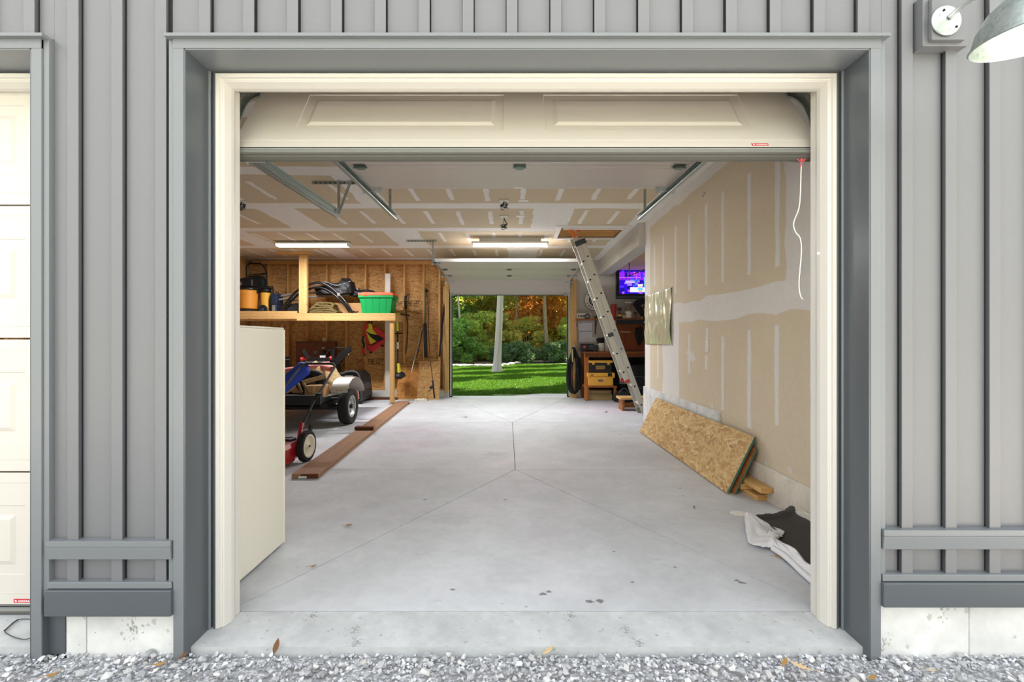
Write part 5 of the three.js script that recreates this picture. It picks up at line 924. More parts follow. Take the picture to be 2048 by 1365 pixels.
// ---- torn wrapping on the floor by the right wall
{
  const t = thing('plastic_wrap', 'torn black and white lumber wrap crumpled on the floor by the right wall', 'plastic sheet', [1.62, 0, -2.75]);
  const lerp2 = (A, u) => { const k = Math.min(A.length - 1.0001, u * (A.length - 1)), i = Math.floor(k), f = k - i; return [A[i][0] * (1 - f) + A[i + 1][0] * f, A[i][1] * (1 - f) + A[i + 1][1] * f]; };
  const Lb = [[1.575, 3.12], [1.545, 2.95], [1.50, 2.7], [1.44, 2.45], [1.45, 2.18]], Rb = [[1.858, 3.15], [1.862, 2.95], [1.866, 2.7], [1.866, 2.45], [1.866, 2.16]];
  wpart(t, 'black_lining', sheet((u, v) => { const a = lerp2(Lb, u), b = lerp2(Rb, u), X = a[0] + (b[0] - a[0]) * v, D = a[1] + (b[1] - a[1]) * v; return V(X, 0.012 + 0.016 * (1 + noise.noise(u * 7, v * 5, 1)) * Math.sin(Math.PI * Math.min(1, u * 8)) + 0.05 * Math.pow(v, 5), -D + 0.01 * noise.noise(u * 20, v * 20, 3)); }, 50, 24, 0.002), mat.wrapBlack);
  const A = [[1.545, 3.125], [1.43, 2.88], [1.335, 2.66], [1.40, 2.615], [1.455, 2.61], [1.452, 2.45], [1.445, 2.3], [1.44, 2.16]], B = [[1.60, 3.10], [1.60, 2.93], [1.635, 2.82], [1.585, 2.76], [1.52, 2.70], [1.525, 2.52], [1.50, 2.36], [1.485, 2.16]];
  const pr = tex(canvas(512, 256, (g, w, h) => { g.fillStyle = '#e8e9ec'; g.fillRect(0, 0, w, h); g.fillStyle = '#9ea3a8'; g.font = 'bold 30px sans-serif'; g.save(); g.translate(90, 40); g.rotate(0.5); for (let i = 0; i < 5; i++) g.fillRect(0, i * 14, 70 + (i % 2) * 16, 5); g.fillStyle = '#5b6066'; g.fillRect(0, -26, 34, 18); g.restore(); grain(g, w, h, (x, y) => 0.94 + 0.08 * nz(NB, x, y)); }));
  wpart(t, 'white_face', sheet((u, v) => { const a = lerp2(A, u), b = lerp2(B, u), X = a[0] + (b[0] - a[0]) * v, D = a[1] + (b[1] - a[1]) * v; const rag = v > 0.99 ? 0.010 * noise.noise(u * 26, 2, 5) : 0; return V(X + rag, 0.02 + 0.03 * Math.abs(noise.noise(u * 6, v * 2.2, 7)) + 0.03 * Math.sin(Math.PI * v) * (0.3 + u) + 0.003 * noise.noise(u * 26, v * 8, 2), -D + rag); }, 70, 20, 0.002), M({ map: pr, roughness: 0.5 }));
  wpart(t, 'rolled_edge', tube([[1.455, 2.60], [1.458, 2.48], [1.45, 2.32], [1.435, 2.15]].map(([x, d], i) => V(x - 0.01, 0.022 + 0.006 * (i % 2), -d)), 0.016, 40, 10), mat.wrapWhite);
  wpart(t, 'clear_wrap', sheet((u, v) => V(1.835 + 0.028 * v + 0.006 * noise.noise(u * 6, v, 3), 0.02 + 0.13 * v * (0.5 + 0.5 * u) + 0.02 * noise.noise(u * 9, v * 4, 1), -3.08 + 0.78 * u), 40, 10, 0.002), M({ color: 0xcfc8bb, roughness: 0.35 }));
}
// ---- right wall things
{
  const t = thing('reflective_film', 'crinkled shiny foil film taped on the right wall at its far end', 'foil', [1.89, 1.47, -6.05]);
  wpart(t, 'foil_sheet', sheet((u, v) => { const D = 6.62 - 1.08 * u, H = 1.13 + 0.665 * v; return V(1.882 - 0.034 * Math.abs(noise.noise(u * 8, v * 1.3, 5)) - 0.022 * Math.abs(noise.noise(u * 15, v * 2.2, 2)) - 0.006 * Math.abs(noise.noise(u * 30, v * 6, 4)), H + 0.006 * noise.noise(u * 9, 3, v), -D); }, 90, 50, 0.002), mat.foil);
  wpart(t, 'tape_strip', [bx(1.882, 1.889, 1.775, 1.81, -6.62, -5.53, 0), bx(1.882, 1.889, 1.12, 1.80, -5.56, -5.525, 0)], M({ color: 0xd8d2c6, roughness: 0.4 }));
  const o = thing('wall_outlet', 'white outlet cover among the screw lines of the tan wall', 'outlet', [1.892, 1.12, -4.55]); part(o, 'cover_plate', bx(-0.008, 0, -0.058, 0.058, -0.036, 0.036, 0.003), mat.paper); part(o, 'socket', [bx(-0.010, -0.007, 0.01, 0.036, -0.014, 0.014, 0.001), bx(-0.010, -0.007, -0.036, -0.01, -0.014, 0.014, 0.001)], mat.cream);
  const k = thing('wall_anchor', 'small broken anchor clip high on the tan wall near the ceiling', 'clip', [1.892, 2.52, -4.7]); k.position.set(1.892, 2.62, -4.62); part(k, 'clip', [bx(-0.02, 0, -0.03, 0.0, -0.02, -0.012, 0), bx(-0.02, 0, -0.02, 0.01, 0.012, 0.02, 0), bx(-0.006, 0, -0.01, 0.012, -0.02, 0.02, 0)], mat.filler);
}
// ---- extension ladder up into the hatch
{
  const foot = V(2.07, 0, -7.43), top = V(1.06, 2.85, -7.50), t = thing('extension_ladder', 'aluminium extension ladder leaning up into the ceiling hatch', 'ladder', foot.toArray());
  const a = top.clone().sub(foot).normalize(), w = V(-0.04, 0, 1.0).normalize(), n = w.clone().cross(a).normalize(), w2 = a.clone().cross(n).normalize();
  const m4 = new THREE.Matrix4().makeBasis(w2, a, n), fix = (g) => g.applyMatrix4(m4);
  const railG = (x, y0, y1, z, s) => { const W = 0.078; return [bx(x - 0.002, x + 0.002, y0, y1, z - W / 2, z + W / 2, 0), bx(x - (s > 0 ? 0.024 : 0), x + (s > 0 ? 0 : 0.024), y0, y1, z + W / 2 - 0.003, z + W / 2, 0), bx(x - (s > 0 ? 0.024 : 0), x + (s > 0 ? 0 : 0.024), y0, y1, z - W / 2, z - W / 2 + 0.003, 0)]; };
  const dRung = (x0, x1, y, z) => { const g = extrude([[-0.018, -0.012], [0.018, -0.012], [0.020, 0.002], [0.010, 0.016], [-0.010, 0.016], [-0.020, 0.002]], x1 - x0, 0); g.rotateY(Math.PI / 2).translate(x0, y, z); return g; };
  const sect = (n2, half, y0, y1, z, first) => {
    for (const s of [-1, 1]) { part(t, 'rail', fix(merge(railG(s * half, y0, y1, z, s))), mat.ladder); }
    for (let y = first; y < y1 - 0.08; y += 0.305) { part(t, 'rung', fix(dRung(-half, half, y, z)), mat.ladder); const e = []; for (const s of [-1, 1]) { const g = extrude([[-0.017, 0.008], [0.017, 0.008], [0.012, -0.008], [0.0, -0.019], [-0.012, -0.008]], 0.002, 0); g.rotateY(Math.PI / 2).translate(s * half + (s > 0 ? 0.0015 : -0.0035), y, z + 0.005); e.push(g); } part(t, 'rung_end', fix(merge(e)), mat.hole); }
  };
  sect('base', 0.205, 0.03, 2.95, 0, 0.20); sect('fly', 0.178, 0.62, 3.28, 0.082, 0.76);
  for (const s of [-1, 1]) { part(t, 'foot', fix(merge([bx(s * 0.205 - 0.02, s * 0.205 + 0.02, 0.0, 0.09, -0.03, 0.03, 0.006)])), mat.greyRail); part(t, 'rail_tip', fix(bx(s * 0.178 - 0.014, s * 0.178 + 0.014, 0.585, 0.63, 0.045, 0.12, 0.006)), mat.redGrip, 'red plastic rail tip'); part(t, 'rail_guide', fix(merge([bx(s * 0.195 - 0.02, s * 0.195 + 0.02, 2.84, 2.92, -0.045, 0.125, 0.004), bx(s * 0.19 - 0.012, s * 0.19 + 0.012, 1.34, 1.40, 0.03, 0.125, 0.006)])), s > 0 ? mat.darkGrey : mat.ladder); }
  part(t, 'rail_sticker', fix(bx(0.2055, 0.2085, 1.05, 1.42, -0.03, 0.03, 0)), M({ color: 0xbfc0c0, roughness: 0.6 }));
  const h = thing('hatch_strip', 'orange wood strip beside the ladder at the ceiling hatch', 'board', at(1146, 464, 6.95).toArray()); wpart(h, 'strip', [bar(at(1139, 459, 6.93), at(1152, 474, 6.90), 0.02, 0.07)], M({ map: pineMap, color: 0xf29a58, roughness: 0.7 })); wpart(h, 'strip_end', bar(at(1152, 457, 6.95), at(1160, 462, 6.95), 0.02, 0.05), M({ color: 0xe0674a, roughness: 0.6 }));
  const s = thing('step_stool', 'low wooden step stool at the foot of the ladder', 'stool', [2.02, 0, -7.98]); part(s, 'tread', bx(-0.22, 0.30, 0.19, 0.225, -0.16, 0.16, 0.004), mat.spf); for (const x of [-0.16, 0.24]) part(s, 'leg_board', bx(x - 0.018, x + 0.018, 0, 0.19, -0.14, 0.14, 0.003), M({ map: pineMap, color: 0xb98a5c })); part(s, 'stretcher', bx(-0.15, 0.23, 0.04, 0.12, -0.02, 0.02, 0.002), M({ map: pineMap, color: 0xb98a5c }));
}
// ---- workshop wall: shelves, bench, screen
const WD = 9.79;                                  // face of the workshop's back wall
{
  const t = thing('wall_shelf', 'long wooden wall shelf under the screen and the round sign', 'shelf', [2.0, 1.605, -9.65]);
  wpart(t, 'shelf_board', bx(1.30, 2.02, 1.600, 1.625, -9.788, -9.50, 0.003), M({ map: pineMap, color: 0xb97f55 })); wpart(t, 'shelf_board', bx(2.0, 3.6, 1.598, 1.624, -9.788, -9.50, 0.003), M({ map: pineMap, color: 0x8a5c40 }));
  for (const x of [1.33, 1.735]) wpart(t, 'bracket', [bx(x - 0.012, x + 0.012, 1.31, 1.60, -9.788, -9.775, 0), bar(V(x, 1.35, -9.78), V(x, 1.595, -9.60), 0.012, 0.02)], mat.darkGrey);
  const lt = tex(canvas(512, 64, (g, w, h) => { g.fillStyle = '#161a1c'; g.fillRect(0, 0, w, h); g.fillStyle = '#cfd4d2'; g.fillRect(205, 18, 300, 30); g.fillStyle = '#4a4d4c'; for (let i = 0; i < 16; i++) g.fillRect(212 + i * 18, 22, 8, 22); }));
  const f = thing('light_bar', 'black bar with pale lettering under the wall shelf', 'sign', [2.9, 1.55, -9.49]); const g = new THREE.BoxGeometry(1.35, 0.09, 0.05); part(f, 'bar_body', g, mat.black); part(f, 'front_print', new THREE.PlaneGeometry(1.33, 0.085).translate(0, 0, 0.0262), M({ map: lt, roughness: 0.5 })); f.position.set(2.80, 1.552, -9.53);
}
{ // television
  const scr = canvas(512, 320, (g, w, h) => {
    g.fillStyle = '#2a06c8'; g.fillRect(0, 0, w, h); reseed(77);
    g.fillStyle = '#0a0a90'; g.fillRect(0, 0, w, 60); g.fillStyle = '#8a1fe0'; g.fillRect(0, 70, w, 90);
    for (let i = 0; i < 60; i++) { g.fillStyle = ['#e05cf0', '#7a2cf0', '#3a30ff', '#b04cff', '#1c0f80'][i % 5]; g.fillRect(rr(0, w), rr(40, 130), rr(4, 26), rr(10, 70)); }
    for (let i = 0; i < 90; i++) { g.fillStyle = ['#4a2cff', '#1a0c70', '#9a6cff', '#2a70ff', '#c050ff', '#101060'][i % 6]; g.fillRect(rr(0, w), rr(140, 310), rr(8, 50), rr(6, 36)); }
    g.fillStyle = '#d58cff'; g.fillRect(0, 128, 200, 5); g.fillStyle = '#b9a6ff'; g.fillRect(58, 165, 90, 32); g.fillStyle = '#6fb4ff'; g.fillRect(236, 130, 60, 60); g.fillRect(236, 195, 60, 44);
    g.fillStyle = '#fff'; g.fillRect(104, 246, 150, 56); g.fillStyle = '#6cc0e8'; g.fillRect(176, 250, 50, 30); g.fillStyle = '#c8b090'; g.fillRect(184, 282, 36, 18); g.fillStyle = '#f0e6c0'; g.fillRect(176, 208, 50, 30);
    g.fillStyle = '#0b3050'; g.fillRect(262, 242, 70, 60); g.fillStyle = '#3be0d8'; g.fillRect(270, 252, 54, 14); g.fillRect(270, 274, 40, 12); g.fillStyle = '#c7c0ff'; g.fillRect(336, 150, 60, 130);
  });
  const st = tex(scr), t = thing('television', 'wall television showing a bright purple and blue city picture', 'television', [2.72, 1.95, -9.60]);
  const X0 = at(1232.5, 0, 9.58).x, W = 1.22, Y0 = at(0, 598, 9.58).y, Y1 = at(0, 527, 9.58).y;
  wpart(t, 'casing', bx(X0, X0 + W, Y0, Y1, -9.66, -9.592, 0.006), mat.blackGloss);
  wpart(t, 'screen', uvFit(new THREE.PlaneGeometry(W - 0.13, Y1 - Y0 - 0.165)).translate(X0 + W / 2, (Y0 + Y1) / 2 + 0.022, -9.5905), new THREE.MeshStandardMaterial({ color: 0x050505, emissive: 0xffffff, emissiveMap: st, emissiveIntensity: 0.62, roughness: 0.3 }));
  wpart(t, 'speaker_bar', bx(X0 + 0.01, X0 + W - 0.01, Y0 + 0.012, Y0 + 0.06, -9.595, -9.588, 0.002), mat.darkGrey);
  wpart(t, 'wall_mount', bx(X0 + 0.4, X0 + 0.8, Y0 + 0.2, Y1 - 0.2, -9.79, -9.66, 0), mat.darkGrey);
  const l = new THREE.RectAreaLight(0x7a4cff, 0.55, W - 0.13, Y1 - Y0 - 0.165); l.name = 'screen_light'; l.position.set(X0 + W / 2 - 2.72, (Y0 + Y1) / 2 + 0.022 - 1.95, 0.014); l.rotation.y = Math.PI; t.add(l);
  const k = thing('lamp_arm', 'jointed grey lamp arm in front of the television', 'lamp arm', at(1258, 552, 8.6).toArray());
  wpart(k, 'upright_rod', rod(at(1258.5, 505, 8.6), at(1258.5, 552, 8.6), 0.011), M({ color: 0x6a6472, roughness: 0.5 })); wpart(k, 'slanting_rod', bar(at(1257, 553, 8.6), at(1300, 534, 8.6), 0.016, 0.02), M({ color: 0x6b5a52, roughness: 0.5 })); wpart(k, 'joint', new THREE.SphereGeometry(0.02, 12, 8).translate(...at(1258.5, 552, 8.6).toArray()), mat.darkGrey);
}
function uvFit(g) { return g; }
{ // round club sign
  const ct = canvas(512, 512, (g, w) => {
    const c = w / 2, ring = (r, col) => { g.fillStyle = col; g.beginPath(); g.arc(c, c, r, 0, 7); g.fill(); };
    ring(256, '#d9d4c8'); ring(240, '#17171c'); ring(228, '#e6e2d6'); ring(140, '#15151d'); 
    g.strokeStyle = '#d8d4c8'; g.lineWidth = 7; for (let i = 0; i < 16; i++) { const a = i / 16 * 6.283; g.beginPath(); g.moveTo(c + Math.cos(a) * 98, c + Math.sin(a) * 98); g.lineTo(c + Math.cos(a) * 142, c + Math.sin(a) * 142); g.stroke(); }
    g.beginPath(); g.arc(c, c, 100, 0, 7); g.stroke(); ring(96, '#15151d'); ring(70, '#7c1a16');
    g.fillStyle = '#1a1a1e'; g.font = 'bold 62px sans-serif'; g.textAlign = 'center'; g.textBaseline = 'middle';
    const arc = (s, a0, step, R, flip) => [...s].forEach((ch, i) => { const a = a0 + i * step; g.save(); g.translate(c + Math.cos(a) * R, c + Math.sin(a) * R); g.rotate(a + (flip ? -Math.PI / 2 : Math.PI / 2)); g.fillText(ch, 0, 0); g.restore(); });
    arc('RAT', -2.52, 0.34, 184, false); arc('FOOTBALL', 2.72, -0.30, 186, true);
  });
  const t = thing('round_sign', 'round white football club sign with a dark centre, partly behind the ladder', 'sign', at(1191, 600, 9.77).toArray()), R = 24.5 * 9.77 / F;
  part(t, 'disc', rod(V(0, 0, -0.018), V(0, 0, 0.0), R, R, 48), mat.blackMatte); const f = new THREE.CircleGeometry(R * 0.995, 48); part(t, 'printed_face', f.translate(0, 0, 0.0012), M({ map: tex(ct), roughness: 0.5 }));
}
{ // things on the wall shelf
  const sh = 1.6255, place = (px, d = 9.62) => (px - 1024) * d / F;
  const pl = tex(canvas(256, 128, (g, w, h) => { g.fillStyle = '#e8e6dc'; g.fillRect(0, 0, w, h); g.fillStyle = '#23252c'; g.font = 'bold 78px sans-serif'; g.textBaseline = 'middle'; g.textAlign = 'center'; g.fillText('EBBT 8', w / 2, 68, 236); }));
  let t = thing('licence_plate', 'white licence plate with dark letters standing on the wall shelf', 'licence plate', [place(1168), sh, -9.60]); part(t, 'plate', bx(-0.15, 0.15, 0, 0.11, -0.004, 0.0, 0.001), mat.paper); part(t, 'plate_print', new THREE.PlaneGeometry(0.29, 0.105).translate(0, 0.055, 0.0012), M({ map: pl, roughness: 0.5 }));
  t = thing('photo_frame', 'small dark framed gadget in front of the licence plate', 'gadget', [place(1174), sh, -9.555]); part(t, 'frame', bx(-0.055, 0.05, 0, 0.085, -0.02, 0.02, 0.008), mat.black); part(t, 'screen', bx(-0.04, 0.035, 0.02, 0.065, 0.0195, 0.0215, 0.001), mat.greyRail); part(t, 'top_piece', bx(-0.03, 0.03, 0.085, 0.11, -0.015, 0.015, 0.004), mat.greyRail);
  t = thing('toy_truck', 'rust coloured model truck on the wall shelf beside the ladder', 'model', [place(1196), sh, -9.58]); part(t, 'body', [bx(-0.085, 0.075, 0.02, 0.055, -0.035, 0.035, 0.008)], mat.brown); part(t, 'cab', bx(-0.045, 0.01, 0.05, 0.115, -0.03, 0.03, 0.01), mat.black); for (const x of [-0.055, 0.045]) part(t, 'wheel', [rod(V(x, 0.02, -0.04), V(x, 0.02, 0.04), 0.02, 0.02, 14)], mat.black);
  t = thing('red_mug', 'tall red cup on the wall shelf beside the ladder', 'cup', [place(1227), sh, -9.60]); part(t, 'cup', lathe([[0, 0], [0.035, 0], [0.04, 0.01], [0.062, 0.285], [0.058, 0.288], [0.036, 0.02], [0, 0.015]], 24), M({ color: 0xa52a22, roughness: 0.4 })); part(t, 'rim', new THREE.TorusGeometry(0.06, 0.004, 8, 24).rotateX(Math.PI / 2).translate(0, 0.287, 0), M({ color: 0x5a1a18 }));
  t = thing('gavel_trophy', 'dark mushroom-shaped trophy on a small block on the wall shelf', 'trophy', [place(1238), sh, -9.58]); part(t, 'base', bx(-0.05, 0.045, 0, 0.045, -0.04, 0.04, 0.004), mat.black); part(t, 'band', bx(-0.045, 0.042, 0.045, 0.085, -0.036, 0.036, 0.003), mat.yellow); part(t, 'stem', rod(V(0, 0.085, 0), V(0, 0.17, 0), 0.02, 0.018, 14), mat.brown); part(t, 'head', lathe([[0, 0.155], [0.045, 0.165], [0.052, 0.19], [0.045, 0.22], [0, 0.225]], 22), M({ color: 0x4a3326, roughness: 0.6 }));
  t = thing('lidded_jar', 'glass jar of hardware with pale lids on the wall shelf below the television', 'jar', [place(1256), sh, -9.60]); part(t, 'lower_jar', lathe([[0, 0], [0.06, 0], [0.068, 0.02], [0.068, 0.13], [0.05, 0.15]], 24), mat.cream); part(t, 'glass_body', lathe([[0.001, 0.155], [0.066, 0.155], [0.07, 0.17], [0.07, 0.30], [0.06, 0.32]], 28), mat.glass); part(t, 'contents', lathe([[0, 0.16], [0.062, 0.16], [0.062, 0.29], [0, 0.295]], 20), M({ color: 0x75674f, roughness: 0.8 })); part(t, 'lid', [lathe([[0, 0.15], [0.07, 0.15], [0.07, 0.162], [0, 0.163]], 24), lathe([[0, 0.32], [0.066, 0.32], [0.066, 0.342], [0, 0.344]], 24)], mat.cream);
  t = thing('tape_measure', 'yellow edged small box between the trophy and the jar on the shelf', 'box', [place(1247), sh, -9.56]); part(t, 'case', bx(-0.03, 0.03, 0, 0.075, -0.02, 0.02, 0.008), mat.canvasTan); part(t, 'lid', bx(-0.032, 0.032, 0.075, 0.10, -0.022, 0.022, 0.006), mat.brown);
  t = thing('wine_stopper', 'small dark mushroom knob on the wall shelf beside the pennant sign', 'knob', [place(1270), sh, -9.58]); part(t, 'stem', rod(V(0, 0, 0), V(0, 0.10, 0), 0.009, 0.008), mat.brown); part(t, 'cap', lathe([[0, 0.095], [0.044, 0.10], [0.04, 0.118], [0, 0.128]], 20), M({ color: 0x4a2c20, roughness: 0.6 }));
  t = thing('tool_scraps', 'small tan and reddish tins at the right end of the shelf under the pennant', 'tin', [place(1278), sh, -9.56]); part(t, 'tin', [bx(-0.05, 0.0, 0, 0.05, -0.02, 0.02, 0.004)], M({ color: 0x9c6a58 })); part(t, 'second_tin', bx(0.01, 0.06, 0, 0.04, -0.02, 0.02, 0.004), mat.canvasTan);
  const pt = tex(canvas(256, 320, (g, w, h) => { g.fillStyle = '#171316'; g.fillRect(0, 0, w, h); g.fillStyle = '#c9a77a'; g.font = 'bold 56px serif'; g.fillText('O.P.', 96, 128); g.fillRect(120, 150, 110, 10); g.fillRect(120, 172, 110, 10); }));
  t = thing('shield_sign', 'dark shield-shaped sign with pale lettering at the end of the wall shelf', 'sign', [place(1286), sh, -9.76]);
  const out = [[-0.19, 0.30], [-0.09, 0.40], [0.12, 0.42], [0.30, 0.38], [0.32, 0.30], [0.12, 0.05], [0.10, 0.0], [-0.03, 0.0], [-0.04, 0.06]];
  const sg = extrude(out, 0.015, 0.003); const sp = sg.attributes.position, su = sg.attributes.uv; for (let i = 0; i < sp.count; i++) su.setXY(i, (sp.getX(i) + 0.2) / 0.52, sp.getY(i) / 0.42); part(t, 'shield', sg, M({ map: pt, roughness: 0.5 }));
  const stud = []; for (let i = 0; i < 11; i++) { const k = i / 10; stud.push(bx(-0.012, 0.012, -0.012, 0.012, 0.014, 0.022, 0.002).translate(-0.185 + 0.15 * k, 0.29 - 0.22 * k, 0)); } part(t, 'beaded_edge', stud, M({ color: 0xa89a84, roughness: 0.5 }));
}
{ // papers on the wall
  const cal = tex(canvas(256, 256, (g, w, h) => { g.fillStyle = '#eceaf0'; g.fillRect(0, 0, w, h); g.fillStyle = '#b9b7c0'; for (let i = 1; i < 7; i++) g.fillRect(10, i * 34, w - 20, 3); g.fillStyle = '#9db0d0'; g.fillRect(0, 0, w, 14); g.fillStyle = '#333'; g.fillRect(24, 24, 40, 8); }));
  const sheetPaper = (name, label, x0, x1, y0, y1, m, tilt) => { const a = at(x0, y1, 9.785), b = at(x1, y0, 9.785), t = thing(name, label, 'paper', [(a.x + b.x) / 2, (a.y + b.y) / 2, -9.786]); const w = b.x - a.x, h = b.y - a.y; part(t, 'page', sheet((u, v) => V((u - .5) * w, (v - .5) * h, 0.004 + 0.006 * Math.sin(u * 3) * (1 - v)), 8, 8, 0.0015), m); part(t, 'pin', rod(V(0, h / 2 - 0.015, 0.003), V(0, h / 2 - 0.015, 0.012), 0.006), mat.redGrip); return t; };
  sheetPaper('wall_calendar', 'upper white calendar page pinned under the wall shelf', 1157, 1184, 645, 662, M({ map: cal, roughness: 0.8 }));
  sheetPaper('wall_notice', 'lower ruled white page pinned under the calendar page', 1158, 1184.5, 663, 679, M({ map: cal, roughness: 0.8 }));
  sheetPaper('wall_envelope', 'white envelope with a red mark pinned above the black radio', 1158, 1192, 675, 685, M({ color: 0xebebed, roughness: 0.8 }));
}
{ // bench
  const t = thing('work_bench', 'brown workbench along the workshop wall under the pegboard', 'workbench', [2.4, 0, -9.45]);
  wpart(t, 'bench_top', bx(1.43, 3.6, 0.925, 0.963, -9.785, -9.22, 0.003), M({ map: pineMap, color: 0xa8714a })); for (const x of [1.47, 3.5]) { wpart(t, 'leg', bx(x - 0.04, x + 0.045, 0, 0.925, -9.30, -9.262, 0.003), M({ map: pineMap, color: 0xd9a06a })); wpart(t, 'leg', bx(x - 0.04, x + 0.045, 0, 0.925, -9.76, -9.72, 0.003), M({ map: pineMap, color: 0xc08a5c })); }
  wpart(t, 'apron_board', bx(1.44, 3.5, 0.85, 0.925, -9.26, -9.24, 0.002), M({ map: pineMap, color: 0x8a5c3c })); wpart(t, 'low_shelf', bx(1.43, 2.05, 0.262, 0.29, -9.74, -9.16, 0.003), M({ map: pineMap, color: 0xc88c5c })); wpart(t, 'leg', bx(1.99, 2.04, 0.12, 0.262, -9.22, -9.18, 0.002), M({ map: pineMap, color: 0xc88c5c })); wpart(t, 'shelf_support', bx(1.43, 1.475, 0, 0.262, -9.20, -9.16, 0.002), M({ map: pineMap, color: 0xd9a06a }));
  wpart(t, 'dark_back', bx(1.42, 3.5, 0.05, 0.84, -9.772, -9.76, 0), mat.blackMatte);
  const bx2 = (name, label, cat, x, d, y) => thing(name, label, cat, [x, y, -d]);
  let u = bx2('radio', 'black and red job radio on the workbench', 'radio', 1.52, 9.42, 0.9635); part(u, 'case', bx(-0.17, 0.12, 0, 0.15, -0.09, 0.09, 0.02), mat.black); part(u, 'dial', [rod(V(-0.08, 0.09, 0.09), V(-0.08, 0.09, 0.10), 0.028, 0.028, 18)], mat.redGrip); part(u, 'speaker_grille', bx(0.02, 0.10, 0.03, 0.12, 0.088, 0.094, 0.003), mat.darkGrey);
  u = bx2('battery_charger', 'dark grey battery charger beside the job radio', 'charger', 1.66, 9.36, 0.9635); part(u, 'base', bx(-0.055, 0.055, 0, 0.05, -0.06, 0.06, 0.01), mat.darkGrey); part(u, 'battery', bx(-0.045, 0.05, 0.05, 0.125, -0.05, 0.05, 0.01), M({ color: 0x2b3542, roughness: 0.6 }));
  u = bx2('brush_can', 'pale metal can full of dark brushes on the workbench', 'can', 1.775, 9.40, 0.9635); part(u, 'can', lathe([[0, 0], [0.062, 0], [0.064, 0.01], [0.064, 0.165], [0.058, 0.165], [0.056, 0.02], [0, 0.02]], 26), mat.cream); part(u, 'brush', [0, 1, 2, 3, 4].map((k) => rod(V(-0.03 + k * 0.015, 0.1, 0.02 - 0.01 * k), V(-0.075 + k * 0.035, 0.25 + 0.02 * (k % 2), 0.03 - 0.02 * k), 0.012, 0.03, 10)), mat.blackMatte);
  u = bx2('paper_roll', 'white paper roll with a green handled tool behind it on the bench', 'roll', 1.905, 9.42, 0.9635); part(u, 'roll', [lathe([[0, 0], [0.062, 0], [0.05, 0.31], [0.02, 0.33], [0, 0.33]], 22)], mat.filler); part(u, 'green_handle', rod(V(-0.09, 0.2, -0.03), V(0.01, 0.40, -0.05), 0.02, 0.024, 12), M({ color: 0x2e7a3c, roughness: 0.5 }));
  u = bx2('wood_roll', 'brown cardboard tube standing beside the white roll on the bench', 'tube', 2.0, 9.44, 0.9635); part(u, 'tube', lathe([[0.03, 0], [0.042, 0], [0.042, 0.36], [0.03, 0.36]], 20), mat.brown); part(u, 'tube_end', lathe([[0.028, 0.358], [0.043, 0.358], [0.043, 0.364], [0.028, 0.364]], 20), mat.cardboard);
  // tool chests
  u = bx2('tool_box', 'black tool box with a yellow lid stacked on the yellow cooler', 'tool box', 1.73, 9.32, 0.552); part(u, 'body', bx(-0.21, 0.23, 0.0, 0.19, -0.12, 0.12, 0.015), mat.black); part(u, 'lid', bx(-0.225, 0.245, 0.19, 0.235, -0.13, 0.13, 0.012), mat.yellow); part(u, 'latch', [bx(-0.16, -0.115, 0.155, 0.205, 0.115, 0.135, 0.004), bx(0.135, 0.18, 0.155, 0.205, 0.115, 0.135, 0.004)], mat.yellow); part(u, 'handle', polytube([V(-0.08, 0.235, 0), V(-0.07, 0.265, 0), V(0.08, 0.265, 0), V(0.09, 0.235, 0)], 0.011), mat.black);
  const lb = tex(canvas(256, 128, (g, w, h) => { g.fillStyle = '#b59658'; g.fillRect(0, 0, w, h); g.fillStyle = '#4a2a1e'; g.fillRect(0, 84, w, 44); g.fillStyle = '#2a2420'; for (let i = 0; i < 6; i++) g.fillRect(18 + i * 38, 22, 24, 34); g.fillStyle = '#b03a2a'; g.fillRect(0, 100, 160, 12); }));
  part(u, 'label_print', new THREE.PlaneGeometry(0.17, 0.085).translate(0.0, 0.09, 0.1215), M({ map: lb, roughness: 0.5 }));
  u = bx2('tool_chest', 'yellow plastic chest with a round emblem on the bench low shelf', 'tool chest', 1.735, 9.32, 0.291); part(u, 'body', bx(-0.235, 0.245, 0, 0.185, -0.135, 0.135, 0.014), mat.yellow); part(u, 'lid', bx(-0.265, 0.275, 0.185, 0.258, -0.15, 0.15, 0.014), mat.yellow); part(u, 'corner_foot', [bx(-0.262, -0.22, 0.16, 0.19, 0.12, 0.148, 0.004), bx(0.23, 0.272, 0.16, 0.19, 0.12, 0.148, 0.004)], mat.yellow); part(u, 'latch', bx(0.135, 0.215, 0.19, 0.255, 0.14, 0.158, 0.006), mat.black); part(u, 'lid_grip', bx(-0.20, -0.14, 0.205, 0.22, 0.145, 0.153, 0.003), mat.black);
  const em = tex(canvas(256, 128, (g, w, h) => { g.fillStyle = '#f0b545'; g.fillRect(0, 0, w, h); g.fillStyle = '#4a3c58'; g.beginPath(); g.ellipse(128, 64, 106, 46, 0, 0, 7); g.fill(); g.fillStyle = '#d9b9a8'; g.beginPath(); g.ellipse(128, 64, 60, 26, 0, 0, 7); g.fill(); g.fillStyle = '#2a2436'; g.font = 'bold 40px sans-serif'; g.textAlign = 'center'; g.textBaseline = 'middle'; g.fillRect(80, 40, 20, 48); g.fillRect(118, 34, 22, 56); g.fillRect(158, 42, 20, 44); }));
  part(u, 'emblem', new THREE.PlaneGeometry(0.13, 0.065).translate(0.0, 0.105, 0.1362), M({ map: em, roughness: 0.5 }));
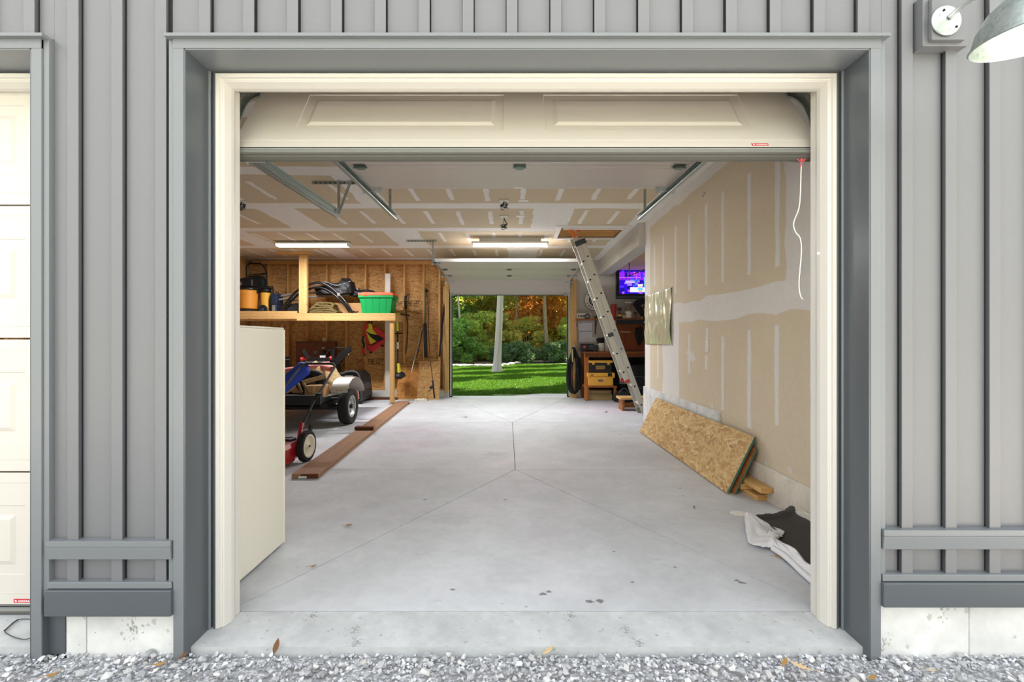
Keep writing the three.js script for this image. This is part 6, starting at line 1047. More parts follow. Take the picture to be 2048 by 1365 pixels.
  u = bx2('pale_bin', 'pale wooden drawer box on the floor under the bench low shelf', 'box', 1.72, 9.45, 0); part(u, 'box', bx(-0.24, 0.26, 0.0, 0.115, -0.18, 0.16, 0.004), M({ color: 0xb59c6c, roughness: 0.8 })); part(u, 'upper_drawer', bx(-0.23, 0.25, 0.12, 0.19, -0.18, 0.15, 0.004), M({ color: 0xa9946c, roughness: 0.8 }));
  u = bx2('tool_bag', 'black tool bag slumped on the floor beside the pale drawer box', 'bag', 2.14, 9.05, 0); part(u, 'bag', heap(0.34, 0.24, 0.3, 6.6, 0.18, 2.3), mat.blackMatte); part(u, 'strap', tube([V(-0.12, 0.15, 0.08), V(0, 0.27, 0.09), V(0.11, 0.16, 0.1)], 0.012, 20, 6), mat.darkGrey);
  u = bx2('shop_heater', 'black equipment case under the bench behind the ladder', 'case', 2.62, 9.42, 0); part(u, 'case', bx(-0.3, 0.42, 0.08, 0.70, -0.2, 0.2, 0.03), mat.black); part(u, 'front_frame', [bx(-0.27, 0.38, 0.46, 0.48, 0.195, 0.206, 0.003), bx(-0.27, 0.38, 0.24, 0.255, 0.195, 0.206, 0.003)], mat.darkGrey); for (const x of [-0.24, 0.36]) part(u, 'foot', bx(x - 0.03, x + 0.03, 0, 0.08, -0.15, 0.15, 0.008), mat.blackMatte);
  u = bx2('grey_panel', 'pale grey flat box standing under the bench beside the ladder foot', 'box', 2.27, 9.52, 0); part(u, 'panel', bx(-0.1, 0.12, 0.30, 0.72, -0.04, 0.04, 0.006), M({ color: 0xa8a49a, roughness: 0.6 })); part(u, 'stand', bx(-0.08, 0.10, 0, 0.30, -0.03, 0.03, 0.004), mat.black);
  u = bx2('shop_chair', 'black cushioned shop chair pushed under the bench behind the ladder', 'chair', 2.75, 8.66, 0); part(u, 'backrest', bx(-0.24, 0.3, 0.62, 0.98, -0.03, 0.03, 0.03), mat.blackMatte); part(u, 'seat', bx(-0.24, 0.28, 0.42, 0.50, -0.05, 0.40, 0.03).translate(0, 0, -0.4), mat.blackMatte); part(u, 'column', rod(V(0.02, 0.05, -0.2), V(0.02, 0.42, -0.2), 0.03, 0.03), mat.darkGrey); part(u, 'back_bar', bx(-0.01, 0.05, 0.40, 0.65, -0.02, 0.0, 0.005), mat.black); part(u, 'star_base', [0, 1, 2, 3, 4].map((k) => bar(V(0.02, 0.06, -0.2), V(0.02 + 0.26 * Math.cos(k * 1.257), 0.045, -0.2 + 0.26 * Math.sin(k * 1.257)), 0.04, 0.03)), mat.black); for (let k = 0; k < 5; k++) part(u, 'caster', new THREE.SphereGeometry(0.025, 12, 8).translate(0.02 + 0.26 * Math.cos(k * 1.257), 0.025, -0.2 + 0.26 * Math.sin(k * 1.257)), mat.black);
}
{ // pegboard and what hangs there
  const pm = tex(canvas(512, 256, (g, w, h) => { g.fillStyle = '#a55c33'; g.fillRect(0, 0, w, h); grain(g, w, h, (x, y) => 0.9 + 0.14 * nz(NB, x, y)); g.fillStyle = '#3a1c0e'; for (let y = 8; y < h; y += 16) for (let x = 8; x < w; x += 16) { g.beginPath(); g.arc(x, y, 2.6, 0, 7); g.fill(); } }));
  pm.repeat.set(1 / 0.8, 1 / 0.4); const t = thing('pegboard', 'brown pegboard panel on the workshop wall above the bench', 'pegboard', [2.9, 1.28, -9.785]);
  part(t, 'panel', uvm(new THREE.BoxGeometry(1.5, 0.60, 0.008)), M({ map: pm, roughness: 0.8 })); part(t, 'frame', [bx(-0.76, 0.76, 0.295, 0.32, -0.005, 0.012, 0.002), bx(-0.76, 0.76, -0.31, -0.29, -0.005, 0.012, 0.002), bx(-0.77, -0.745, -0.31, 0.32, -0.005, 0.012, 0.002)], mat.brown);
  t.position.set(2.93, 1.28, -9.775);
  const a = thing('white_rod', 'pale rod hooked on the pegboard beside the ladder', 'rod', at(1252, 664, 9.72).toArray()); wpart(a, 'rod', rod(at(1240, 664, 9.72), at(1261, 664.5, 9.72), 0.009), mat.cream); wpart(a, 'hook', tube([at(1242, 657, 9.74), at(1262, 656, 9.73), at(1263, 660, 9.72), at(1261, 664, 9.72)], 0.005, 24, 6), mat.brown);
  const k = thing('tool_holster', 'dark leather tool holster hanging on the pegboard', 'holster', at(1277, 670, 9.74).toArray()); k.position.z = -9.765; const Q = [[1271, 657], [1284, 656], [1285, 668], [1288, 676], [1278, 692], [1273, 680], [1270, 668]].map(([x, y]) => { const p = at(x, y, 9.74); return [p.x - k.position.x, p.y - k.position.y]; }); part(k, 'pouch', extrude(Q, 0.05, 0.012), mat.blackMatte); part(k, 'tool_handle', [rod(V(-0.03, 0.05, 0.03), V(-0.03, 0.16, 0.03), 0.012), rod(V(0.04, 0.05, 0.03), V(0.045, 0.17, 0.03), 0.014)], mat.black);
  const c = thing('hand_clamp', 'reddish clamp hanging on the pegboard behind the ladder edge', 'clamp', at(1250, 674, 9.75).toArray()); part(c, 'bar', rod(V(0, -0.08, 0), V(0, 0.06, 0), 0.008), mat.brown); part(c, 'jaw', bx(-0.02, 0.04, 0.03, 0.055, -0.01, 0.01, 0.003), mat.brown);
}
{ // coil of cable on the post by the back door
  const t = thing('cable_coil', 'long coil of black extension cable hanging on the post by the back door', 'cable', [1.262, 0.95, -9.60]); reseed(41);
  for (let k = 0; k < 12; k++) { const P = [], w = 0.04 + 0.0112 * (k + 1) + rr(-.01, .01), y0 = rr(0.15, 0.20) - 0.07, y1 = rr(0.88, 1.06), z = rr(-0.05, 0.06), n = 16, sh = rr(-0.02, 0.02); for (let i = 0; i < n; i++) { const a = i / n * 6.283; P.push(V(sh + w * Math.sin(a) * (0.85 - 0.25 * Math.cos(a)) * (Math.cos(a) > 0.6 ? 0.7 : 1.0), -0.95 + (y0 + y1) / 2 + (y1 - y0) / 2 * Math.cos(a), z + 0.03 * Math.sin(2 * a + k))); } part(t, 'cable_loop', tube(P, 0.0095, 60, 6, true), k % 3 ? mat.blackMatte : M({ color: 0x27332c, roughness: 0.7 })); }
  part(t, 'wrap_tie', tube([V(-0.03, 0.05, 0.06), V(-0.035, -0.04, 0.075), V(-0.03, -0.2, 0.07)], 0.016, 20, 8), M({ color: 0xb9b58a, roughness: 0.8 })); part(t, 'plug', [rod(V(0.0, -0.55, 0.085), V(-0.005, -0.46, 0.085), 0.018, 0.015, 12)], M({ color: 0xc96a4a, roughness: 0.6 })); part(t, 'wall_hook', [rod(V(0, 0.10, -0.05), V(0, 0.10, 0.09), 0.008), rod(V(0, 0.10, 0.085), V(0, 0.14, 0.09), 0.008)], mat.zinc);
}
// ================================================================ outside, front
{ // barn light on the right of the door
  const t = thing('barn_light', 'galvanised barn light on a square grey mounting block on the siding', 'wall light', [1.69, 2.42, -1.79]);
  const b = (n, x0, x1, y0, y1, d0, d1, m) => { const p = at(x0, y1, d0), q = at(x1, y0, d0); wpart(t, n, bx(p.x, q.x, p.y, q.y, -d1, -d0, 0.003), m); };
  b('mounting_block', 1846, 1936, -10, 92, 1.752, 1.80, mat.siding); b('mounting_plate', 1864, 1932, -6, 79, 1.735, 1.752, mat.siding);
  const c = at(1897, 38, 1.72); wpart(t, 'canopy', lathe([[0, 0], [0.054, 0], [0.055, -0.003], [0.052, -0.008], [0.03, -0.010], [0.018, -0.016], [0, -0.016]], 36).rotateX(-Math.PI / 2).translate(c.x, c.y, c.z - 0.012), mat.zinc);
  wpart(t, 'canopy_screw', [[1887, 21], [1912, 54]].map(([x, y]) => { const p = at(x, y, 1.712); return rod(p, p.clone().add(V(0, 0, 0.004)), 0.004, 0.004, 8); }), mat.hole);
  wpart(t, 'arm', tube([at(1899, 35, 1.715), at(1925, 12, 1.68), at(1975, -24, 1.60), at(2030, -75, 1.52), at(2080, -110, 1.42), at(2112, -70, 1.36)], 0.0095, 60, 12), mat.zinc);
  const R = 0.178, H = 0.158, prof = [[R, 0], [R + 0.004, 0.004], [R * 0.985, 0.012], [R * 0.93, 0.05], [R * 0.80, 0.092], [R * 0.58, 0.125], [R * 0.34, 0.143], [R * 0.2, 0.15], [R * 0.2, 0.19], [R * 0.1, 0.195], [R * 0.1, 0.185], [R * 0.18, 0.148], [R * 0.33, 0.140], [R * 0.57, 0.122], [R * 0.79, 0.089], [R * 0.92, 0.048], [R * 0.975, 0.010], [R, 0]];
  const g = lathe(prof, 56); g.rotateZ(0.10).rotateX(0.10); const o = at(2108, 64, 1.36); wpart(t, 'shade', uvm(g).translate(o.x, o.y, o.z), mat.galv);
}
{ // gravel: bed, the stones that show largest, and the rest
  const t = struct('gravel_drive'); const g = uvm(new THREE.PlaneGeometry(26, 11).rotateX(-Math.PI / 2).translate(0, -0.045, -1.8 + 5.5)); part(t, 'gravel_bed', g, mat.gravelBed); reseed(51);
  const shapes = []; for (let k = 0; k < 9; k++) { const P = []; for (let i = 0; i < 13; i++) { const v = V(rr(-1, 1), rr(-1, 1), rr(-1, 1)).normalize(); P.push(V(v.x * rr(.8, 1.15), v.y * rr(.42, .62), v.z * rr(.6, .9))); } const c = new ConvexGeometry(P); shapes.push(uvm(c)); }
  const tones = [0xc4c4c4, 0xb4b5b7, 0xcecece, 0xdddddd, 0xa2a4a7, 0xc8c6c2, 0xe8e8e6, 0xbbbcbf].map((c) => M({ color: c, roughness: 0.9, flatShading: true, bumpMap: rep(bumpFine, 9, 9), bumpScale: 0.001 }));
  for (let i = 0; i < 300; i++) {
    const d = 1.60 + 0.19 * Math.pow(rnd(), 1.1), x = rr(-1, 1) * d * 1.1, s = rr(0.009, 0.019) * (rnd() < 0.12 ? 1.35 : 1), m = part(t, 'stone', shapes[i % 9], tones[Math.floor(rnd() * 8)]);
    m.position.set(x, -0.028 + rr(-0.004, 0.004) + s * 0.25, -d); m.scale.set(s, s, s); m.rotation.set(rr(-.5, .5), rr(0, 6.28), rr(-.5, .5));
  }
  const N = 15000, dm = new THREE.Object3D(), col = new THREE.Color();
  for (let k = 0; k < 3; k++) { const im = new THREE.InstancedMesh(shapes[k * 3], M({ color: 0xffffff, roughness: 0.92, flatShading: true }), N / 3); im.name = 'small_stones'; im.userData.kind = 'stuff'; im.castShadow = im.receiveShadow = true;
    for (let i = 0; i < N / 3; i++) { const d = 1.83 - 1.0 * Math.pow(rnd(), 1.25), x = rr(-2.6, 2.6), s = rr(0.005, 0.0125); if (d > 1.798 && x > XC - 1.30 && x < XC + 1.30) { dm.position.set(x, -0.045, -d + 0.05); } else dm.position.set(x, -0.036 + rr(-0.006, 0.008), -d); dm.scale.set(s, s, s); dm.rotation.set(rr(-.6, .6), rr(0, 6.28), rr(-.6, .6)); dm.updateMatrix(); im.setMatrixAt(i, dm.matrix); const q = rr(0.30, 0.80); im.setColorAt(i, col.setRGB(q * 0.97, q * 0.985, q * 1.03)); }
    t.add(im); }
}
// ---- fallen leaves, each its own
const leafForms = {
  oak: [[0, 0], [.10, .04], [.16, .02], [.2, .10], [.30, .07], [.33, .17], [.45, .11], [.5, .22], [.62, .14], [.68, .20], [.8, .10], [1, 0], [.8, -.09], [.7, -.19], [.6, -.13], [.5, -.23], [.43, -.11], [.32, -.18], [.28, -.07], [.18, -.11], [.14, -.02], [0, -.01]],
  oval: [[0, 0], [.15, .10], [.35, .20], [.6, .20], [.82, .11], [1, 0], [.82, -.10], [.6, -.19], [.35, -.19], [.15, -.10]],
  curl: [[0, 0], [.2, .06], [.5, .10], [.8, .07], [1, 0], [.8, -.05], [.5, -.08], [.2, -.05]],
};
function leaf(label, px, py, size, turn, form, m, y0, tiltUp = 0.1) {
  const d = (EYE - y0) * F / (py - 682.5), p = V((px - 1024) * d / F, y0, -d), t = thing('dry_leaf', label, 'leaf', [p.x, p.y + 0.002, p.z], turn);
  const g = flat(extrude(leafForms[form], 0.02, 0)), q = g.attributes.position; for (let i = 0; i < q.count; i++) { const x = q.getX(i) - 0.5, y = q.getY(i); q.setXYZ(i, x * size, q.getZ(i) * 0.06 * size + size * (0.9 * y * y + 0.35 * x * x + 0.05 * noise.noise(x * 8 + px, y * 8, 1)) * (form === 'curl' ? 2.4 : 1), -y * size); } g.computeVertexNormals();
  g.rotateX(0).rotateZ(tiltUp).translate(0, 0.003 + Math.abs(tiltUp) * size * 0.5, 0); part(t, 'blade', g, m); part(t, 'stem', tube([V(-0.5 * size, 0.003 + (tiltUp < 0 ? Math.abs(tiltUp) * size : 0) + 0.08 * size, 0), V(-0.62 * size, 0.004 + 0.06 * size, 0.02 * size), V(-0.75 * size, 0.006, 0.05 * size)], 0.0012, 8, 5), m);
}
leaf('dark brown pointed leaf standing against the concrete edge of the doorway', 553, 1309, 0.055, 1.5, 'oval', mat.leafDark, -0.022, 0.9);
leaf('pale tan oak leaf on the gravel at the middle of the doorway edge', 1096, 1310, 0.06, 0.5, 'oak', mat.leafPale, -0.022, 0.3);
leaf('large pale oak leaf lying flat on the gravel before the right post', 1603, 1340, 0.078, 2.7, 'oak', mat.leafPale, -0.022, 0.12);
leaf('smaller brown leaf touching the large pale oak leaf', 1570, 1331, 0.042, 0.7, 'oval', mat.leafDry, -0.020, 0.3);
leaf('long curled tan leaf on the gravel before the left post', 322, 1335, 0.055, 0.35, 'curl', mat.leafDry, -0.022, 0.1);
leaf('curled yellowish leaf at the lower edge of the gravel on the left', 105, 1357, 0.06, 0.4, 'curl', mat.leafDry, -0.02, 0.1);
leaf('reddish brown leaf at the foot of the left post', 366, 1318, 0.04, 1.2, 'oval', mat.leafDark, -0.02, 0.2);
leaf('thin pale curled leaf on the gravel before the right foundation', 1863, 1347, 0.05, -0.6, 'curl', mat.leafPale, -0.02, 0.1);
leaf('small tan leaf at the lower frame edge on the right gravel', 1745, 1360, 0.04, 0.3, 'oval', mat.leafDry, -0.02, 0.1);
leaf('small brown leaf on the concrete floor nearer the door, left of centre', 627, 1136, 0.045, 0.2, 'oak', mat.leafDry, 0, 0.15);
leaf('brown leaf on the concrete floor beyond the other, left of centre', 697, 1054, 0.055, 0.1, 'oval', mat.leafDry, 0, 0.12);
leaf('brown leaf against the foot of the white moulding on the left', 474, 1187, 0.04, 0.3, 'curl', mat.leafDark, 0, 0.3);
leaf('small brown leaf under the torn wrap by the right wall', 1556, 1118, 0.05, -0.5, 'curl', mat.leafDry, 0, 0.1);
leaf('dark grey leaf scrap beside the torn wrap by the right wall', 1586, 1132, 0.05, -0.8, 'oval', mat.leafDark, 0, 0.05);
leaf('dry leaf on the far floor left of the joint near the back door', 932, 836, 0.09, 0.3, 'oval', mat.leafDark, 0, 0.15);
leaf('dry leaf on the far floor right of the joint near the back door', 1212, 826, 0.08, 0.6, 'oval', mat.leafDark, 0, 0.15);
leaf('dark fleck of leaf on the floor near the strand board corner', 1388, 1016, 0.03, 0.9, 'oval', mat.leafDark, 0, 0.1);
{ // white patch of spilled compound and the wire on the left slab
  const t = thing('compound_splat', 'flat white splat of filler on the floor at the corner of the torn wrap', 'splat', [1.54, 0, -3.19]); part(t, 'splat', lathe([[0, 0.004], [0.045, 0.004], [0.058, 0.001], [0.058, 0]], 22).scale(1, 1, 0.8), mat.whitePaint); part(t, 'drop', lathe([[0, 0.003], [0.01, 0.003], [0.014, 0]], 12).translate(0.01, 0, 0.09), mat.whitePaint);
  const w = thing('loose_wire', 'bent thin wire lying on the slab before the closed left door', 'wire', at(45, 1265, 1.86).setY(0).toArray()); wpart(w, 'wire', tube([[75, 1243], [52, 1240], [33, 1243], [18, 1256], [9, 1264], [18, 1272], [35, 1279], [52, 1281], [66, 1276], [78, 1268]].map(([x, y]) => { const d = EYE * F / (y - 682.5); return V((x - 1024) * d / F, 0.003, -d); }), 0.0018, 60, 6), mat.darkGrey);
  wpart(w, 'thick_end', tube([[36, 1242], [28, 1247], [18, 1256], [9, 1264]].map(([x, y]) => { const d = EYE * F / (y - 682.5); return V((x - 1024) * d / F, 0.004, -d); }), 0.003, 20, 6), mat.darkGrey);
}

// ================================================================ outside, behind the house
{
  const g = struct('lawn_ground'); part(g, 'lawn_soil', [uvm(new THREE.PlaneGeometry(140, 90).rotateX(-Math.PI / 2).translate(0, -0.075, -55.0)), uvm(new THREE.PlaneGeometry(140, 80).rotateX(-Math.PI / 2).translate(0, -0.08, 30.1))], mat.lawn);
  part(g, 'gravel_strip', floorPoly([[-0.45, 10.03], [1.35, 10.03], [1.35, 10.9], [0.7, 10.95], [0.1, 10.6]], -0.055, 0.02, 0.002), mat.gravelBed);
  const s = struct('forest_floor'); part(s, 'leaf_litter', uvm(sheet((u, v) => { const X = -40 + 80 * u, D = 24.5 + (X > 0.6 ? 1.6 : 0) * Math.min(1, (X - 0.6) / 0.8) + 50 * v; return V(X, -0.14 + 0.5 * Math.min(1, v * 6) + 0.9 * v + 0.25 * Math.min(1, v * 12) * noise.noise(X * 0.3, D * 0.3, 2), -D); }, 60, 30, 0.05)), mat.soil);
  // grass blades over the part of the lawn that shows
  reseed(61); const bl = new THREE.BufferGeometry(), P = []; for (let k = 0; k < 7; k++) { const a = k * 0.9 + 0.3, x = Math.cos(a) * 0.4, z = Math.sin(a) * 0.4, lx = Math.cos(a) * 0.5, lz = Math.sin(a) * 0.5, px = -Math.sin(a) * 0.09, pz = Math.cos(a) * 0.09; P.push(x - px, 0, z - pz, x + px, 0, z + pz, x + lx, 0.7 + 0.3 * Math.sin(k * 2), z + lz); } bl.setAttribute('position', new THREE.Float32BufferAttribute(P, 3)); bl.computeVertexNormals();
  const N = 42000, im = new THREE.InstancedMesh(bl, new THREE.MeshPhysicalMaterial({ color: 0xffffff, roughness: 0.9, specularIntensity: 0.15, transmission: 0.25, thickness: 0 }), N), dm = new THREE.Object3D(), c = new THREE.Color(); im.name = 'grass'; im.castShadow = im.receiveShadow = true; im.userData = { label: 'short green lawn grass behind the back door', category: 'grass', kind: 'stuff' };
  for (let i = 0; i < N; i++) { const d = 10.1 + 15 * Math.pow(rnd(), 0.85), x = rr(-1, 1) * (d * 0.135 + 0.7); let y = -0.075; if (d < 10.95 && x > -0.3 + (d - 10.03) * -0.2 && x < 1.4) { dm.position.set(x - 3, y, -d); } else dm.position.set(x, y, -d); const k = rr(0.03, 0.06); dm.scale.set(k * 1.2, k, k * 1.2); dm.rotation.set(0, rr(0, 6.28), 0); dm.updateMatrix(); im.setMatrixAt(i, dm.matrix); const q = rr(0.8, 1.25); im.setColorAt(i, c.setRGB(0.042 * q * rr(.85, 1.5), 0.125 * q, 0.006 * q)); }
  scene.add(im);
}
{ // pale edging stones along the lawn
  reseed(71); const rocks = []; for (let k = 0; k < 4; k++) { const Q = []; for (let i = 0; i < 16; i++) { const v = V(rr(-1, 1), rr(-1, 1), rr(-1, 1)).normalize(); Q.push(V(v.x, v.y * 0.5, v.z * 0.7)); } rocks.push(uvm(new ConvexGeometry(Q))); }
  const N = 22, ORD = 'first second third fourth fifth sixth seventh eighth ninth tenth eleventh twelfth thirteenth fourteenth fifteenth sixteenth seventeenth eighteenth nineteenth twentieth twenty-first twenty-second'.split(' '); for (let i = 0; i < N; i++) { const px = 893 + i * 11.8, py = px < 1000 ? 734 : px < 1050 ? 734 - (px - 1000) * 0.16 : 725.5, d = (EYE + 0.07) * F / (py - 682.5), r = new THREE.Mesh(rocks[i % 4], mat.rock); r.name = numbered('edging_rock'); r.castShadow = r.receiveShadow = true; r.scale.set(rr(.16, .24), rr(.10, .17), .2); r.position.set((px - 1024) * d / F, 0.0, -d); r.rotation.y = rr(-.3, .3); scene.add(r); tag(r, 'flat pale edging stone by the trees, ' + ORD[i] + ' from the left end of the lawn edging', 'rock', 'pale edging stones along the lawn'); }
}
// ---- trees and shrubs
const leafGeo = (() => { const g = new THREE.BufferGeometry(), P = []; for (const [ox, oy, oz, a, b] of [[0, 0, 0, 0, 0.3], [.7, .3, .2, 1.3, -.4], [-.5, .4, -.4, 2.6, .5], [.1, -.5, .5, 4.0, .1], [-.4, -.2, .6, 5.2, -.3]]) { const c = Math.cos(a), s = Math.sin(a), t = Math.sin(b) * 0.5; const q = [[-.5, 0, 0], [0, t, -.28], [.5, 0, 0], [0, t, .28]].map(([x, y, z]) => [ox + x * c - z * s, oy + y + x * 0.4 * Math.sin(b * 3), oz + x * s + z * c]); P.push(...q[0], ...q[1], ...q[2], ...q[0], ...q[2], ...q[3]); } g.setAttribute('position', new THREE.Float32BufferAttribute(P, 3)); g.computeVertexNormals(); return g; })();
const leafMat = new THREE.MeshPhysicalMaterial({ color: 0xffffff, roughness: 0.85, transmission: 0.5, thickness: 0 });
const PAL = { green: [[0.134, 0.335, 0.034], [0.235, 0.435, 0.042], [0.084, 0.235, 0.026]], lime: [[0.351, 0.468, 0.042], [0.435, 0.502, 0.050], [0.217, 0.369, 0.042]], gold: [[0.670, 0.435, 0.050], [0.720, 0.536, 0.084], [0.518, 0.369, 0.042]], orange: [[0.686, 0.335, 0.068], [0.653, 0.435, 0.100], [0.552, 0.251, 0.050]], dark: [[0.042, 0.134, 0.026], [0.068, 0.167, 0.026], [0.026, 0.092, 0.016]], mixed: [[0.402, 0.402, 0.042], [0.267, 0.385, 0.042], [0.586, 0.402, 0.058]] };
function crown(t, pal, n, cx, y0, y1, rx, rz, s, seed0) {
  reseed(seed0); const im = new THREE.InstancedMesh(leafGeo, leafMat, n), dm = new THREE.Object3D(), c = new THREE.Color(); im.name = 'foliage'; im.userData.kind = 'stuff'; im.castShadow = im.receiveShadow = true;
  const K = im.count > 6500 ? 40 : 20, cl = []; for (let k = 0; k < K; k++) { const a = rr(0, 6.28), q = Math.sqrt(rnd()), h = rnd(); cl.push([Math.cos(a) * q * rx * (0.5 + 0.6 * Math.sin(Math.PI * h)), y0 + (y1 - y0) * h, Math.sin(a) * q * rz * (0.5 + 0.6 * Math.sin(Math.PI * h)), rr(0.35, 0.7)]); }
  for (let i = 0; i < n; i++) { const b = cl[i % K], r = b[3] * (rx + rz) * 0.32, v = V(rr(-1, 1), rr(-1, 1), rr(-1, 1)); dm.position.set(cx + b[0] + v.x * r, Math.max(0.02, b[1] + v.y * r * 0.8), b[2] + v.z * r); const k = s * rr(0.6, 1.3); dm.scale.set(k, k, k); dm.rotation.set(rr(-.7, .7), rr(0, 6.28), rr(-.7, .7)); dm.updateMatrix(); im.setMatrixAt(i, dm.matrix); const p = pal[i % 3], q = rr(0.75, 1.25); im.setColorAt(i, c.setRGB(p[0] * q, p[1] * q, p[2] * q)); }
  t.add(im); return im;
}
let tn = 0;
function tree(label, x, d, h, tr, pal, n, y0, rx, s, o = {}) {
  const t = thing('tree', label, 'tree', [x, o.y ?? -0.05, -d]); reseed(900 + ++tn); const lean = o.lean ?? rr(-.2, .2);
  const P = [0, 0.25, 0.5, 0.75, 1].map((k) => V(lean * k * h * 0.12 + 0.05 * Math.sin(k * 7 + tn), h * k * 0.92, 0.05 * Math.sin(k * 5)));
  const g = tube(P, tr, 40, 12), q = g.attributes.position, c = new THREE.CatmullRomCurve3(P); for (let i = 0; i < q.count; i++) { const k = Math.min(1, Math.max(0, q.getY(i) / (h * 0.92))), b = c.getPoint(k), f = (1 - 0.75 * k) * (1 + 0.55 * Math.exp(-k * h * 4)); q.setX(i, b.x + (q.getX(i) - b.x) * f); q.setZ(i, b.z + (q.getZ(i) - b.z) * f); } g.computeVertexNormals();
  part(t, 'trunk', g, o.bark ?? mat.bark); const br = []; for (let k = 0; k < (o.branches ?? 6); k++) { const f = rr(y0 / h, 0.85), b = c.getPoint(f), a = rr(0, 6.28), L = rx * rr(.5, .95); br.push(rod(b, V(b.x + Math.cos(a) * L, b.y + L * rr(.2, .7), b.z + Math.sin(a) * L), tr * 0.28 * (1 - 0.6 * f), 0.008, 6)); } if (br.length) part(t, 'branch', br, o.bark ?? mat.bark);
  if (n) crown(t, pal, n, lean * h * 0.08, y0, h, rx, rx, s, 1000 + tn); return t;
}
function shrub(label, x, d, h, w, pal, n, s, y) { n = Math.round(n); const t = thing('shrub', label, 'shrub', [x, y ?? -0.05, -d]); reseed(500 + ++tn); const st = []; for (let k = 0; k < 7; k++) st.push(rod(V(rr(-.1, .1), 0, rr(-.1, .1)), V(rr(-.7, .7) * w * 0.6, h * rr(.5, .9), rr(-.5, .5) * w * 0.6), 0.025, 0.006, 6)); part(t, 'stems', st, mat.bark); crown(t, pal, n, 0, h * 0.12, h * 0.92, w * 0.62, w * 0.5, s, 2000 + tn); return t; }
tree('pale barked tree trunk standing on the lawn behind the back door', -0.65, 18.9, 13, 0.155, PAL.lime, 3500, 7.5, 2.6, 0.11, { bark: mat.birch, lean: 0.42, y: -0.075 });
tree('slim pale birch at the wood edge on the left of the doorway view', -2.75, 26.5, 10, 0.07, PAL.green, 3000, 3.4, 1.6, 0.10, { bark: mat.birch, lean: -0.5 });
tree('dark trunk with bare branches at the wood edge on the right', 2.1, 27.5, 12, 0.13, PAL.mixed, 2600, 4.2, 2.0, 0.10, { lean: -0.35, branches: 12 });
tree('thin dark trunk just right of the pale lawn tree', 0.25, 29, 11, 0.08, PAL.lime, 3000, 3.6, 1.9, 0.11, { lean: 0.1 });
tree('tall green tree at the back of the wood on the left', -4.4, 31, 12, 0.15, PAL.green, 9000, 2.0, 3.0, 0.17);
tree('golden maple at the back of the wood on the right', 4.6, 31, 10, 0.15, PAL.gold, 9000, 2.2, 3.0, 0.17);
tree('orange maple behind the bare branched trunk', 1.6, 33, 10, 0.14, PAL.orange, 9000, 2.4, 2.8, 0.17);
tree('yellow green tree in the middle of the wood behind the pale trunk', -1.4, 34, 13, 0.15, PAL.mixed, 9000, 1.8, 3.0, 0.17);
tree('dense green tree at the far left of the wood', -7.6, 34, 12, 0.16, PAL.green, 8000, 1.0, 3.2, 0.2);
tree('dense golden tree at the far right of the wood', 8.0, 35, 9, 0.16, PAL.gold, 8000, 1.0, 3.2, 0.2);
tree('deep green tree filling the gap at the very back left', -3.4, 40, 7, 0.16, PAL.green, 11000, 0.3, 3.8, 0.26);
tree('deep lime tree filling the gap at the very back centre', 1.0, 41, 7, 0.16, PAL.lime, 11000, 0.3, 3.8, 0.26);
tree('amber tree filling the gap at the very back right', 5.2, 42, 7, 0.16, PAL.mixed, 11000, 0.3, 3.8, 0.26);
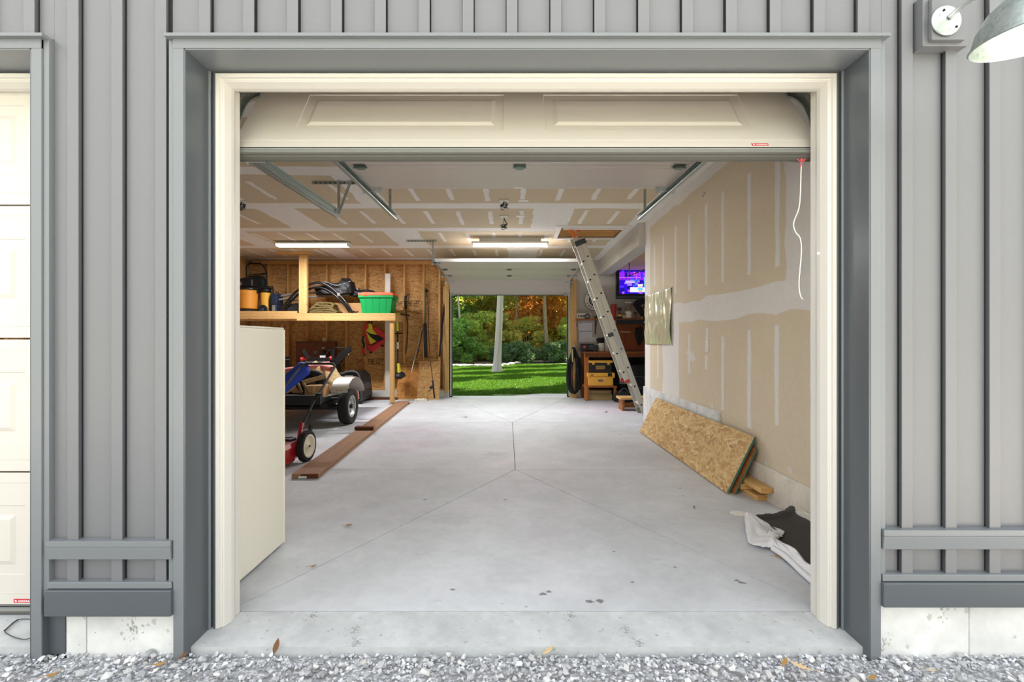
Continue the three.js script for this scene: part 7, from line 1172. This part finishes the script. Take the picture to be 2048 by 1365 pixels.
for (const [l, x, d, h, w, p, n] of [
  ['leafy green shrub at the left end of the rock edging', -3.5, 25.6, 2.3, 1.6, PAL.green, 2600], ['yellow green shrub behind the edging near the slim birch', -2.1, 27.2, 2.6, 1.7, PAL.lime, 2600],
  ['brownish gold shrub behind the edging left of the pale trunk', -1.0, 28, 2.5, 1.6, PAL.mixed, 2400], ['dark low evergreen bush right of the pale trunk', 0.45, 26.6, 0.9, 1.4, PAL.dark, 2200], ['olive shrub behind the dark bush in the middle', 0.9, 28.6, 2.3, 1.8, PAL.mixed, 2600],
  ['dark evergreen sapling at the foot of the bare branched trunk', 2.5, 26.9, 0.9, 1.2, PAL.dark, 2200], ['lime shrub behind the edging at the right end', 3.4, 28, 2.4, 1.8, PAL.lime, 2600], ['small green bush low at the left end of the wood', -2.6, 26.3, 1.2, 1.4, PAL.green, 2000], ['dark undergrowth bush between the brownish gold shrub and the pale trunk', -0.6, 26.4, 0.8, 1.1, PAL.dark, 1800],
]) shrub(l, x, d, h * 1.15, w * 1.15, p, n * 1.5, 0.085);
// trees beside the lawn, out of the door's view: they throw the bands of shade on the grass
for (const [l, x, d, h, y0, rx] of [['tree beside the lawn nearest the house on the right', 6.3, 13.2, 10, 2.2, 1.2], ['second tree beside the lawn on the right', 6.6, 15.4, 10, 2.2, 1.3], ['third tree beside the lawn on the right', 6.5, 20.1, 10, 2.2, 0.75], ['fourth tree beside the lawn on the right', 6.9, 23.2, 10, 2.4, 0.6], ['slender tree beside the lawn at the far right corner', 7.2, 26.3, 10, 2.4, 0.7]]) tree(l, x, d, h, 0.12, PAL.lime, 7000, y0, rx, 0.2, { lean: 0.03 });
// more of the wood to both sides
for (const [l, x, d, h, r, p] of [['green wood tree left of the doorway view, nearer one', -10.5, 29, 12, 3.2, PAL.green], ['lime wood tree left of the doorway view, farther one', -14, 33, 12, 3.4, PAL.lime], ['mixed wood tree right of the doorway view', 14, 38, 9, 3.4, PAL.mixed]]) tree(l, x, d, h, 0.16, p, 7000, 0.8, r, 0.24);
// trees across the drive, behind the camera: the front cladding mirrors them
for (const [l, x, d, h, r, p] of [['green tree across the drive facing the right front post', 5, -19, 8, 3.2, PAL.green], ['green tree across the drive facing the barn light', 11, -21, 9, 3.4, PAL.green], ['yellow green tree across the drive facing the left door', -8, -22, 8, 3.2, PAL.lime]]) tree(l, x, d, h, 0.16, p, 4000, 1.2, r, 0.2);

renderer.render(scene, camera);
